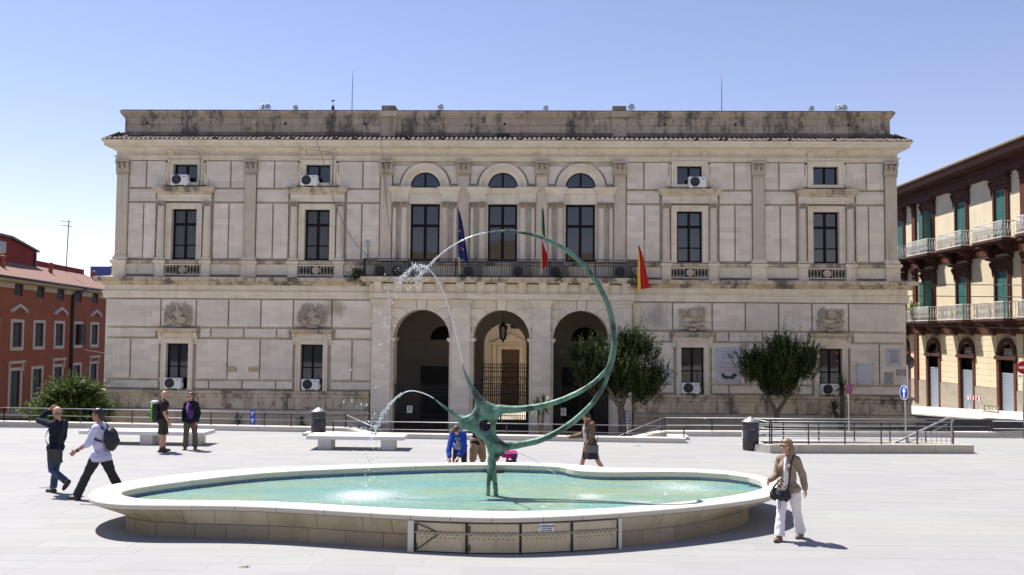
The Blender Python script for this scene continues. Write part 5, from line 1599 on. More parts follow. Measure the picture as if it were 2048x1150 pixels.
def tall_window(c, z0, z1, leaf, hz, opened):
    hw = .62 if leaf is sh_u else .64
    w = MB(); w.box(c - hw, c + hw, .18, .22, z0, z1); o = w.build('balcony_door', M_frame, RB)
    for s in (-1, 1):
        g = MB(); g.box(min(c + s * .05, c + s * (hw - .08)), max(c + s * .05, c + s * (hw - .08)), .165, .178, z0 + .4, z1 - .1); g.build('pane', M_glass, o)
    if opened:
        a = mobj('shutter', leaf, o); a.location = (c - hw - .02, -.10, z0 + .02); a.rotation_euler = (0, 0, R(190))
        b = mobj('shutter', leaf, o); b.location = (c + hw, .05, z0 + .02); b.rotation_euler = (0, 0, R(-100))
        m = MB(); m.box(c - .05, c + .25, .10, .14, z0, z1 - .5); m.build('open_leaf', M_lrail, o)
    else:
        a = mobj('shutter', leaf, o); a.location = (c - hw + .01, .0, z0 + .02)
        b = mobj('shutter', leaf, o); b.location = (c + .005, .0, z0 + .02)
    m = MB()
    for s in (-1, 1):
        m.box(min(c + s * hw, c + s * (hw + .26)), max(c + s * hw, c + s * (hw + .26)), -.10, 0, z0, z1 + .02)
        m.box(min(c + s * (hw + .02), c + s * (hw + .14)), max(c + s * (hw + .02), c + s * (hw + .14)), -.14, -.10, z0, z1)
    m.box(c - hw - .26, c + hw + .26, -.10, 0, z1 + .02, z1 + .2); m.build('door_frame', M_brn2, o)
    m = MB(); m.box(c - hw - .3, c + hw + .3, -.16, 0, z1 + .2, hz - .22)
    m.sweep([(c - hw - .3, 0), (c - hw - .3, -.16), (c + hw + .3, -.16), (c + hw + .3, 0)], [(0, hz - .25), (.05, hz - .2), (.12, hz - .14), (.26, hz - .1), (.28, hz), (-.1, hz + .03)])
    for s in (-1, 1):
        x = c + s * (hw + .36)
        m.prism([(0, z1 - .35), (-.06, z1 - .3), (-.1, z1 - .1), (-.12, z1 + .1), (-.26, hz - .4), (-.26, hz - .24), (0, hz - .24)], x - .09, x + .09, 'x')
    m.build('door_hood', M_brn, o)
for i, c in enumerate(WC):
    tall_window(c, 8.97, 11.94, sh_u, 12.74, i == 1); balcony(c, 8.95, False)
    tall_window(c, 4.43, 7.21, sh_m, 7.98, i == 1); balcony(c, 4.42, i > 1)
# plant on the far lower balcony
t = empty('balcony_plant', (26.3, 60 - WC[1] + .9, 4.6), 0, 'bright green spiky plant on the lower balcony next to the town hall corner', 'plant')
mb = MB(); mb.lathe([(.14, 0), (.2, .35), (.2, .4)], n=10); mb.build('pot', M_chim, t)
M_blade = simple('bright_blade_leaf', (.16, .24, .03), .5, var=.3, scale=8)
rb = random.Random(8)
mb = MB()
for k in range(70):
    a = rb.uniform(0, 6.28); L = rb.uniform(.9, 1.6); e = rb.uniform(.3, 1.3)
    p0 = Vector((0, 0, .38)); d = Vector((math.cos(a) * math.cos(e), math.sin(a) * math.cos(e), math.sin(e)))
    s = d.cross(Vector((0, 0, 1))).normalized() * .035
    p1 = p0 + d * L * .6; p2 = p0 + d * L + Vector((0, 0, -.25 * L))
    mb.add([p0 - s, p0 + s, p1 + s, p1 - s, p2], [(0, 1, 2, 3), (3, 2, 4)])
mb.build('blades', M_blade, t)
for z, y0 in ((5.9, 0), (5.35, 0), (3.9, .4)):
    mb = MB(); mb.tube([(18.0 + y0, 44.2, z), (22.5, 42, z - .12), (26.8, 36, z + .05), (26.8, 24, z + .3)], .02, 5); tag(mb.build('overhead_cable', M_cable), 'dark cable across the cream house ' + {5.9: 'at middle shutter height', 5.35: 'at lower balcony rail height', 3.9: 'just above the shop doors'}[z], 'cable', 'cables across the cream house')
# ------------------------------------------------------------------ the free-form fountain
OUTER = [(-7.46, 15.05), (-7.62, 15.47), (-7.66, 15.8), (-7.65, 16.11), (-7.5, 16.48), (-7.18, 17.11), (-6.7, 17.68), (-6.03, 18.2), (-5.17, 18.59), (-3.94, 19.0), (-2.81, 19.23), (-2.14, 19.4), (-0.99, 19.61), (-0.39, 19.66), (0.38, 19.59), (1.01, 19.42), (1.3, 19.18), (1.6, 18.96), (2.04, 18.9), (2.67, 19.02), (3.4, 19.03), (4.05, 18.78), (4.49, 18.37), (4.69, 17.94), (4.73, 17.37), (4.61, 16.75), (4.41, 16.21), (4.21, 15.9), (3.88, 15.57), (3.47, 15.29), (3.09, 15.04), (2.72, 14.82), (2.2, 14.55), (1.69, 14.32), (1.13, 14.08), (0.63, 13.92), (0.16, 13.79), (-0.25, 13.71), (-0.63, 13.68), (-1.03, 13.7), (-1.54, 13.76), (-2.01, 13.85), (-2.49, 13.94), (-2.89, 14.03), (-3.3, 14.13), (-3.69, 14.23), (-4.1, 14.3), (-4.48, 14.35), (-4.88, 14.37), (-5.25, 14.37), (-5.67, 14.33), (-6.12, 14.32), (-6.47, 14.32), (-6.79, 14.38), (-7.06, 14.55), (-7.27, 14.76)]
INNER = [(-7.02, 15.32), (-7.06, 15.5), (-7.05, 15.69), (-6.94, 15.95), (-6.79, 16.19), (-6.35, 16.78), (-5.76, 17.41), (-5.26, 17.77), (-4.71, 18.1), (-3.72, 18.47), (-2.74, 18.8), (-2.1, 19.03), (-1.25, 19.22), (-0.58, 19.26), (-0.09, 19.23), (0.37, 19.11), (0.61, 19.02), (0.69, 18.94), (0.75, 18.74), (0.87, 18.55), (1.1, 18.42), (1.42, 18.36), (1.84, 18.36), (2.29, 18.46), (2.9, 18.56), (3.41, 18.52), (4.0, 18.3), (4.32, 17.95), (4.41, 17.53), (4.36, 17.06), (4.22, 16.67), (3.97, 16.31), (3.45, 15.8), (2.83, 15.4), (2.28, 15.07), (1.75, 14.81), (1.17, 14.55), (0.65, 14.37), (-0.03, 14.24), (-0.69, 14.19), (-1.46, 14.23), (-2.08, 14.34), (-2.54, 14.44), (-3.0, 14.52), (-3.43, 14.65), (-3.83, 14.74), (-4.24, 14.79), (-4.63, 14.82), (-5.04, 14.83), (-5.42, 14.82), (-5.85, 14.8), (-6.2, 14.8), (-6.55, 14.88), (-6.82, 15.07)]
def smooth_closed(P, it=2):
    P = [Vector(p) for p in P]
    for _ in range(it):
        P = [(P[i - 1] + 2 * P[i] + P[(i + 1) % len(P)]) / 4 for i in range(len(P))]
    return P
def resample(P, anchors, counts):
    # split the loop at the anchor indices and resample every part to the given count
    n = len(P); out = []
    for k in range(len(anchors)):
        i0, i1 = anchors[k], anchors[(k + 1) % len(anchors)]
        if i1 <= i0: i1 += n
        seg = [P[i % n] for i in range(i0, i1 + 1)]
        d = [0]
        for a, b in zip(seg[:-1], seg[1:]): d.append(d[-1] + (b - a).length)
        for q in range(counts[k]):
            t = d[-1] * q / counts[k]
            j = max(i for i in range(len(d)) if d[i] <= t + 1e-9); j = min(j, len(seg) - 2)
            out.append(seg[j].lerp(seg[j + 1], (t - d[j]) / max(d[j + 1] - d[j], 1e-9)))
    return out
PO = smooth_closed(OUTER, 1); PI_ = smooth_closed(INNER, 1)
def nearest(P, x, y): return min(range(len(P)), key=lambda i: (P[i].x - x) ** 2 + (P[i].y - y) ** 2)
aO = [nearest(PO, -7.66, 15.8), nearest(PO, -3.94, 19.0), nearest(PO, 1.3, 19.18), nearest(PO, 4.73, 17.37), nearest(PO, .63, 13.92), nearest(PO, -3.69, 14.23)]
aI = [nearest(PI_, -7.05, 15.6), nearest(PI_, -3.72, 18.47), nearest(PI_, .75, 18.74), nearest(PI_, 4.41, 17.5), nearest(PI_, .65, 14.37), nearest(PI_, -3.83, 14.74)]
CN = [28, 28, 28, 36, 28, 28]
RO = resample(PO, aO, CN); RI = resample(PI_, aI, CN)
RO = smooth_closed(RO, 2)
NR = len(RO)
def normals(P):
    N = []
    for i in range(len(P)):
        d = (P[(i + 1) % len(P)] - P[i - 1]).normalized(); N.append(Vector((-d.y, d.x)))
    return N
# travel is clockwise seen from above on the back, so the left-hand side is outward
NO_ = normals(RO)
cen = Vector((-1.5, 16.6))
if sum((RO[i] - cen).dot(NO_[i]) for i in range(NR)) < 0: NO_ = [-v for v in NO_]
def inset(i):
    x = RO[i].x
    ex = max(0, (-5.2 - x) / 2.3, (x - 2.2) / 2.5)
    return .13 + .50 * min(1, ex) ** 1.2
RBs = smooth_closed([RO[i] - NO_[i] * inset(i) for i in range(NR)], 6)
FX, FY = -1.5, 16.5
FOUNT = empty('fountain', (0, 0, 0), 0, 'low free form stone fountain with a wide white rim and turquoise water', 'fountain')
ZR = .55
M_rim = limestone('white_rim_stone', (.56, .525, .46), stain=.10, ochre_amt=.06, streak=.0, rnd=.03)
def moss_stone(name, base, green):
    m = limestone(name, base, stain=.45, ochre_amt=.4, streak=.35, rnd=.12)
    t = m.node_tree; b = t.nodes['Principled BSDF']
    src = b.inputs['Base Color'].links[0].from_socket
    geo = t.nodes.new('ShaderNodeNewGeometry'); mp = t.nodes.new('ShaderNodeMapping'); mp.inputs['Scale'].default_value = (1.1, 1.1, .35)
    t.links.new(geo.outputs['Position'], mp.inputs[0])
    n = t.nodes.new('ShaderNodeTexNoise'); n.inputs['Scale'].default_value = 1.6; n.inputs['Detail'].default_value = 8; n.inputs['Roughness'].default_value = .7
    t.links.new(mp.outputs[0], n.inputs['Vector'])
    r = t.nodes.new('ShaderNodeValToRGB'); r.color_ramp.elements[0].position = .48; r.color_ramp.elements[1].position = .72
    r.color_ramp.elements[1].color = (green, green, green, 1)
    t.links.new(n.outputs['Fac'], r.inputs[0])
    mx = t.nodes.new('ShaderNodeMix'); mx.data_type = 'RGBA'; mx.inputs[7].default_value = (.16, .17, .07, 1)
    t.links.new(r.outputs[0], mx.inputs[0]); t.links.new(src, mx.inputs[6]); t.links.new(mx.outputs[2], b.inputs['Base Color'])
    return m
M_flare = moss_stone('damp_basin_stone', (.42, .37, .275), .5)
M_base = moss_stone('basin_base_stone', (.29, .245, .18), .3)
M_lip = moss_stone('inner_lip_stone', (.33, .34, .29), .5)
HA = (-1.83, 1.36)                         # hatch opening along the front
def strip(i0, i1, rows, gap=.004):
    # rows(i) -> list of 3D points across the strip; returns a slab between sample i0 and i1
    R_ = [rows(i % NR) for i in range(i0, i1 + 1)]
    def shift(A, B, g):
        out = []
        for a, b in zip(A, B):
            d = Vector(b) - Vector(a); L = d.length
            out.append(tuple(Vector(a) + d * (g / L if L > 1e-6 else 0)))
        return out
    R_[0] = shift(R_[0], R_[1], gap); R_[-1] = shift(R_[-1], R_[-2], gap)
    k = len(R_[0]); mb = MB()
    mb.add([p for r in R_ for p in r], [(j * k + q, j * k + q + 1, (j + 1) * k + q + 1, (j + 1) * k + q) for j in range(len(R_) - 1) for q in range(k - 1)], False)
    mb.f.append(tuple(range(k))); mb.s.append(False); mb.f.append(tuple((len(R_) - 1) * k + q for q in range(k))[::-1]); mb.s.append(False)
    return mb
def V3(v, z): return (v.x, v.y, z)
def rim_rows(i):
    o, q, n = RO[i], RI[i], NO_[i]
    m = (q - o).normalized() if (q - o).length > .05 else -n
    return [V3(o - n * .10, ZR - .085), V3(o - n * .02, ZR - .08), V3(o, ZR - .055), V3(o, ZR - .012), V3(o + m * .012, ZR), V3(q - m * .012, ZR), V3(q, ZR - .012), V3(q, ZR - .10), V3(q - m * .08, ZR - .105)]
def flare_rows(i):
    o, b, n = RO[i], RBs[i], NO_[i]
    e = o - n * .03
    pts = []
    for t in (0, .25, .5, .75, 1):
        p = b.lerp(e, t); z = .235 + (ZR - .088 - .235) * (t ** .85)
        bulge = math.sin(t * math.pi) * .02
        pts.append(V3(p + n * bulge, z))
    return [V3(b - n * .2, .235)] + pts + [V3(o - n * .3, ZR - .088)]
def base_rows(i):
    b, n = RBs[i], NO_[i]
    return [V3(b - n * .2, -.05), V3(b + n * .012, -.05), V3(b + n * .012, .22), V3(b, .231), V3(b - n * .2, .231)]
def in_hatch(i0, i1):
    m = RO[((i0 + i1) // 2) % NR]
    return m.y < 15 and HA[0] - .05 < m.x < HA[1] + .05
rg = random.Random(6)
def course(rows, lo, hi, name, mat, skip_hatch):
    i = 0
    hx = [k for k in range(NR) if RO[k].y < 15 and HA[0] < RO[k].x < HA[1]]
    h0, h1 = min(hx), max(hx)
    while i < NR:
        j = min(i + rg.choice((lo, hi)), NR)
        if NR - j < 3: j = NR
        if skip_hatch:
            if i < h0 < j: j = h0
            if h0 <= i < h1: i = h1; continue
        strip(i, j, rows).build(name, mat, FOUNT)
        i = j
course(rim_rows, 4, 5, 'rim_stone', M_rim, False)
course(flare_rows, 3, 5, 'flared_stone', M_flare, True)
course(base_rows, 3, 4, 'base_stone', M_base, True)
# inner lip wall, mosaic band, pool floor
mb = MB(); mb.add([V3(RI[i] - (RI[i] - RO[i]).normalized() * .012, z) for i in range(NR) for z in (ZR - .11, .43)], [(2 * i, 2 * ((i + 1) % NR), 2 * ((i + 1) % NR) + 1, 2 * i + 1) for i in range(NR)], True)
mb.build('inner_lip', M_lip, FOUNT)
def mosaic():
    t = NT('blue_mosaic'); p = t.pos()
    v = t.n('ShaderNodeTexVoronoi'); v.inputs['Scale'].default_value = 38; v.inputs['Randomness'].default_value = .35; t.l(p, v.inputs['Vector'])
    hs_ = t.n('ShaderNodeSeparateColor'); t.l(v.outputs['Color'], hs_.inputs[0])
    c = t.mix(t.ramp(hs_.outputs[0], [(.2, 0), (.9, 1)]), (.05, .14, .36), (.17, .30, .50))
    return t.done(c, .3, 0, .6)
M_mos = mosaic()
mb = MB(); mb.add([V3(RI[i] - (RI[i] - RO[i]).normalized() * .02, z) for i in range(NR) for z in (.43, .33)], [(2 * i, 2 * ((i + 1) % NR), 2 * ((i + 1) % NR) + 1, 2 * i + 1) for i in range(NR)], True)
mb.build('mosaic_band', M_mos, FOUNT)
ZW = .392
def water_mat():
    t = NT('fountain_water'); p = t.pos()
    a = t.noise(t.pos((.30, .9, 1)), 1.1, 6, .6, .6)
    b = t.noise(t.pos((.6, 2.4, 1)), 2.4, 5, .6, 1.2)
    c = t.mix(t.ramp(a, [(.36, 0), (.62, 1)]), (.15, .35, .33), (.30, .38, .23))
    c = t.mix(t.ramp(b, [(.45, 0), (.75, .7)]), c, (.31, .49, .45))
    # foam where the jets come down
    for (x, y, r, s) in ((-3.0, 16.3, 1.5, .9), (1.05, 16.5, .7, .8), (1.9, 15.9, .8, .7), (2.9, 17.6, 1.8, .7), (-2.2, 16.1, 1.2, .55)):
        vm = t.n('ShaderNodeVectorMath', operation='DISTANCE'); t.l(p, vm.inputs[0]); vm.inputs[1].default_value = (x, y, ZW)
        g = t.ramp(t.math('DIVIDE', vm.outputs['Value'], r), [(0, s), (1, 0)])
        f = t.noise(t.pos((1, 2.4, 1)), 13, 9, .85, .3)
        f = t.ramp(t.math('ADD', t.math('MULTIPLY', g, .5), t.math('MULTIPLY', f, 1.15)), [(.80, 0), (.98, .95)])
        c = t.mix(f, c, (.72, .80, .80))
    h1 = t.noise(t.pos((1.3, 3.2, 1)), 3.2, 5, .6, .8); h2 = t.noise(t.pos((1, 1.9, 1)), 11, 6, .7)
    t.bump(t.math('ADD', t.math('MULTIPLY', h1, 1.0), t.math('MULTIPLY', h2, .55)), .85, .06)
    m = t.done(c, .09, 0, .5)
    t.b.inputs['IOR'].default_value = 1.33
    return m
mb = MB(); n0 = len(RI)
cW = [sum((v.x for v in RI)) / NR, sum((v.y for v in RI)) / NR]
mb.prism([(v.x, v.y) for v in RI][::-1], ZW - .04, ZW, 'z')
mb.v = [(cW[0] + (x - cW[0]) * .9985, cW[1] + (y - cW[1]) * .9985, z) for x, y, z in mb.v]
tag(mb.build('water', water_mat(), FOUNT), kind='stuff')
# drain niche in the far inner wall
mb = MB(); mb.box(-.98, -.62, 19.10, 19.25, .30, .46); mb.build('overflow_niche', M_fanhole, FOUNT)

# ---- metal hatch doors along the front
M_hatch = limestone('weathered_cream_sheet_metal', (.56, .485, .34), stain=.3, ochre_amt=.3, streak=.6, rnd=.08)
M_hbar = simple('dull_painted_bar', (.30, .27, .20), .6, var=.2)
M_hwhite = simple('hatch_post_white', (.62, .59, .52), .7, var=.12)
front = sorted([RO[i] for i in range(NR) if RO[i].y < 15.2 and -3 < RO[i].x < 2.6], key=lambda v: v.x)
def fy(x):
    for a, b in zip(front[:-1], front[1:]):
        if a.x <= x <= b.x: return a.y + (b.y - a.y) * (x - a.x) / (b.x - a.x) + .02
    return front[0].y
HT = empty('hatch_doors', (0, 0, 0), 0, 'row of four weathered cream metal hatch doors in the front wall of the fountain', 'hatch')
DX = [-1.77, -.98, -.17, .61, 1.33]
for k in range(4):
    a, b = DX[k] + .012, DX[k + 1] - .012
    ya, yb = fy(a), fy(b)
    d = Vector((b - a, yb - ya)); L = d.length; ang = math.atan2(d.y, d.x)
    T = Matrix.Translation((a, ya, 0)) @ Matrix.Rotation(ang, 4, 'Z')
    mb = MB(); mb.box(0, L, -.012, .02, .02, .455); mb.xf(T); D_ = mb.build('hatch_door', M_hatch, HT)
    mb = MB(); mb.box(-.02, L + .02, .03, .05, 0, .47); mb.xf(T); mb.build('door_back', M_fanhole, D_)
    mb = MB(); mb.box(0, L, -.02, -.012, .447, .455); mb.box(0, .006, -.02, -.012, .02, .447); mb.box(L - .006, L, -.02, -.012, .02, .447); mb.xf(T); mb.build('door_edge', M_dsteel, D_)
    mb = MB()
    for q in range(9):
        for (zz, of) in ((.292, 0), (.243, .5)):
            x = .06 + (L - .12) * (q + of) / 9
            if x < L - .04: mb.ell((x, -.015, zz - .02 + .0), (.0095, .007, .0095), 6, 4)
        if q % 1 == 0: mb.ell((.06 + (L - .12) * (q + .5) / 9, -.016, .318), (.009, .007, .009), 6, 4)
    mb.xf(T); mb.build('rivets', M_dsteel, D_, 'stuff')
    mb = MB(); mb.box(-.012, L + .012, -.034, -.013, .285, .312); mb.xf(T); mb.build('locking_bar', M_hbar, D_)
    hx = {0: (0.01,), 1: (.03,), 2: (L + .0,), 3: ()}[k]
    for x in hx:
        for z in (.09, .37):
            mb = MB(); mb.tube([(x, -.028, z - .045), (x, -.028, z + .045)], .014, 6); mb.xf(T); mb.build('hinge', M_dsteel, D_)
    if k == 0:
        mb = MB(); mb.tube([(.02, -.02, .43), (.36, -.024, .30)], .009, 5); mb.tube([(.36, -.024, .285), (.02, -.02, .04)], .009, 5); mb.xf(T); mb.build('diagonal_brace', M_dsteel, D_)
    if k == 2:
        t = empty('warning_notice', (0, 0, 0), 0, 'white paper notice headed ATTENZIONE! stuck on the third hatch door', 'notice')
        mb = MB(); mb.box(.265, .50, -.0175, -.0135, .315, .455); mb.xf(T); mb.build('sheet', simple('white_paper', (.74, .74, .75), .7, var=.03), t)
        mb = text_mb('ATTENZIONE!', .040, .3825, -.0215, .402, sx=.93); mb.xf(T); mb.build('lettering', M_ink, t)
        mb = text_mb("L' acqua di questa", .026, .3825, -.0215, .369); mb.xf(T); mb.build('lettering', M_ink, t)
        mb = text_mb("fontana è trattata", .026, .3825, -.0215, .338); mb.xf(T); mb.build('lettering', M_ink, t)
        mb = MB(); mb.box(.335, .44, -.0195, -.0178, .432, .436); mb.tube([(.325, -.0195, .434), (.325, -.0178, .434)], .007, 8); mb.xf(T); mb.build('letterhead', M_tin, t)
for (x0, x1) in ((-1.885, -1.79), (1.345, 1.40)):
    mb = MB(); ya = min(fy(x0), fy(x1)) - .02
    mb.cbox(x0, x1, ya, ya + .16, -.02, .468, .006); mb.build('hatch_post', M_hwhite, HT)

# ---- bronze sculpture
YS = 16.45
ring = [(-0.859, 5.174, 0.016), (-0.712, 5.193, 0.023), (-0.519, 5.203, 0.029), (-0.298, 5.186, 0.037), (-0.069, 5.15, 0.041), (0.161, 5.078, 0.046), (0.391, 4.978, 0.048), (0.62, 4.841, 0.05), (0.832, 4.668, 0.052), (1.033, 4.44, 0.055), (1.198, 4.194, 0.057), (1.336, 3.921, 0.058), (1.418, 3.657, 0.059), (1.464, 3.402, 0.064), (1.474, 3.13, 0.066), (1.447, 2.93, 0.073), (1.411, 2.784, 0.073)]
up_ = [(1.411, 2.784, 0.073), (1.348, 2.693, 0.05), (1.194, 2.52, 0.052), (0.95, 2.336, 0.055), (0.588, 2.152, 0.058), (0.226, 2.031, 0.064), (-0.137, 1.964, 0.073), (-0.41, 1.945, 0.085), (-0.6, 1.95, 0.10)]
lo_ = [(1.411, 2.784, 0.073), (1.366, 2.603, 0.048), (1.276, 2.358, 0.052), (1.087, 2.076, 0.057), (0.816, 1.803, 0.062), (0.5, 1.574, 0.066), (0.139, 1.399, 0.07), (-0.223, 1.314, 0.078), (-0.495, 1.275, 0.10), (-0.66, 1.235, 0.115)]
hu = [(-1.284, 2.779, 0.014), (-1.246, 2.625, 0.024), (-1.171, 2.444, 0.037), (-1.078, 2.28, 0.055), (-0.985, 2.137, 0.08), (-0.88, 2.0, 0.10)]
hl = [(-1.797, 2.129, 0.013), (-1.686, 2.04, 0.023), (-1.548, 1.941, 0.031), (-1.429, 1.861, 0.046), (-1.3, 1.763, 0.07)]
noz = [(-0.683, 1.021, 0.03), (-0.63, 1.085, 0.022), (-0.575, 1.121, 0.018), (-0.494, 1.149, 0.013)]
legl = [(-0.755, 1.05, 0.06), (-0.772, 0.823, 0.045), (-0.789, 0.625, 0.040), (-0.798, 0.28, 0.040)]
legr = [(-0.71, 1.05, 0.06), (-0.688, 0.824, 0.048), (-0.668, 0.627, 0.046), (-0.642, 0.28, 0.048)]
web = [(-1.143, 2.38), (-1.032, 2.263), (-0.885, 2.138), (-0.702, 2.04), (-0.519, 2.006), (-0.536, 1.861), (-0.617, 1.77), (-0.662, 1.679), (-0.67, 1.589), (-0.642, 1.481), (-0.56, 1.392), (-0.423, 1.348), (-0.368, 1.25), (-0.531, 1.23), (-0.64, 1.184), (-0.666, 1.085), (-0.655, 0.878), (-0.791, 0.849), (-0.793, 1.074), (-0.812, 1.182), (-0.859, 1.316), (-0.951, 1.415), (-1.079, 1.517), (-1.216, 1.574), (-1.307, 1.596), (-1.354, 1.69), (-1.392, 1.798), (-1.365, 1.844), (-1.273, 1.826), (-1.164, 1.846), (-1.101, 1.892), (-1.065, 1.973), (-1.057, 2.064), (-1.095, 2.199)]
hole = [(-0.953, 1.703), (-0.908, 1.74), (-0.826, 1.741), (-0.781, 1.705), (-0.771, 1.642), (-0.788, 1.57), (-0.843, 1.551), (-0.916, 1.568), (-0.953, 1.631)]
def remeshed(mb, name, mat, voxel, smooth=4, factor=.5, parent=None, disp=None, obj_only=False):
    me = mb.mesh(name + '_raw')
    o = bpy.data.objects.new('raw', me); COL.objects.link(o)
    r = o.modifiers.new('r', 'REMESH'); r.mode = 'VOXEL'; r.voxel_size = voxel; r.use_smooth_shade = True
    s = o.modifiers.new('s', 'SMOOTH'); s.factor = factor; s.iterations = smooth
    dg = bpy.context.evaluated_depsgraph_get()
    out = bpy.data.meshes.new_from_object(o.evaluated_get(dg))
    bpy.data.objects.remove(o); bpy.data.meshes.remove(me)
    out.name = name
    out.materials.clear(); out.materials.append(mat)
    if disp:
        n = len(out.vertices); co = np.empty(n * 3, np.float32); nn = np.empty(n * 3, np.float32)
        out.vertices.foreach_get('co', co); out.vertex_normals.foreach_get('vector', nn)
        co = co.reshape(-1, 3); nn = nn.reshape(-1, 3)
        co += nn * disp(co)[:, None]
        out.vertices.foreach_set('co', co.ravel().astype(np.float32)); out.update()
    out.polygons.foreach_set('use_smooth', [True] * len(out.polygons))
    return mobj(name, out, parent)
def dense(P, k=5):
    out = []
    for i in range(len(P) - 1):
        p0, p1, p2, p3 = (Vector(P[j]) for j in (max(i - 1, 0), i, i + 1, min(i + 2, len(P) - 1)))
        for q in range(k):
            u = q / k
            out.append(.5 * ((2 * p1) + (-p0 + p2) * u + (2 * p0 - 5 * p1 + 4 * p2 - p3) * u * u + (-p0 + 3 * p1 - 3 * p2 + p3) * u ** 3))
    out.append(Vector(P[-1])); return out
def bronze():
    t = NT('verdigris_bronze'); p = t.pos()
    a = t.noise(t.pos((1, 1, .45)), 5, 7, .65, .4); b = t.noise(p, 1.6, 5, .6, .5); c2 = t.noise(t.pos((1.5, 1.5, .35)), 16, 5, .7)
    c = t.mix(t.ramp(a, [(.34, 0), (.66, 1)]), (.050, .110, .080), (.150, .275, .205))
    c = t.mix(t.ramp(c2, [(.5, 0), (.75, .5)]), c, (.28, .42, .34))
    c = t.mix(t.ramp(b, [(.50, 0), (.60, .9)]), c, (.022, .034, .030))
    t.bump(t.math('ADD', c2, a), .35, .015)
    return t.done(c, .55, .25, .5)
M_brz = bronze()
SCU = empty('bronze_sculpture', (-.72, YS, ZW), 0, 'green bronze sculpture with a great open ring rising from the fountain on two thin legs', 'sculpture')
mb = MB()
# the web has a swelling cross-section: stack insets of the outline, with the hole kept open
def web_layers():
    from mathutils.geometry import tessellate_polygon
    g = .02
    xs = np.arange(-1.45, -.3, g); zs = np.arange(.8, 2.45, g)
    def inside(P, x, z):
        c = False; j = len(P) - 1
        for i in range(len(P)):
            if (P[i][1] > z) != (P[j][1] > z) and x < (P[j][0] - P[i][0]) * (z - P[i][1]) / (P[j][1] - P[i][1]) + P[i][0]: c = not c
            j = i
        return c
    def dist(P, x, z):
        m = 9
        for i in range(len(P)):
            a = Vector(P[i - 1]); b = Vector(P[i]); p = Vector((x, z)); d = b - a
            t = max(0, min(1, (p - a).dot(d) / d.length_squared)); m = min(m, (a + d * t - p).length)
        return m
    hc = Vector((-.865, 1.645)); hole[:] = [tuple(hc + (Vector(p) - hc) * 1.12) for p in hole]
    W = [tuple(v) for v in dense([(a, b, 0) for a, b in web] + [(web[0][0], web[0][1], 0)], 3)]
    W = [(v[0], v[1]) for v in W[:-1]]
    cells = {}
    for i, x in enumerate(xs):
        for j, z in enumerate(zs):
            if inside(W, x, z) and not inside(hole, x, z):
                d = min(dist(W, x, z), dist(hole, x, z) * 1.3)
                if d < .02: continue
                cells[(i, j)] = .045 + .17 * min(1, d / .16) ** .7 * .62
    for (i, j), h in cells.items():
        mb.ell((xs[i], YS, zs[j]), (.026, h, .026), 6, 6)
web_layers()
for P in (ring, up_, lo_, hu, hl, noz, legl, legr):
    D = dense([(a, YS, b) for a, b, r in P]); rr_ = [v.x * (.88 if len(P) > 7 else 1) for v in dense([(r, 0, 0) for a, b, r in P])]
    mb.tube(D, rr_, 10)
    mb.ell(D[0], rr_[0], 8, 6); mb.ell(D[-1], rr_[-1], 8, 6)
rl = random.Random(2)
for k in range(7):                         # little knot of cast fingers where the legs meet
    mb.tube([(-.76 + rl.uniform(-.03, .06), YS - .06, .93), (-.80 + rl.uniform(-.05, .03), YS - .09, .80 + rl.uniform(-.04, .03))], [.018, .010], 6)
lz = Matrix.Translation((.72, -YS, -ZW))
mb.xf(lz)
remeshed(mb, 'cast_body', M_brz, .016, 8, .5, SCU, lambda co: .0025 * np.sin(co[:, 0] * 37 + 3 * np.sin(co[:, 2] * 11)) * np.sin(co[:, 2] * 29 + co[:, 1] * 17))

# ---- water jets
def jet_mat():
    t = NT('white_water'); t.b.inputs['Transmission Weight'].default_value = .2; t.b.inputs['IOR'].default_value = 1.33
    return t.done((.88, .91, .94), .12, 0, .8)
M_jet = jet_mat()
jA = [(-0.859, 5.174), (-0.988, 5.15), (-1.125, 5.108), (-1.281, 5.042), (-1.427, 4.968), (-1.583, 4.865), (-1.72, 4.754), (-1.838, 4.643), (-1.947, 4.531), (-2.038, 4.429), (-2.101, 4.328)]
jB = [(-1.284, 2.779), (-1.322, 2.951), (-1.39, 3.234), (-1.466, 3.516), (-1.542, 3.772), (-1.628, 4.019), (-1.713, 4.202), (-1.797, 4.348), (-1.881, 4.449), (-1.965, 4.513), (-2.058, 4.558), (-2.159, 4.548), (-2.269, 4.474), (-2.378, 4.372), (-2.45, 4.27)]
jC = [(-1.797, 2.129), (-1.917, 2.192), (-2.036, 2.236), (-2.164, 2.262), (-2.283, 2.252), (-2.42, 2.187), (-2.537, 2.086), (-2.645, 1.958), (-2.743, 1.803), (-2.823, 1.639), (-2.867, 1.53)]
jD = [(-0.494, 1.149), (-0.385, 1.164), (-0.267, 1.156), (-0.131, 1.117), (0.023, 1.047), (0.169, 0.959), (0.296, 0.88), (0.396, 0.809), (.55, .66), (.68, .50), (.78, .37)]
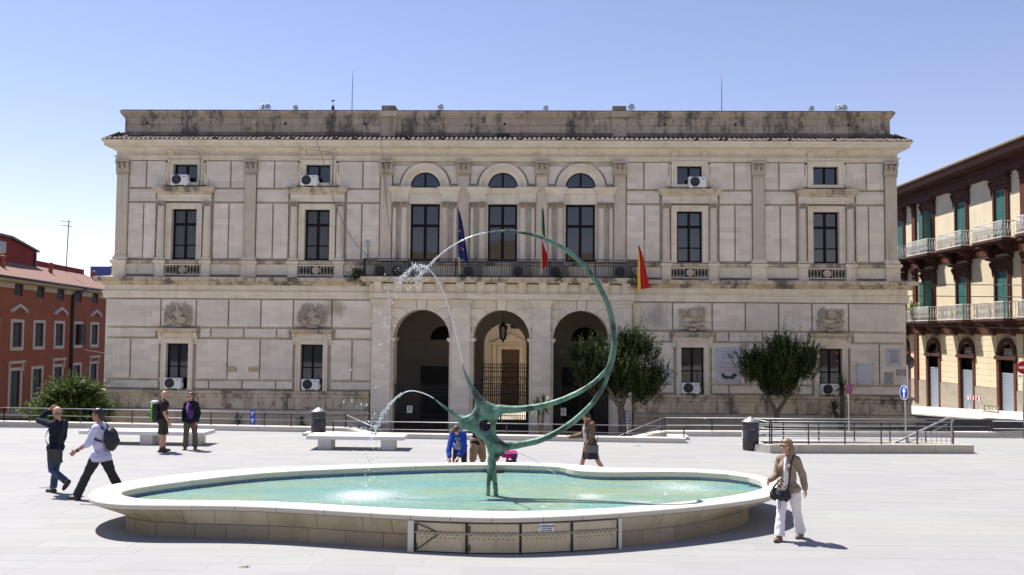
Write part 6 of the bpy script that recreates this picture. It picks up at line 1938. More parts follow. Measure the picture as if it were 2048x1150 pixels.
def jet(P, r0, r1, solid, label, spray, seed):
    t = empty('water_jet', (P[0][0], YS, P[0][1]), 0, label, 'water jet', 'jets from the sculpture')
    rj = random.Random(seed)
    o0 = Vector((P[0][0], YS, P[0][1]))
    D = dense([(a - o0.x, 0, b - o0.z) for a, b in P], 8); n = len(D)
    m = MB(); k = int(n * solid)
    m.tube(D[:k + 1], [(r0 + (r1 - r0) * i / n) * (1 + .25 * math.sin(i * 1.7) * i / n) for i in range(k + 1)], 6)
    m.build('stream', M_jet, t)
    m = MB()
    for i in range(k, n):
        f = (i - k) / max(1, n - k)
        for q in range(3):
            c = D[i] + Vector((rj.gauss(0, .006 + .02 * f), rj.gauss(0, .015), rj.gauss(0, .006 + .02 * f)))
            m.ell(c, (r1 * rj.uniform(.5, 1.1), r1 * .8, r1 * rj.uniform(.7, 1.7)), 6, 4)
    for (x, z, sx, sz, cnt, rr0) in spray:
        for q in range(cnt):
            c = Vector((rj.gauss(x, sx) - o0.x, rj.gauss(0, .12), rj.gauss(z, sz) - o0.z))
            r = rr0 * rj.choice((.4, .5, .6, .8, 1.3))
            m.ell(c, (r, r, r * rj.uniform(1, 1.9)), 6, 4)
    if m.v: m.build('droplets', M_jet, t, 'stuff')
jet(jA, .012, .013, .62, 'thin water jet curving down from the tip of the great ring', [(-2.12, 4.27, .05, .08, 34, .010)], 1)
jet(jB, .012, .014, .62, 'tall water jet rising from the upright horn and breaking into spray', [(-2.12, 4.5, .09, .05, 34, .010), (-2.38, 4.30, .14, .10, 75, .0085), (-2.55, 4.05, .14, .16, 44, .009), (-2.68, 3.6, .13, .35, 34, .009), (-2.8, 3.0, .12, .4, 22, .009), (-2.86, 2.3, .14, .4, 18, .010), (-3.0, 1.75, .18, .35, 20, .011), (-3.05, 1.2, .2, .35, 20, .010), (-3.0, .6, .25, .2, 24, .009)], 2)
jet(jC, .010, .012, .45, 'low water jet arching left from the left horn', [(-2.88, 1.42, .04, .1, 16, .016), (-2.95, 1.0, .08, .25, 24, .014), (-3.0, .55, .12, .12, 22, .012)], 3)
jet(jD, .006, .007, .8, 'fine water jet arching right from the small spout at the stem', [(.75, .42, .08, .04, 20, .009)], 4)
# ------------------------------------------------------------------ benches, bins, railings, signs
M_bench = simple('pale_bench_stone', (.66, .645, .62), .7, var=.08, scale=2, bump=.15)
def bench(cx, cy, L, rz, legs, label):
    t = empty('stone_bench', (cx, cy, 0), rz, label, 'bench', 'stone benches on the plaza')
    mb = MB(); mb.add([], [])
    x = L / 2; c = .012; z0, z1, d = .29, .40, .42
    mb.add([(-x, -d, z0), (x, -d, z0), (x, d, z0), (-x, d, z0), (-x, -d, z1 - c), (x, -d, z1 - c), (x, d, z1 - c), (-x, d, z1 - c), (-x + c, -d + c, z1), (x - c, -d + c, z1), (x - c, d - c, z1), (-x + c, d - c, z1)],
           [(0, 3, 2, 1), (0, 1, 5, 4), (1, 2, 6, 5), (2, 3, 7, 6), (3, 0, 4, 7), (4, 5, 9, 8), (5, 6, 10, 9), (6, 7, 11, 10), (7, 4, 8, 11), (8, 9, 10, 11)])
    mb.build('seat', M_bench, t)
    for lx in legs:
        mb = MB(); mb.box(lx - .19, lx + .19, -.28, .28, 0, .29); mb.build('leg', M_bench, t)
bench(-5.02, 25.98, 2.78, 0, (-.90, .90), 'white stone bench nearest the fountain, beside the left litter bin')
bench(-11.40, 26.62, 3.75, R(-1.5), (-1.35, .08, 1.45), 'long white stone bench behind the walking men on the left')
M_bin = simple('charcoal_bin_sheet', (.045, .045, .052), .45, .35, var=.15)
def bin_(x, y, r, h, label):
    t = empty('litter_bin', (x, y, 0), 0, label, 'litter bin', 'litter bins on the plaza')
    mb = MB(); mb.lathe([(r * .96, 0), (r * .96, .04), (r, .05), (r, h * .60), (r * .985, h * .605), (r * .985, h * .615), (r, h * .62), (r, h * .80)], n=28)
    for a0, a1 in ((-60, 235),): pass
    mb.build('body', M_bin, t)
    mb = MB()
    for a0, a1 in ((-48, 200), (228, 312 - 18)):
        mb.lathe([(r, h * .80), (r, h * .845)], n=14, a0=a0, a1=a1)
    mb.lathe([(r, h * .845), (r, h * .855)], n=28); mb.build('collar', M_bin, t)
    mb = MB(); mb.lathe([(r * .93, h * .70), (r * .93, h * .85)], n=24); mb.build('liner', M_fanhole, t)
    mb = MB(); mb.lathe([(r * 1.08, h * .845), (r * 1.08, h * .86), (r * .55, h * .93), (.012, h)], n=28); mb.build('lid', M_steel, t)
    mb = MB(); mb.box(-r * .25, r * .25, -r * 1.02, -r * .98, h * .63, h * .645); mb.build('latch', M_steel, t)
    mb = MB(); mb.box(-r * 1.025, -r * .985, -.04, .04, h * .36, h * .55); mb.build('sticker', M_white, t)
bin_(6.37, 26.62, .235, .97, 'dark cylindrical litter bin with cone lid by the sunken stair railing')
bin_(-6.93, 29.2, .235, .90, 'dark cylindrical litter bin with cone lid behind the bench left of the fountain')

RG = 'steel railings round the plaza'
def railing(pts, z, top, mid, label, step=.95, r=.014, group=RG, mat=M_dsteel, extra=(), z_end=None):
    t = empty('metal_railing', (pts[0][0], pts[0][1], z), 0, label, 'railing', group)
    o = Vector((pts[0][0], pts[0][1], 0))
    for p, q in zip(pts[:-1], pts[1:]):
        a = Vector((p[0], p[1], p[2] if len(p) > 2 else 0)) - o; b = Vector((q[0], q[1], q[2] if len(q) > 2 else 0)) - o
        L = (b - a).length; n = max(1, round(L / step))
        for i in range(n + 1):
            c = a.lerp(b, i / n)
            mb = MB(); mb.box(c.x - .02, c.x + .02, c.y - .006, c.y + .006, c.z - .12, c.z + top); mb.build('post', mat, t)
        for zz in (top,) + tuple(mid):
            mb = MB(); mb.tube([a + Vector((0, 0, zz)), b + Vector((0, 0, zz))], r if zz == top else r * .7, 6); mb.build('rail', M_steel, t)
    return t
railing([(-30, 32.05), (-18.4, 31.12), (-6.25, 30.16)], .165, .46, (.21,), 'long low steel railing along the left edge of the plaza')
railing([(-6.25, 30.2), (-4.55, 29.15, -.55)], .165, .42, (.17,), 'sloping stair handrail left of the arches', 1.9)
railing([(-6.4, 29.0), (4.75, 28.52)], .155, .33, (.09,), 'low steel railing in front of the three arches', 1.9)
railing([(4.3, 30.1), (2.55, 29.1, -.58)], .165, .42, (.17,), 'sloping stair handrail right of the arches below the big tree', 1.9)
railing([(4.4, 30.2), (15.4, 30.9)], .165, .42, (.18,), 'low steel railing along the right edge of the plaza', 1.65)
railing([(15.5, 30.9), (24.3, 31.0)], .0, .52, (.27,), 'far low railing beside the asphalt street on the right', 1.5)
# walled stair well
M_well = limestone('stair_well_wall_stone', (.47, .435, .37), stain=.5, ochre_amt=.25, streak=.4)
sw = empty('sunken_stair', (0, 0, 0), 0, 'low stone walled sunken stair on the right of the plaza', 'stair')
for i in range(4):
    x0, x1 = 6.75 + i * 1.49, 6.75 + (i + 1) * 1.49 - .006
    y0 = 25.92 + i * .12
    mb = MB(); mb.add([(x0, y0, -.02), (x1, y0 + .12, -.02), (x1, y0 + .5, -.02), (x0, y0 + .38, -.02), (x0, y0, .235), (x1, y0 + .12, .235), (x1, y0 + .5, .235), (x0, y0 + .38, .235)], [(0, 1, 5, 4), (1, 2, 6, 5), (2, 3, 7, 6), (3, 0, 4, 7), (4, 5, 6, 7)]); mb.build('wall_stone', M_well, sw)
for i in range(4):
    x0, x1 = 6.95 + i * 1.5, 6.95 + (i + 1) * 1.5 - .006
    mb = MB(); mb.box(x0, x1, 27.78, 28.15, -.02, .13); mb.build('wall_stone', M_well, sw)
mb = MB(); mb.add([(6.42, 26.3, -.02), (6.75, 25.92, -.02), (6.75, 26.3, -.02), (6.42, 26.3, .20), (6.75, 25.92, .235), (6.75, 26.3, .235)], [(0, 1, 4, 3), (3, 4, 5), (1, 2, 5, 4)]); mb.box(6.42, 6.94, 26.31, 28.1, -.02, .11); mb.build('end_wall', M_kerb, sw)
for k in range(11):
    x = 12.3 - k * .42
    mb = MB(); mb.box(x - .42, x, 26.5, 27.74, -2.4, -.16 * (k + 1)); mb.build('step', M_well, sw)
mb = MB(); mb.box(6.95, 12.4, 27.75, 27.779, -2.4, -.02); mb.box(6.95, 12.4, 26.42, 26.449, -2.4, -.02); mb.box(6.9, 6.949, 26.449, 27.75, -2.4, -.02); mb.build('well_lining', M_well, sw)
railing([(6.85, 26.12), (12.2, 26.58)], .235, .64, (.51, .37, .23, .09), 'tall four wire railing along the front wall of the sunken stair', 1.1, .013, mat=M_dsteel)
railing([(6.6, 27.95), (12.0, 27.95)], .13, .66, (.50, .36, .22, .08), 'tall four wire railing along the back wall of the sunken stair', 1.2, .013)
railing([(6.52, 27.7), (6.8, 26.15)], .15, .70, (.5, .3), 'short steel railing closing the end of the sunken stair beside the litter bin', 1.5, .018)
hr = empty('stair_handrail', (12.35, 27.0, 0), 0, 'bright steel handrail with thin balusters rising from the sunken stair', 'handrail')
mb = MB(); mb.tube([(0.12, 0, .95), (-.12, 0, .95), (-1.85, 0, .12), (-2.9, 0, -.35)], .028, 8); mb.build('rail', M_steel, hr)
mb = MB(); mb.tube([(-.1, 0, .78), (-1.85, 0, -.05), (-2.9, 0, -.52)], .014, 6); mb.build('lower_rail', M_steel, hr)
for x, zt in ((.02, .95), (-1.3, .38), (-2.5, -.18)):
    mb = MB(); mb.box(x - .03, x + .03, -.03, .03, -.05 if x > -1 else -1.2, zt); mb.build('post', M_steel, hr)
for k in range(9):
    x = -.16 - k * .145
    mb = MB(); mb.tube([(x, 0, .75 + (x + .1) * .475), (x, 0, .08 + (x + .1) * .475)], .008, 5); mb.build('baluster', M_steel, hr)

# road signs
M_pole = M_tin
M_sred = simple('sign_red', (.45, .015, .025), .4, var=.05)
M_sblue = simple('sign_blue', (.012, .06, .36), .4, var=.05)
M_swhite = simple('sign_white', (.75, .75, .75), .4, var=.04)
M_sback = simple('sign_back_grey', (.06, .062, .07), .5, .4)
def disc(mb, r, y, z, n=28, a=0): mb.add([(r * math.cos(2 * math.pi * k / n), y, z + r * math.sin(2 * math.pi * k / n)) for k in range(n)], [tuple(range(n))]); return mb
def round_sign(name, x, y, zb, zc, r, rz, label, kind, pole=True):
    t = empty(name, (x, y, zb), rz, label, 'road sign')
    if pole:
        mb = MB(); mb.tube([(0, .03, 0), (0, .03, zc - zb + .05)], .028, 8); mb.build('pole', M_pole, t)
    z = zc - zb
    mb = MB(); mb.lathe([(.001, 0), (r, 0), (r, .015), (.001, .015)], n=28); mb.xf(Matrix.Translation((0, 0.0, z)) @ Matrix.Rotation(R(90), 4, 'X'))
    mb.build('plate', M_sback if kind == 'back' else (M_sred if kind in ('noentry', 'nostop') else M_sblue), t)
    if kind == 'arrow':
        mb = MB(); n = 28
        vs = [(rr * math.cos(2 * math.pi * k / n), -.018, z + rr * math.sin(2 * math.pi * k / n)) for rr in (r, r * .92) for k in range(n)]
        mb.add(vs, [(k, (k + 1) % n, n + (k + 1) % n, n + k) for k in range(n)]); mb.build('rim', M_swhite, t)
        mb = MB(); mb.prism([(-.035, z - r * .72), (.035, z - r * .72), (.035, z + r * .1), (.10, z + r * .1), (0, z + r * .72), (-.10, z + r * .1), (-.035, z + r * .1)], -.021, -.018); mb.build('arrow', M_swhite, t)
    if kind == 'noentry':
        mb = MB(); mb.prism([(-r * .72, z - r * .17), (r * .72, z - r * .17), (r * .72, z + r * .17), (-r * .72, z + r * .17)], -.02, -.017); mb.build('bar', M_swhite, t)
        mb = MB(); mb.box(-r * .95, r * .6, -.015, 0, z - r * 1.5, z - r * 1.15); mb.build('sub_plate', M_swhite, t)
    if kind == 'nostop':
        mb = MB(); disc(mb, r * .78, -.018, z); mb.build('blue_field', M_sblue, t)
        mb = MB()
        for s in (-1, 1): mb.prism([(-.025 * 1 + s * r * .5, z - r * .58), (.025 + s * r * .5, z - r * .50), (.025 - s * r * .5, z + r * .58), (-.025 - s * r * .5, z + r * .5)], -.022 - .001 * s, -.019)
        mb.build('cross', M_sred, t)
    return t
round_sign('no_entry_sign', 18.22, 34.0, zg(18.2, 34), 2.24, .24, 0, 'round red no entry sign with white bar at the right edge', 'noentry')
round_sign('round_sign', 21.55, 52.0, zg(21.5, 52), 1.91, .34, R(35), 'dark back of a round road sign beside the town hall right corner', 'back')
round_sign('arrow_sign', 13.43, 33.0, zg(13.4, 33), 1.33, .27, R(-80), 'blue round road sign with white upward arrow on a pale pole', 'arrow')
round_sign('no_stopping_sign', 13.18, 38.0, zg(13.2, 38), 1.18, .23, R(36), 'round red and blue no stopping sign in front of the right street window', 'nostop')
t = empty('parking_sign', (-11.83, 38.0, zg(-11.8, 38)), 0, 'narrow blue parking board with a white P left of the plaza bench', 'road sign')
z = -zg(-11.8, 38)
mb = MB(); mb.tube([(0, .04, 0), (0, .04, z + .05)], .03, 6); mb.build('pole', M_pole, t)
mb = MB(); mb.box(-.12, .12, 0, .03, z - .62, z + .05); mb.build('board', M_sblue, t)
text_mb('P', .26, 0, -.005, z - .12).build('letter_p', M_swhite, t)
mb = MB(); mb.prism([(-.02, z - .50), (.02, z - .50), (.02, z - .40), (.06, z - .40), (0, z - .30), (-.06, z - .40), (-.02, z - .40)], -.006, -.001); mb.build('arrow', M_swhite, t)
def info_board(x, y, z0, z1, w, label):
    t = empty('information_board', (x, y, zg(x, y)), 0, label, 'sign', 'blue information boards')
    b = zg(x, y)
    mb = MB(); mb.box(-.03, .03, .02, .06, 0, z1 - b); mb.build('pole', M_pole, t)
    mb = MB(); mb.box(-w / 2, w / 2, 0, .02, z0 - b, z1 - b); mb.build('board', simple('navy_board', (.012, .025, .12), .4) if 'navy_board' not in bpy.data.materials else bpy.data.materials['navy_board'], t)
    mb = MB()
    for k in range(4):
        for q in range(2): mb.box(-w * .35 + q * w * .38, -w * .05 + q * w * .38, -.004, -.001, z1 - b - .12 - k * .12, z1 - b - .05 - k * .12)
    mb.build('panel_print', simple('pale_blue_print', (.30, .36, .48), .5) if 'pale_blue_print' not in bpy.data.materials else bpy.data.materials['pale_blue_print'], t, 'stuff')
info_board(4.08, 39.0, -.48, .06, .20, 'small navy information board beside the big tree trunk')
info_board(-7.1, 38.0, -.85, -.55, .42, 'navy board low on the wall left of the arches behind the stair handrail')
# red and white barrier leaning on the pavement
t = empty('road_barrier', (25.4, 52.6, zk(52.6) + .14), R(-75), 'red and white striped trestle barrier on the pavement by the cream house', 'barrier')
mb = MB()
for s in (-.42, .42):
    mb = MB(); mb.tube([(s, -.25, 0), (s, 0, 1.05)], .02, 5); mb.tube([(s, .25, 0), (s, 0, 1.05)], .02, 5); mb.build('leg', M_tin, t)
mb = MB(); mb.box(-.55, .55, -.03, .0, .80, 1.02); mb.build('board', M_swhite, t)
for k in range(5):
    x = -.5 + k * .22
    mb = MB(); mb.prism([(x, .81), (x + .1, .81), (x + .17, 1.01), (x + .07, 1.01)], -.036, -.031); mb.build('stripe', M_sred, t)
t = empty('folded_barrier', (25.5, 50.9, zk(50.9) + .16), R(-80), 'grey folded barrier board standing on the pale pavement', 'barrier')
mb = MB(); mb.box(-.6, .6, -.03, 0, .12, .20); mb.box(-.6, .6, -.03, 0, .42, .50); mb.box(-.6, -.5, -.03, 0, .2, .42); mb.box(.5, .6, -.03, 0, .2, .42); mb.build('board', simple('grey_green_board', (.20, .20, .15), .7), t)
mb = MB()
for s in (-.35, .35):
    mb = MB(); mb.tube([(s, -.25, 0), (s, 0, .5)], .015, 5); mb.tube([(s, .25, 0), (s, 0, .5)], .015, 5); mb.build('leg', M_tin, t)

# ------------------------------------------------------------------ trees and plants
def leaf_mat(name, a, b, gloss=.35):
    t = NT(name); p = t.pos()
    n1 = t.noise(p, 7, 3, .6); n2 = t.noise(p, .9, 3, .5)
    at = t.n('ShaderNodeAttribute', attribute_name='tone')
    c = t.mix(t.ramp(at.outputs['Fac'], [(.1, 0), (.9, 1)]), a, b)
    c = t.mix(t.ramp(n2, [(.4, 0), (.65, .4)]), c, tuple(x * .6 for x in a))
    m = t.done(c, gloss, 0, .2)
    # a little light passes through the leaves
    tr = t.n('ShaderNodeBsdfTranslucent'); t.l(c, tr.inputs[0])
    mx = t.n('ShaderNodeMixShader'); mx.inputs[0].default_value = .22
    out = t.t.nodes['Material Output']
    t.l(t.b.outputs[0], mx.inputs[1]); t.l(tr.outputs[0], mx.inputs[2]); t.l(mx.outputs[0], out.inputs['Surface'])
    return m
M_leaf = leaf_mat('glossy_dark_leaf', (.010, .023, .006), (.066, .104, .022), .5)
M_leaf2 = leaf_mat('bushy_green_leaf', (.030, .060, .012), (.13, .185, .035), .42)
M_bark = simple('grey_brown_bark', (.105, .085, .062), .9, var=.35, scale=9, bump=.5)
def tree(name, base, trunk, crown, nshoot, leaves_per, leaf, mat, label, cat, seed, up=.75, group=None, L=(.5, 1.0), lobes=None, skip=None):
    t = empty(name, base, 0, label, cat, group)
    rt = random.Random(seed)
    for P, r0, r1, nm in trunk:
        D = dense(P, 5); n = len(D)
        mb = MB(); mb.tube(D, [(r0 + (r1 - r0) * i / (n - 1)) * (1 + .08 * math.sin(i * 2.1 + seed)) for i in range(n)], 9)
        mb.build(nm, M_bark, t)
    vs = []; fs = []; tones = []
    twig = MB()
    cx, cy, cz, rx, ry, rz_ = crown
    lb = lobes or [(0, 0, 0, 1)]
    lb = []
    for lo in (lobes or [(0, 0, 0, 1)]):
        for q in range(4):                 # every lobe is a handful of uneven clumps
            d = Vector((rt.gauss(0, 1), rt.gauss(0, 1), rt.gauss(0, 1))).normalized() * lo[3] * rt.uniform(.45, .85)
            lb.append((lo[0] + d.x * rx, lo[1] + d.y * ry, lo[2] + d.z * rz_, rt.uniform(.22, .42) * (lo[3] ** .5)))
    for k in range(nshoot):
        lo = lb[k % len(lb)]
        d = Vector((rt.gauss(0, 1), rt.gauss(0, 1), rt.gauss(0, 1))).normalized() * (rt.random() ** .4)
        p0 = Vector((cx + lo[0] + d.x * rx * lo[3], cy + lo[1] + d.y * ry * lo[3], cz + lo[2] + d.z * rz_ * lo[3] - .12))
        if skip and skip(p0): continue
        dirv = Vector((d.x * (1 - up) * 1.9 + rt.gauss(0, .18), d.y * (1 - up) * 1.5 + rt.gauss(0, .18), up + d.z * .25 + rt.gauss(0, .12))).normalized()
        ln = rt.uniform(*L) * (1.7 if rt.random() < .05 else 1)
        p1 = p0 + dirv * ln
        sag = Vector((dirv.x, dirv.y, 0)) * .15
        tone = min(1, max(0, rt.gauss(.4, .2)))
        if k % 3 == 0: twig.tube([p0 - dirv * ln * .2, p0, p1], [.012, .008, .003], 4, False, False)
        for q in range(leaves_per):
            f = (q + rt.random()) / leaves_per
            c = p0 + dirv * ln * f + sag * f * f
            a = rt.uniform(0, 6.283); 
            s = dirv.orthogonal().normalized(); s2 = dirv.cross(s)
            out = (s * math.cos(a) + s2 * math.sin(a)) * .8 + dirv * rt.uniform(.25, .8)
            out.normalize()
            w = out.cross(Vector((rt.gauss(0, .5), rt.gauss(0, .5), 1))).normalized()
            nrm = out.cross(w)
            l_ = leaf * rt.uniform(.7, 1.25) * (1 - .25 * f); wd = l_ * .50
            b = len(vs)
            vs += [c, c + out * l_ * .5 + w * wd * .5 + nrm * .012, c + out * l_, c + out * l_ * .5 - w * wd * .5 + nrm * .012]
            fs += [(b, b + 1, b + 2), (b, b + 2, b + 3)]
            tn = min(1, max(0, tone + .25 * f + rt.gauss(0, .12)))
            tones += [tn, tn]
    me = bpy.data.meshes.new('crown'); me.from_pydata([tuple(v) for v in vs], [], fs); me.materials.append(mat)
    at = me.attributes.new('tone', 'FLOAT', 'FACE'); at.data.foreach_set('value', tones)
    mobj('crown', me, t, 'stuff')
    if twig.v: twig.build('twigs', M_bark, t, 'stuff')
    return t
b1 = (4.0, 40.0, zg(4, 40))
h1 = -b1[2]
tree('broadleaf_tree', b1, [([(0, 0, 0), (-.05, 0, .8), (-.12, 0, 1.45)], .20, .15, 'trunk'),
     ([(-.12, 0, 1.4), (-.45, -.05, 1.85), (-.75, 0, 2.5), (-.85, .1, 3.2)], .13, .05, 'limb'), ([(-.1, 0, 1.4), (.12, .05, 2.0), (.25, .1, 2.9), (.3, .1, 3.8)], .12, .04, 'limb'), ([(.1, .05, 1.95), (.5, 0, 2.4), (1.0, .0, 3.0)], .08, .03, 'limb'), ([(-.4, 0, 1.9), (-1.1, -.1, 2.6), (-1.6, -.1, 3.0)], .07, .025, 'limb')],
     (.1, .1, h1 + 1.75, 1.75, 1.45, 1.25), 1300, 34, .115, M_leaf, 'largest dark green tree, its crown half covering the right arch', 'tree', 4, .80,
     'trees before the town hall', lobes=[(-.2, 0, .35, .85), (.55, 0, .1, .85), (-.25, 0, -.35, .7), (.95, 0, -.35, .55), (.2, 0, .55, .75), (.25, 0, .98, .42), (-.2, 0, .8, .42), (-1.45, .1, -.05, .55), (-1.5, .1, .55, .4), (.35, 0, -.95, .45), (-.3, 0, -.85, .4), (1.0, 0, -.8, .38), (-1.2, 0, -.6, .4)])
b2 = (11.0, 41.0, zg(11, 41)); h2 = -b2[2]
tree('broadleaf_tree', b2, [([(0, 0, 0), (0, 0, .55), (0, 0, h2 - .02)], .15, .12, 'trunk'), ([(-.02, 0, h2 - .1), (-.3, 0, h2 + .45), (-.62, 0, h2 + .95), (-.55, 0, h2 + 1.5)], .10, .045, 'limb'),
     ([(.02, 0, h2 - .1), (.28, 0, h2 + .35), (.62, 0, h2 + .8), (.75, .05, h2 + 1.5)], .10, .045, 'limb'), ([(-.5, 0, h2 + .8), (-.1, .1, h2 + 1.3), (.1, .1, h2 + 2.2)], .05, .02, 'limb')],
     (.2, 0, h2 + 1.85, 1.62, 1.3, .98), 1150, 36, .115, M_leaf, 'smaller forked dark green tree in front of the wall plaques', 'tree', 9, .82, 'trees before the town hall', L=(.5, 1.0),
     lobes=[(-.5, 0, 0, .8), (.6, 0, .1, .75), (0, 0, .15, .85), (-.2, 0, .25, .7), (.9, 0, .35, .5), (-1.1, 0, -.1, .5), (-.15, 0, -.55, .6), (0, 0, -.85, .45), (.45, 0, -.75, .4), (-.6, 0, -.7, .42), (.15, 0, .75, .35)])
b3 = (-21.2, 41.5, zg(-21, 41.5)); h3 = -b3[2]
tree('broadleaf_bush', b3, [([(0, 0, 0), (.05, 0, .8), (0, 0, 1.6)], .16, .10, 'trunk'), ([(0, 0, .9), (-.6, 0, 1.6), (-1.0, 0, 2.2)], .09, .03, 'limb'), ([(0, 0, 1.0), (.7, 0, 1.7), (1.1, 0, 2.2)], .09, .03, 'limb')],
     (0, 0, h3 - .05, 1.75, 1.5, .95), 1500, 32, .13, M_leaf2, 'broad sunlit green tree at the left corner of the town hall', 'tree', 12, .45, 'trees before the town hall', L=(.35, .7),
     lobes=[(0, 0, .25, .85), (-.8, 0, -.25, .75), (.8, 0, -.2, .75), (0, 0, -.4, .9), (-.2, 0, .5, .6), (-.9, 0, -.7, .6), (.9, 0, -.6, .6)])
M_yucca = simple('yucca_blade', (.050, .075, .030), .45, var=.3, scale=5)
def spiky(name, base, stems, label, n, ln, wd, seed, group='spiky plants in front of the town hall', mat=None, dry=False):
    t = empty(name, base, 0, label, 'plant', group)
    rs = random.Random(seed)
    for k, (top, r) in enumerate(stems):
        D = dense([(top[0] * .2, top[1] * .2, 0), (top[0] * .5, top[1] * .5, top[2] * .5), top], 4)
        if top[2] > .15:
            mb = MB(); mb.tube(D, [r * 1.2 - r * .3 * i / len(D) for i in range(len(D))], 8); mb.build('stem', M_bark, t)
        mb = MB()
        for q in range(n):
            a = rs.uniform(0, 6.283); e = rs.uniform(-.75, 1.45) if top[2] > .3 else rs.uniform(.1, 1.4)
            L_ = ln * rs.uniform(.75, 1.1)
            d = Vector((math.cos(a) * math.cos(e), math.sin(a) * math.cos(e), math.sin(e)))
            s = d.cross(Vector((0, 0, 1))); s = (s.normalized() if s.length > .01 else Vector((1, 0, 0))) * wd
            p0 = Vector(top); p1 = p0 + d * L_ * .55; p2 = p0 + d * L_ + Vector((0, 0, -.12 * L_))
            mb.add([p0 - s * .6, p0 + s * .6, p1 + s, p1 - s, p2], [(0, 1, 2, 3), (3, 2, 4)])
        mb.build('blades', mat or M_yucca, t)
yb = (.3, 36.0, zg(.3, 36)); 
spiky('yucca', yb, [((-.10, 0, -yb[2] + .38), .05), ((.16, .1, -yb[2] + .52), .06)], 'two headed yucca standing against the pier right of the middle arch', 85, .62, .020, 5)
yb = (14.4, 42.4, zg(14.4, 42.4))
spiky('yucca', yb, [((0, 0, -yb[2] + 1.0), .10), ((-.4, 0, -yb[2] - .1), .08)], 'tall yucca in front of the rightmost street window', 80, .75, .022, 6)
yb = (-13.1, 40.0, zg(-13.1, 40))
spiky('agave', yb, [((0, 0, -yb[2] - .75), .05)], 'dark agave low by the blue parking board', 60, .62, .04, 7)
yb = (-10.3, 40.2, zg(-10.3, 40.2))
spiky('agave', yb, [((0, 0, -yb[2] - .7), .05)], 'small agave between the parking board and the left litter bin', 50, .5, .03, 8)
# tufts growing on the balcony ledge
def tuft(u, v, z, r, n, label, seed):
    t = empty('wall_plant', (X0 + u, Y0 + v, z), 0, label, 'plant', 'plants growing on the balcony ledge')
    rs = random.Random(seed); vs = []; fs = []
    for k in range(n):
        c = Vector((rs.gauss(0, r * .5), rs.gauss(0, r * .25), rs.gauss(0, r * .5)))
        a = Vector((rs.gauss(0, 1), rs.gauss(0, 1), rs.gauss(.3, 1))).normalized() * .09; b = a.orthogonal().normalized() * .03
        m = len(vs); vs += [c, c + a * .5 + b, c + a, c + a * .5 - b]; fs.append((m, m + 1, m + 2, m + 3))
    mb = MB(); mb.add(vs, fs); mb.build('foliage', M_leaf2 if seed != 3 else M_yucca, t, 'stuff')
tuft(-6.95, -.75, 6.18, .34, 420, 'largest clump of weeds at the left end of the balcony', 1)
tuft(2.75, -.86, 6.05, .24, 160, 'weeds on the balcony ledge just right of the green white and red flag', 2)
tuft(6.35, -.85, 5.95, .34, 260, 'trailing weeds at the right balcony end behind the red and yellow flag', 3)
tuft(-1.9, -.86, 6.03, .14, 70, 'tiny clump of weeds on the ledge under the dark blue flag', 4)
# ------------------------------------------------------------------ people
def cloth(name, col, rough=.85, var=.12):
    t = NT(name); src = t.n('ShaderNodeTexCoord').outputs['Object']
    n1 = t.noise(src, 9, 5, .6); n2 = t.noise(src, 240, 2, .5)
    c = t.mix(t.ramp(n1, [(.3, 0), (.75, 1)]), tuple(x * (1 + var) for x in col), tuple(x * (1 - var) for x in col))
    t.bump(t.math('ADD', n1, t.math('MULTIPLY', n2, .15)), .35, .02)
    return t.done(c, rough, 0, .25)
def skin_mat(name, col):
    t = NT(name); src = t.n('ShaderNodeTexCoord').outputs['Object']
    n1 = t.noise(src, 14, 4, .6)
    c = t.mix(t.ramp(n1, [(.3, 0), (.75, .6)]), col, (col[0] * .95, col[1] * .78, col[2] * .7))
    t.b.inputs['Subsurface Weight'].default_value = 0.0
    return t.done(c, .5, 0, .4)
M_skin = skin_mat('fair_skin', (.50, .29, .20)); M_skin2 = skin_mat('tanned_skin', (.36, .19, .12))
M_eye = simple('eye_white', (.6, .58, .55), .3, var=.02); M_iris = simple('eye_dark', (.02, .015, .01), .2)
M_lip = simple('lips', (.36, .12, .10), .5, var=.05)
M_shades = simple('sunglass_black', (.008, .008, .009), .12)
C_navy = cloth('navy_knit', (.010, .012, .024)); C_jean = cloth('blue_denim', (.040, .062, .115), var=.35); C_shirt = cloth('pale_blue_shirt', (.50, .50, .68), var=.06)
C_char = cloth('charcoal_trousers', (.030, .030, .036)); C_choc = cloth('dark_maroon_tee', (.030, .016, .018)); C_olive = cloth('dark_olive_shorts', (.034, .038, .028))
C_purple = cloth('purple_shirt', (.085, .028, .16)); C_black = cloth('black_jacket', (.010, .011, .016)); C_brown = cloth('brown_trousers', (.125, .092, .070))
C_blue = cloth('royal_blue_hoodie', (.015, .055, .33)); C_grey = cloth('grey_top', (.20, .20, .21)); C_khaki = cloth('khaki_shorts', (.34, .25, .15)); C_pink = cloth('magenta_tee', (.42, .012, .17))
C_jackb = cloth('brown_jacket', (.155, .105, .070)); C_skirt = cloth('dark_grey_skirt', (.035, .038, .048)); C_tan = cloth('tan_cardigan', (.27, .20, .145)); C_white = cloth('white_cotton', (.74, .70, .72), var=.03)
C_shoe = simple('dark_shoe_leather', (.030, .024, .022), .5); C_shoeb = simple('brown_shoe_leather', (.13, .085, .055), .55); C_boot = simple('reddish_walking_boot', (.06, .022, .018), .6); C_sole = simple('pale_sole', (.5, .46, .4), .8)
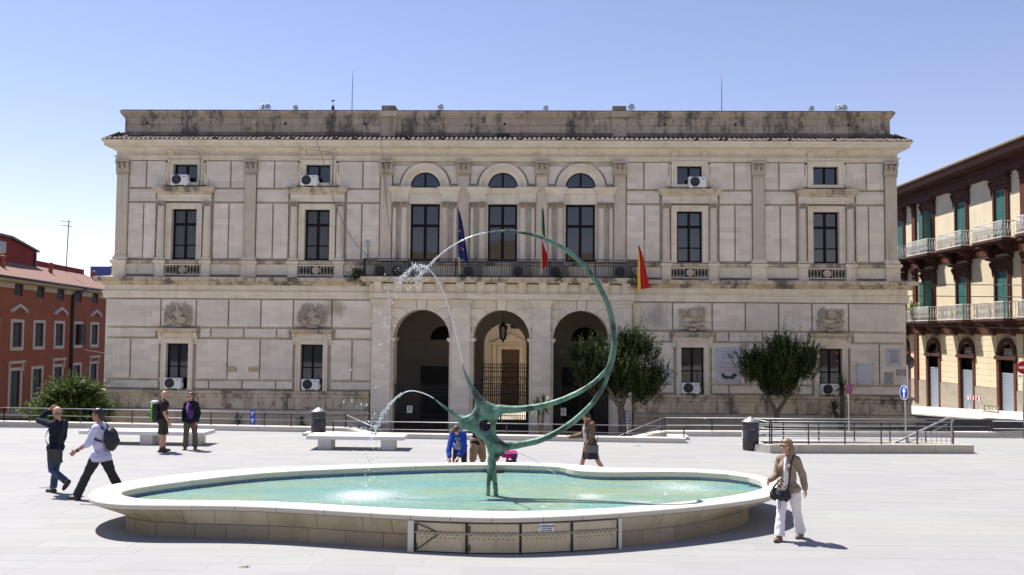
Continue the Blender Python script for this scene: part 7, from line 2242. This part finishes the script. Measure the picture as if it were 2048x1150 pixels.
C_bagb = simple('black_bag_leather', (.009, .010, .014), .6, var=.2); C_bagg = simple('grey_bag_leather', (.10, .10, .115), .5); C_green = cloth('lime_green_nylon', (.14, .44, .02), .6); C_packg = cloth('dark_grey_nylon', (.028, .030, .034), .6); C_pale = cloth('pale_grey_nylon', (.42, .42, .45), .6)
H_dark = simple('dark_hair', (.014, .010, .008), .45, var=.3, scale=40); H_brown = simple('brown_hair', (.075, .040, .020), .45, var=.35, scale=40); H_blond = simple('blond_hair', (.23, .145, .07), .5, var=.4, scale=30); H_grey = simple('close_cropped_grey_hair', (.20, .13, .10), .7)

class Fig:
    def __init__(s, base, rz, H, label, lean=0, side=0, legs=((0, 0, 0), (0, 0, 0)), arms=((0, 8, 10), (0, 8, 10)), head=(0, 0), skin=M_skin, female=False, hz=None, twist=0):
        # legs/arms: (right, left); leg = (thigh forward, knee bend, abduction); arm = (forward, abduction, elbow bend, inward)
        s.k = k = H / 1.72
        s.skin = skin; s.fem = female
        s.root = empty('person', base, rz, label, 'person')
        s.J = J = {}
        w = .085 if not female else .09
        for n, sd, (a, b, ab) in (('r', -1, legs[0]), ('l', 1, legs[1])):
            h = Vector((sd * w, 0, 0))
            d = Vector((sd * math.sin(R(ab)), -math.sin(R(a)) * math.cos(R(ab)), -math.cos(R(a)) * math.cos(R(ab))))
            kn = h + d * .435
            e = a - b
            d2 = Vector((sd * math.sin(R(ab)) * .6, -math.sin(R(e)), -math.cos(R(e)))).normalized()
            an = kn + d2 * .42
            J['hip' + n], J['knee' + n], J['ank' + n] = h, kn, an
            fp = e + 0                                     # foot pitch follows the shin when lifted
            J['fp' + n] = fp
        low = min(J['ankr'].z, J['ankl'].z)
        z0 = -low + .075 if hz is None else hz / k
        RT = Matrix.Rotation(R(twist), 3, 'Z') @ Matrix.Rotation(R(side), 3, 'Y') @ Matrix.Rotation(R(lean), 3, 'X')
        P = Vector((0, 0, z0))
        for q in list(J):
            if q[:2] != 'fp': J[q] = J[q] + P
        def T(x, y, z): return P + RT @ Vector((x, y, z))
        s.T = T; s.RT = RT
        J['pel'] = P; J['waist'] = T(0, 0, .17); J['chest'] = T(0, 0, .35); J['neck'] = T(0, .01, .52); 
        sw = .175 if not female else .147
        HR = RT @ Matrix.Rotation(R(head[0]), 3, 'Z') @ Matrix.Rotation(R(head[1]), 3, 'X')
        s.HR = HR
        J['head'] = J['neck'] + RT @ Vector((0, -.01, .06)) + HR @ Vector((0, -.02, .115))
        for n, sd, A in (('r', -1, arms[0]), ('l', 1, arms[1])):
            sh = T(sd * sw, .01, .465)
            if A[0] == 'at':                                # explicit elbow and wrist
                el, wr = Vector(A[1]), Vector(A[2])
            else:
                a, ab, e = A[:3]; inw = A[3] if len(A) > 3 else 0
                d = Vector((sd * math.sin(R(ab)), -math.sin(R(a)) * math.cos(R(ab)), -math.cos(R(a)) * math.cos(R(ab))))
                el = sh + d * .29
                f = a + e
                d2 = Vector((sd * (math.sin(R(ab)) * .4 - math.sin(R(inw))), -math.sin(R(f)), -math.cos(R(f)))).normalized()
                wr = el + d2 * .25
            J['sho' + n], J['elb' + n], J['wri' + n] = sh, el, wr
            J['hd' + n] = (wr - el).normalized()
    def put(s, mb, name, mat, voxel, smooth=3, wr=0.0, parent=None, seed=0):
        mb.xf(Matrix.Scale(s.k, 4))
        f = None
        if wr:
            f = lambda co: wr * (np.sin(co[:, 2] * 21 + 6 * np.sin(co[:, 0] * 7 + seed) + 4 * co[:, 1]) * np.sin(co[:, 0] * 24 + co[:, 1] * 19 + 4 * np.sin(co[:, 2] * 8 + seed)))
        return remeshed(mb, name, mat, voxel, smooth, .5, parent or s.root, f)
    def torso(s, mb, g, belly=0.0, low=-.04, chest=1.0):
        J, T = s.J, s.T
        RTe = s.RT
        f = s.fem
        hw = .150 if not f else .148
        mb.ell(T(0, 0, .02 + low * .5), (hw + g, .108 + g, .125 + g), 14, 10, RTe)
        mb.ell(T(0, -belly * .5, .18), ((.138 if not f else .122) + g, .098 + g + belly * .5, .17 + g), 14, 10, RTe)
        mb.ell(T(0, 0, .36), ((.165 if not f else .134) * chest + g, .112 + g, .18 + g), 14, 10, RTe)
        if f:
            for sd in (-1, 1): mb.ell(T(sd * .07, -.085, .345), (.058 + g, .058 + g, .062 + g), 10, 8, RTe)
        mb.tube([J['shor'], T(-.08, .0, .49), T(.08, .0, .49), J['shol']], [.055 + g, .06 + g, .06 + g, .055 + g], 10)
        for n in 'rl': mb.ell(J['sho' + n], .057 + g, 10, 8)
    def arm(s, mb, n, g, upto=1.0, g2=None):
        # upto: 0..1 shoulder to elbow, 1..2 elbow to wrist
        J = s.J; sh, el, wr = J['sho' + n], J['elb' + n], J['wri' + n]
        g2 = g if g2 is None else g2
        a = min(1, upto)
        e = sh.lerp(el, a)
        mb.tube([sh, sh.lerp(el, a * .5), e], [.056 + g, .050 + g, .043 + g2], 10); mb.ell(e, .042 + g2, 10, 8)
        if upto > 1:
            w = el.lerp(wr, upto - 1)
            mb.tube([el, el.lerp(w, .3), w], [.042 + g, .043 + g, (.043 - .015 * (upto - 1)) + g2], 10); mb.ell(w, (.043 - .015 * (upto - 1)) + g2, 10, 8)
    def hand(s, mb, n, curl=35, flat=None):
        J = s.J; w = J['wri' + n]; d = J['hd' + n]
        sd = -1 if n == 'r' else 1
        inn = Vector((-sd, 0, 0)); 
        palm_n = (inn - d * inn.dot(d))
        if flat is not None: palm_n = Vector(flat); palm_n = palm_n - d * palm_n.dot(d)
        palm_n.normalize()
        ac = d.cross(palm_n) * sd          # across the palm, towards the thumb side
        if ac.y > 0 and flat is None: ac = -ac
        c = w + d * .055
        m = Matrix((ac, palm_n, d)).transposed()
        mb.tube([w - d * .02, w + d * .02], [.027, .026], 8)
        mb.ell(c, (.040, .018, .050), 10, 8, m)
        for q, (o, L) in enumerate(((.031, .070), (.010, .080), (-.012, .074), (-.033, .058))):
            b = w + d * .09 + ac * o
            fan = ac * (o * 1.6)
            p1 = b + (d * math.cos(R(curl * .5)) + palm_n * math.sin(R(curl * .5)) + fan).normalized() * L * .45
            p2 = p1 + (d * math.cos(R(curl * 1.2)) + palm_n * math.sin(R(curl * 1.2)) + fan * .4).normalized() * L * .32
            p3 = p2 + (d * math.cos(R(curl * 1.7)) + palm_n * math.sin(R(curl * 1.7))).normalized() * L * .26
            mb.tube([b - d * .02, p1, p2, p3], [.0105, .0098, .009, .0078], 7); mb.ell(p3, .0078, 6, 5)
        b = w + d * .03 + ac * .032
        p1 = b + (ac * .8 + d * .7 + palm_n * .25).normalized() * .036; p2 = p1 + (ac * .3 + d * .9 + palm_n * .4).normalized() * .032
        mb.tube([b, p1, p2], [.014, .012, .009], 7); mb.ell(p2, .009, 6, 5)
    def headshape(s, mb, g=0):
        J = s.J; c = J['head']; m = s.HR
        def H(x, y, z): return c + m @ Vector((x, y, z))
        s.Hp = H
        mb.ell(H(0, .008, .02), (.074 + g, .094 + g, .098 + g), 16, 12, m)
        mb.ell(H(0, -.022, -.045), (.056, .068, .070), 14, 10, m)
        mb.ell(H(0, -.050, -.092), (.028, .028, .022), 10, 8, m)
        mb.tube([J['neck'] + s.RT @ Vector((0, .01, -.07)), J['neck'] + s.RT @ Vector((0, 0, .03)), H(0, .02, -.05)], [.062, .052, .054], 12)
        mb.tube([H(0, -.084, .012), H(0, -.100, -.022), H(0, -.112, -.035)], [.010, .012, .013], 8); mb.ell(H(0, -.106, -.034), (.017, .013, .011), 8, 6, m)
        for sd in (-1, 1):
            mb.ell(H(sd * .077, .012, -.01), (.010, .020, .031), 8, 6, m)
            mb.ell(H(sd * .030, -.082, .024), (.024, .012, .010), 8, 6, m)       # brow
        mb.tube([H(-.020, -.090, -.062), H(0, -.096, -.062), H(.020, -.090, -.062)], [.006, .009, .006], 6)
    def legs(s, mb, g=0, upto=2.0, flare=0.0, foot=True):
        J = s.J
        for n in 'rl':
            h, k, a = J['hip' + n], J['knee' + n], J['ank' + n]
            h2 = h.lerp(J['pel'], .12) + Vector((0, 0, .02))
            if upto <= 1:
                e = h.lerp(k, upto)
                mb.tube([h2, h.lerp(e, .4), e], [.092 + g, .082 + g, .070 + g + flare], 12)
            else:
                e = k.lerp(a, upto - 1)
                mb.tube([h2, h.lerp(k, .45), k, k.lerp(e, .3), k.lerp(e, .65), e], [.090 + g, .080 + g, .058 + g, .058 + g, .049 + g + flare * .5, .038 + g + flare], 12)
                mb.ell(k, .057 + g, 10, 8)
    def footdir(s, n):
        J = s.J; fp = max(-50, min(25, J['fp' + n] * .9 if J['ank' + n].z > .12 else J['fp' + n] * .25))
        return Vector((0, -math.cos(R(fp)), math.sin(R(fp)) if fp < 0 else math.sin(R(fp)))), (J['ank' + n].z > .12)
    def foot(s, mb, n, g=0, heel=0):
        J = s.J; a = J['ank' + n]; d, up = s.footdir(n)
        u = Vector((1, 0, 0)).cross(d); u = -u if u.z < 0 else u
        m = Matrix((Vector((1, 0, 0)), d, u)).transposed()
        c = a - u * .045
        mb.ell(c + d * .055, (.043 + g, .125 + g, .034 + g), 12, 8, m)
        mb.ell(c + d * -.03, (.034 + g, .045 + g, .036 + g), 10, 8, m)
        mb.ell(c + d * .10 - u * .010, (.045 + g, .065 + g, .024 + g), 10, 8, m)
        mb.tube([a, a - u * .03 + d * .01], [.037 + g, .042 + g], 10)
    def body(s, voxel=.0078, curl=(35, 35), hands=('r', 'l'), flats=(None, None)):
        mb = MB()
        s.torso(mb, 0); s.legs(mb); s.headshape(mb)
        for n in 'rl': s.foot(mb, n)
        for i, n in enumerate('rl'):
            s.arm(mb, n, 0, 2.0)
            if n in hands: s.hand(mb, n, curl[i], flats[i])
        return s.put(mb, 'body', s.skin, voxel, 2)
    def face(s, shades=False):
        H = s.Hp; k = s.k
        for sd in (-1, 1):
            mb = MB(); mb.ell(H(sd * .030, -.082, .008), (.0135, .008, .0075), 10, 6, s.HR); mb.xf(Matrix.Scale(k, 4)); e = mb.build('eye', M_eye, s.root)
            mb = MB(); mb.ell(H(sd * .030, -.0885, .008), (.006, .0035, .006), 8, 5, s.HR); mb.xf(Matrix.Scale(k, 4)); mb.build('iris', M_iris, e)
        mb = MB(); mb.tube([H(-.022, -.090, -.062), H(0, -.099, -.061), H(.022, -.090, -.062)], [.003, .0055, .003], 6); mb.xf(Matrix.Scale(k, 4)); mb.build('lips', M_lip, s.root)
        if shades:
            mb = MB()
            for sd in (-1, 1):
                mb.ell(H(sd * .033, -.097, .008), (.028, .008, .019), 12, 6, s.HR)
                mb.tube([H(sd * .060, -.092, .014), H(sd * .078, -.04, .014), H(sd * .080, .02, .006)], .004, 5)
            mb.tube([H(-.01, -.103, .014), H(.01, -.103, .014)], .004, 5)
            mb.xf(Matrix.Scale(k, 4)); mb.build('sunglasses', M_shades, s.root)
    def shirt(s, mat, sleeve=2.0, g=.016, hem=-.10, name='shirt', flare=.012, wr=.004, belly=0.0, seed=0, vox=.0095):
        mb = MB(); s.torso(mb, g, belly)
        if hem < -.02:
            m = s.RT
            mb.tube([s.T(0, 0, .02), s.T(0, 0, hem)], [.13 + g, .135 + g + flare], 16)
            mb.ell(s.T(0, 0, hem + .065), (.168 + g + flare, .124 + g + flare, .095), 14, 8, m)
        if hem < -.12:
            for n in 'rl': mb.tube([s.J['hip' + n] + Vector((0, 0, .03)), s.J['hip' + n].lerp(s.J['knee' + n], .24)], [.095 + g, .096 + g], 12)
        if sleeve > 0:
            for n in 'rl': s.arm(mb, n, g, sleeve, g + .006)
        return s.put(mb, name, mat, vox, 3, wr, seed=seed)
    def trousers(s, mat, g=.016, upto=1.95, flare=.022, name='trousers', wr=.004, seed=0):
        mb = MB(); J = s.J
        hw = .152 if not s.fem else .150
        mb.ell(J['pel'] + Vector((0, 0, .01)), (hw - .004 + g * .5, .100 + g * .5, .11), 14, 10)
        s.legs(mb, g, upto, flare)
        return s.put(mb, name, mat, .0095, 3, wr, seed=seed)
    def shoes(s, mat, g=.010, sole=C_sole, ankle=False):
        for n in 'rl':
            mb = MB(); s.foot(mb, n, g)
            if ankle:
                a = s.J['ank' + n]; mb.tube([a, a.lerp(s.J['knee' + n], .16)], [.046, .048], 10)
            o = s.put(mb, 'shoe', mat, .008, 2)
            a = s.J['ank' + n]; d, up = s.footdir(n); u = Vector((1, 0, 0)).cross(d); u = -u if u.z < 0 else u
            m = Matrix((Vector((1, 0, 0)), d, u)).transposed()
            mb = MB(); mb.ell(a - u * .076 + d * .055, (.050, .135, .012), 14, 6, m); mb.xf(Matrix.Scale(s.k, 4)); mb.build('sole', sole, o)
    def hair(s, mat, parts, name='hair', wr=.005, vox=.008):
        mb = MB(); H = s.Hp
        for p in parts:
            if p[0] == 'e': mb.ell(H(*p[1]), p[2], 12, 8, s.HR)
            else: mb.tube([H(*q) for q in p[1]], p[2], 8)
        return s.put(mb, name, mat, vox, 2, wr)
    def W(s, v):
        # local figure coordinates -> world
        return s.root.matrix_basis @ (Vector(v) * s.k) if True else None
CAP = [('e', (0, .022, .040), (.082, .094, .092)), ('e', (0, .055, -.01), (.076, .062, .085))]
def worn(name, label, cat, fig):
    return empty(name, fig.root.location, fig.root.rotation_euler.z, label, cat)
def ribbon(pts, w, mat, parent, k, name='strap', th=.004):
    D = dense([tuple(p) for p in pts], 6); mb = MB(); vs = []
    for i, p in enumerate(D):
        t = (D[min(i + 1, len(D) - 1)] - D[max(i - 1, 0)]).normalized()
        c = Vector((0, 0, p.z)); o = (p - c); o.z = 0; o = o.normalized() if o.length > .01 else Vector((0, -1, 0))
        sd = t.cross(o).normalized() * w / 2
        vs += [p - sd, p + sd, p + sd + o * th, p - sd + o * th]
    fs = [(4 * i + q, 4 * i + (q + 1) % 4, 4 * i + 4 + (q + 1) % 4, 4 * i + 4 + q) for i in range(len(D) - 1) for q in range(4)]
    mb.add(vs, fs); mb.xf(Matrix.Scale(k, 4)); return mb.build(name, mat, parent)

# 1 -- man with his hand on his bald head
f = Fig((-9.72, 18.28, 0), R(-104), 1.75, 'bald man in navy jumper and jeans walking left with a hand on his forehead', lean=-3,
        legs=((9, 2, 2), (-2, 58, 2)), arms=((10, 10, 15), ('at', (.14, -.30, 1.46), (.035, -.155, 1.66))), head=(-8, 8), skin=M_skin)
f.J['fpr'] = 0
f.body(curl=(30, 40), flats=(None, (0, 1, -.3))); f.face()
f.shirt(C_navy, 1.85, .018, -.06, 'jumper', seed=1)
mb = MB(); mb.ell(f.T(0, 0, -.075), (.165, .125, .05), 14, 8, f.RT); f.put(mb, 'shirt_hem', C_shirt, .01, 2)
f.trousers(C_jean, .012, 1.97, .016, 'jeans', seed=2); f.shoes(C_shoe, sole=C_shoe)
f.hair(H_grey, [('e', (0, .055, -.02), (.079, .045, .045))], 'hair_fringe')
b = worn('shoulder_bag', 'flat black shoulder bag on the hip of the man in jeans', 'bag', f)
mb = MB(); m = Matrix.Translation((.19, .17, .80)) @ Matrix.Rotation(R(8), 4, 'Y'); q = MB(); q.box(-.035, .035, -.15, .14, -.16, .12); mb.join(q, m); mb.xf(Matrix.Scale(f.k, 4)); remeshed(mb, 'pouch', C_bagb, .009, 5, .5, b)
mb = MB(); q = MB(); q.box(.030, .046, -.152, .142, -.02, .124); mb.join(q, m); mb.xf(Matrix.Scale(f.k, 4)); mb.build('flap', C_bagb, b)
ribbon([(.19, .25, .92), (.10, .19, 1.15), (-.07, .12, 1.43), (-.115, .01, 1.475), (-.04, -.14, 1.36), (.11, -.15, 1.12), (.20, .05, .92)], .03, C_bagb, b, f.k)

# 2 -- man in the pale blue shirt with a black backpack
f = Fig((-8.52, 17.72, 0), R(-92), 1.84, 'man in pale blue shirt, dark trousers and sunglasses striding left with a black backpack', lean=4,
        legs=((-24, 8, 1), (27, 3, 1)), arms=((-12, 8, 20), (22, 8, 34)), head=(4, 2), skin=M_skin2)
f.body(curl=(40, 45)); f.face(True)
f.shirt(C_shirt, 1.12, .022, -.14, 'shirt', .035, .006, seed=3)
mb = MB(); mb.tube([f.J['neck'] + Vector((0, 0, -.05)), f.J['neck'] + Vector((0, -.004, .025))], [.085, .066], 14); f.put(mb, 'collar', C_shirt, .008, 1)
f.trousers(C_char, .022, 1.97, .026, 'trousers', .006, seed=4); f.shoes(C_shoe)
f.hair(H_dark, CAP + [('e', (0, -.045, .088), (.062, .050, .034)), ('e', (0, .01, .085), (.078, .085, .052)), ('e', (0, .07, -.05), (.060, .040, .06))])
mb = MB(); w = f.J['wril'].lerp(f.J['elbl'], .12); d = f.J['hdl']; mb.tube([w - d * .018, w + d * .018], [.036, .036], 12); mb.xf(Matrix.Scale(f.k, 4)); mb.build('wristwatch', C_bagb, f.root)
def backpack(f, label, main, panel, w=.16, h=.25, dep=.14, zc=.25, accent=None, top=None):
    b = worn('backpack', label, 'backpack', f)
    c = f.T(0, .13 + dep * .75, zc)
    mb = MB(); mb.ell(c + Vector((0, .0, -.02)), (w, dep, h), 14, 10, f.RT); mb.ell(c + f.RT @ Vector((0, 0, -h * .45)), (w * .95, dep * .95, h * .5), 12, 8, f.RT); mb.ell(c + f.RT @ Vector((0, -.02, h * .45)), (w * .85, dep * .8, h * .45), 12, 8, f.RT)
    mb.xf(Matrix.Scale(f.k, 4)); remeshed(mb, 'sack', main, .011, 3, .5, b, lambda co: .004 * np.sin(co[:, 2] * 45) * np.sin(co[:, 0] * 30))
    mb = MB(); mb.ell(c + f.RT @ Vector((0, dep * .75, -h * .32)), (w * .7, dep * .45, h * .38), 12, 8, f.RT); mb.xf(Matrix.Scale(f.k, 4)); remeshed(mb, 'front_pocket', panel, .011, 3, .5, b)
    for sd in (-1, 1):
        ribbon([f.T(sd * .10, .12, .44), f.T(sd * .105, .02, .545), f.T(sd * .12, -.115, .46), f.T(sd * .15, -.11, .37), f.T(sd * .19, .0, .28), f.T(sd * .16, .12, .22)], .036, panel, b, f.k, 'shoulder_strap', .012)
    mb = MB(); mb.tube([c + f.RT @ Vector((-.03, -.06, h * .82)), c + f.RT @ Vector((0, -.05, h * 1.02)), c + f.RT @ Vector((.03, -.06, h * .82))], .01, 6); mb.xf(Matrix.Scale(f.k, 4)); mb.build('carry_loop', panel, b)
    if accent:
        for sd in (-1, 1):
            mb = MB(); mb.tube([c + f.RT @ Vector((sd * w * .62, dep * .62, h * .78)), c + f.RT @ Vector((sd * w * .80, dep * .72, .02)), c + f.RT @ Vector((sd * w * .72, dep * .72, -h * .8))], [.022, .026, .024], 8); mb.xf(Matrix.Scale(f.k, 4)); mb.build('green_stripe', accent, b)
    if top:
        mb = MB(); mb.ell(c + f.RT @ Vector((0, .01, h * .92)), (w * .85, dep * .95, h * .2), 12, 8, f.RT); mb.xf(Matrix.Scale(f.k, 4)); remeshed(mb, 'lid', top, .011, 2, .5, b)
    return b
backpack(f, 'black backpack on the back of the man in the pale blue shirt', C_bagb, C_packg, .15, .22, .12, .26)

# 3 -- bald man with the green striped backpack
f = Fig((-10.20, 24.80, 0), R(112), 1.66, 'bald man in dark tee and olive shorts standing in front of the long bench', legs=((-2, 2, 3), (4, 3, 3)), arms=((8, 9, 16), (6, 8, 12)), head=(-62, 2), skin=M_skin)
f.body(); f.face()
f.shirt(C_choc, .62, .020, -.08, 'tee_shirt', seed=5); f.trousers(C_olive, .03, .98, .03, 'shorts', .005, seed=6); f.shoes(C_boot, .014, C_shoe, True)
backpack(f, 'large grey backpack with lime green stripes on the bald man in shorts', C_packg, C_packg, .16, .29, .13, .22, C_green, C_pale)
# 4 -- woman in purple
f = Fig((-9.62, 25.28, 0), R(6), 1.58, 'woman in purple top, open black jacket and brown trousers standing by the long bench', legs=((2, 2, 4), (-3, 2, 5)), arms=((-6, 15, 22, 12), (-6, 15, 22, 12)), head=(-28, 0), female=True)
f.body(); f.face(True)
f.shirt(C_black, 1.95, .026, -.10, 'jacket', seed=7)
mb = MB(); mb.ell(f.T(0, -.062, .22), (.105, .104, .30), 14, 10, f.RT); mb.ell(f.T(0, -.02, -.05), (.125, .125, .07), 12, 8, f.RT); f.put(mb, 'purple_top', C_purple, .0095, 2, .003)
mb = MB(); mb.tube([f.T(-.05, -.10, .50), f.T(-.07, -.155, .38), f.T(-.06, -.17, .22)], [.03, .034, .02], 8); f.put(mb, 'scarf', cloth('lilac_scarf', (.40, .20, .55)), .009, 2, .004)
f.trousers(C_brown, .022, 1.97, .030, seed=8); f.shoes(C_shoe)
f.hair(H_brown, CAP + [('e', (0, .02, .08), (.090, .095, .060)), ('t', [(-.07, .03, .03), (-.082, .03, -.06), (-.075, .02, -.13)], [.03, .033, .02]), ('t', [(.07, .03, .03), (.082, .03, -.06), (.075, .02, -.13)], [.03, .033, .02]), ('e', (0, .075, -.07), (.075, .035, .07))])

# 5 -- girl in the blue hoodie leaning on the rim
f = Fig((-1.62, 20.33, 0), R(-6), 1.48, 'girl in royal blue hoodie leaning over the far rim of the fountain', lean=44, legs=((6, 4, 4), (6, 4, 4)),
        arms=(('at', (-.20, -.50, .84), (-.16, -.62, .70)), ('at', (.19, -.44, .90), (.06, -.60, .72))), head=(0, 14), female=True)
f.body(curl=(15, 15), flats=((0, 0, -1), (0, 0, -1))); f.face()
f.shirt(C_blue, 1.78, .026, -.06, 'hoodie', wr=.005, seed=9)
mb = MB(); mb.ell(f.T(0, -.062, .22), (.082, .108, .29), 14, 10, f.RT); o = f.put(mb, 'grey_top', C_grey, .0095, 2, .003)
mb = MB()
for i in range(8): mb.tube([f.T(-.07, -.125, .06 + .045 * i), f.T(0, -.171, .06 + .045 * i), f.T(.07, -.125, .06 + .045 * i)], .007, 5)
mb.xf(Matrix.Scale(f.k, 4)); mb.build('top_stripes', C_white, f.root)
mb = MB(); mb.ell(f.T(0, .10, .50), (.11, .06, .07), 10, 8, f.RT); f.put(mb, 'hood', C_blue, .0095, 2, .004)
for sd in (-1, 1):
    mb = MB(); mb.tube([f.T(sd * .04, -.11, .46), f.T(sd * .082, -.142, .30), f.T(sd * .088, -.125, .02)], .010, 6); mb.xf(Matrix.Scale(f.k, 4)); mb.build('zip_edge', C_white, f.root)
f.trousers(C_char, .010, 1.97, .008, 'leggings', .002); f.shoes(C_shoe)
f.hair(H_brown, CAP + [('e', (0, -.01, .075), (.080, .085, .050))])
f.hair(H_blond, [('t', [(-.06, .04, .03), (-.10, .045, -.06), (-.15, .05, -.14), (-.17, -.02, -.24)], [.035, .045, .038, .012]), ('t', [(.06, .04, .02), (.085, .03, -.06), (.09, -.0, -.15)], [.03, .03, .012]), ('e', (-.02, .085, -.07), (.075, .035, .08))], 'long_hair')
# 6 -- man behind the sculpture
f = Fig((-1.25, 20.62, 0), R(58), 1.74, 'dark haired man in navy shirt and khaki shorts standing behind the sculpture', lean=4, legs=((-6, 4, 3), (10, 12, 3)), arms=((14, 8, 20), (8, 10, 14)), head=(-30, 6), skin=M_skin2)
f.body(); f.face(True)
f.shirt(C_navy, 1.05, .022, -.12, 'shirt', seed=11); f.trousers(C_khaki, .026, 1.02, .02, 'shorts', .005, seed=12); f.shoes(C_shoe)
f.hair(H_dark, CAP + [('e', (0, -.02, .085), (.076, .080, .045))])
# 7 -- child in pink
f = Fig((-.46, 20.42, 0), R(-38), 1.20, 'child in magenta tee bending over the far rim beside the sculpture stem', lean=78, legs=((10, 6, 5), (10, 6, 5)),
        arms=(('at', (-.22, -.48, .72), (-.34, -.52, .80)), ('at', (.24, -.42, .78), (.40, -.58, .82))), head=(0, -10), hz=.60)
f.J['pel']
f.body(curl=(25, 25), flats=((0, 0, -1), (0, 0, -1))); f.face()
f.shirt(C_pink, .7, .022, -.10, 'tee_shirt', .02, .004, seed=13); f.trousers(C_jean, .014, 1.9, .012, 'trousers'); f.shoes(C_shoe)
f.hair(H_brown, CAP + [('e', (0, -.01, .075), (.080, .085, .045))])
# 8 -- woman in brown jacket
f = Fig((1.33, 20.75, 0), R(-72), 1.62, 'woman in brown jacket and dark grey skirt walking left looking down at her phone', lean=5, legs=((22, 10, 1), (-20, 14, 1)), arms=((20, 6, 60), (4, 10, 26)), head=(-4, 26), female=True, skin=M_skin)
f.body(curl=(50, 60)); f.face(True)
f.shirt(C_jackb, 1.9, .028, -.06, 'jacket', wr=.006, seed=14)
mb = MB(); mb.ell(f.T(0, -.065, .22), (.060, .108, .30), 14, 10, f.RT); f.put(mb, 'white_top', C_white, .0095, 2, .003)
J = f.J; p = J['pel']; mb = MB(); mb.lathe([(.001, .10), (.145, .10), (.175, .0), (.20, -.15), (.235, -.33), (.24, -.36), (.001, -.36)], p, 20); 
mb.v = [(x, p.y + (y - p.y) * .88, z) for x, y, z in mb.v]
f.put(mb, 'skirt', C_skirt, .0095, 2, .008); f.shoes(C_shoe)
f.hair(H_dark, CAP + [('e', (0, .0, .08), (.082, .088, .052)), ('e', (0, .07, -.04), (.074, .045, .07)), ('t', [(-.07, .01, .03), (-.08, .0, -.05)], [.026, .02]), ('t', [(.07, .01, .03), (.08, .0, -.05)], [.026, .02])])
ph = worn('mobile_phone', 'dark phone held in the hand of the woman in the brown jacket', 'phone', f)
c = (J['wrir'] + J['hdr'] * .11 + Vector((0.02, 0, .02))) * f.k; mb = MB(); mb.box(-.035, .035, -.07, .07, -.004, .004); mb.xf(Matrix.Translation(c) @ Matrix.Rotation(R(-20), 4, 'X')); mb.build('handset', M_shades, ph)
b = worn('handbag', 'grey structured handbag at the hip of the woman in the brown jacket', 'bag', f)
mb = MB(); q = MB(); q.box(-.045, .045, -.145, .145, -.10, .08); mb.join(q, Matrix.Translation((.255, -.05, .80)) @ Matrix.Rotation(R(8), 4, 'Z')); mb.xf(Matrix.Scale(f.k, 4)); remeshed(mb, 'case', C_bagg, .009, 4, .5, b)
mb = MB(); mb.tube([(.27, -.17, .90), (.27, -.13, 1.02), (.27, .0, 1.02), (.27, .04, .90)], .011, 6); mb.xf(Matrix.Scale(f.k, 4)); mb.build('handle', C_bagb, b)
ribbon([(.26, -.14, .9), (.20, -.16, 1.15), (.02, -.16, 1.36), (-.11, .0, 1.47), (.0, .15, 1.3), (.2, .10, .95)], .025, C_bagb, b, f.k)

# 9 -- near woman on the right
f = Fig((4.20, 14.98, 0), R(-38), 1.64, 'blonde woman in tan cardigan and white trousers walking past the right end of the fountain', lean=2, legs=((19, 7, -1), (-15, 8, 0)),
        arms=((4, 12, 70, 0), (-24, 11, 10)), head=(-30, -2), female=True)
f.body(.0066, (55, 35)); f.face(True)
f.shirt(C_tan, 1.93, .017, -.09, 'cardigan', .030, wr=.005, seed=15, vox=.0085)
mb = MB(); mb.ell(f.T(0, -.060, .24), (.050, .108, .30), 14, 10, f.RT); f.put(mb, 'white_top', C_white, .009, 2, .003)
f.trousers(C_white, .020, 1.97, .034, 'trousers', .006, seed=16); f.shoes(C_shoeb, .013, C_shoe, True)
f.hair(H_blond, CAP + [('e', (0, .0, .078), (.084, .090, .055)), ('t', [(-.07, .02, .04), (-.095, .02, -.05), (-.09, .015, -.14), (-.08, .01, -.19)], [.030, .038, .034, .014]), ('t', [(.07, .02, .04), (.098, .025, -.05), (.092, .03, -.14), (.08, .03, -.19)], [.030, .040, .036, .014]),
                       ('e', (0, .08, -.06), (.088, .048, .10)), ('e', (0, .075, -.15), (.080, .042, .06)), ('t', [(-.04, -.075, .09), (-.075, -.045, .05), (-.088, -.02, -.02)], [.018, .024, .02])], wr=.008)
b = worn('handbag', 'soft black leather handbag slung across the blonde woman', 'bag', f)
mb = MB(); c = Vector((-.06, -.235, .80)); mb.ell(c, (.17, .075, .115), 14, 10); mb.ell(c + Vector((-.10, .0, -.02)), (.08, .07, .11), 12, 8); mb.ell(c + Vector((.11, .01, -.01)), (.075, .07, .115), 12, 8); mb.ell(c + Vector((0, -.05, -.03)), (.10, .05, .06), 10, 8)
mb.xf(Matrix.Scale(f.k, 4)); remeshed(mb, 'bag_body', C_bagb, .0085, 2, .5, b, lambda co: .010 * np.sin(co[:, 0] * 42) * np.sin(co[:, 2] * 38 + co[:, 0] * 20))
ribbon([(.09, -.25, .87), (.10, -.20, 1.12), (.105, -.13, 1.34), (.115, .01, 1.475), (.03, .15, 1.28), (-.16, .10, 1.02), (-.20, -.17, .87)], .028, C_bagb, b, f.k)
mb = MB(); mb.tube([(-.18, -.25, .89), (-.09, -.21, 1.03), (.04, -.22, .89)], .009, 6); mb.xf(Matrix.Scale(f.k, 4)); mb.build('handle', C_bagb, b)
mb = MB(); mb.tube([(-.02, -.305, .71), (-.025, -.31, .56)], .005, 5); mb.tube([(-.06, -.305, .71), (-.07, -.305, .54)], .005, 5); mb.xf(Matrix.Scale(f.k, 4)); mb.build('tassel', C_bagb, b)
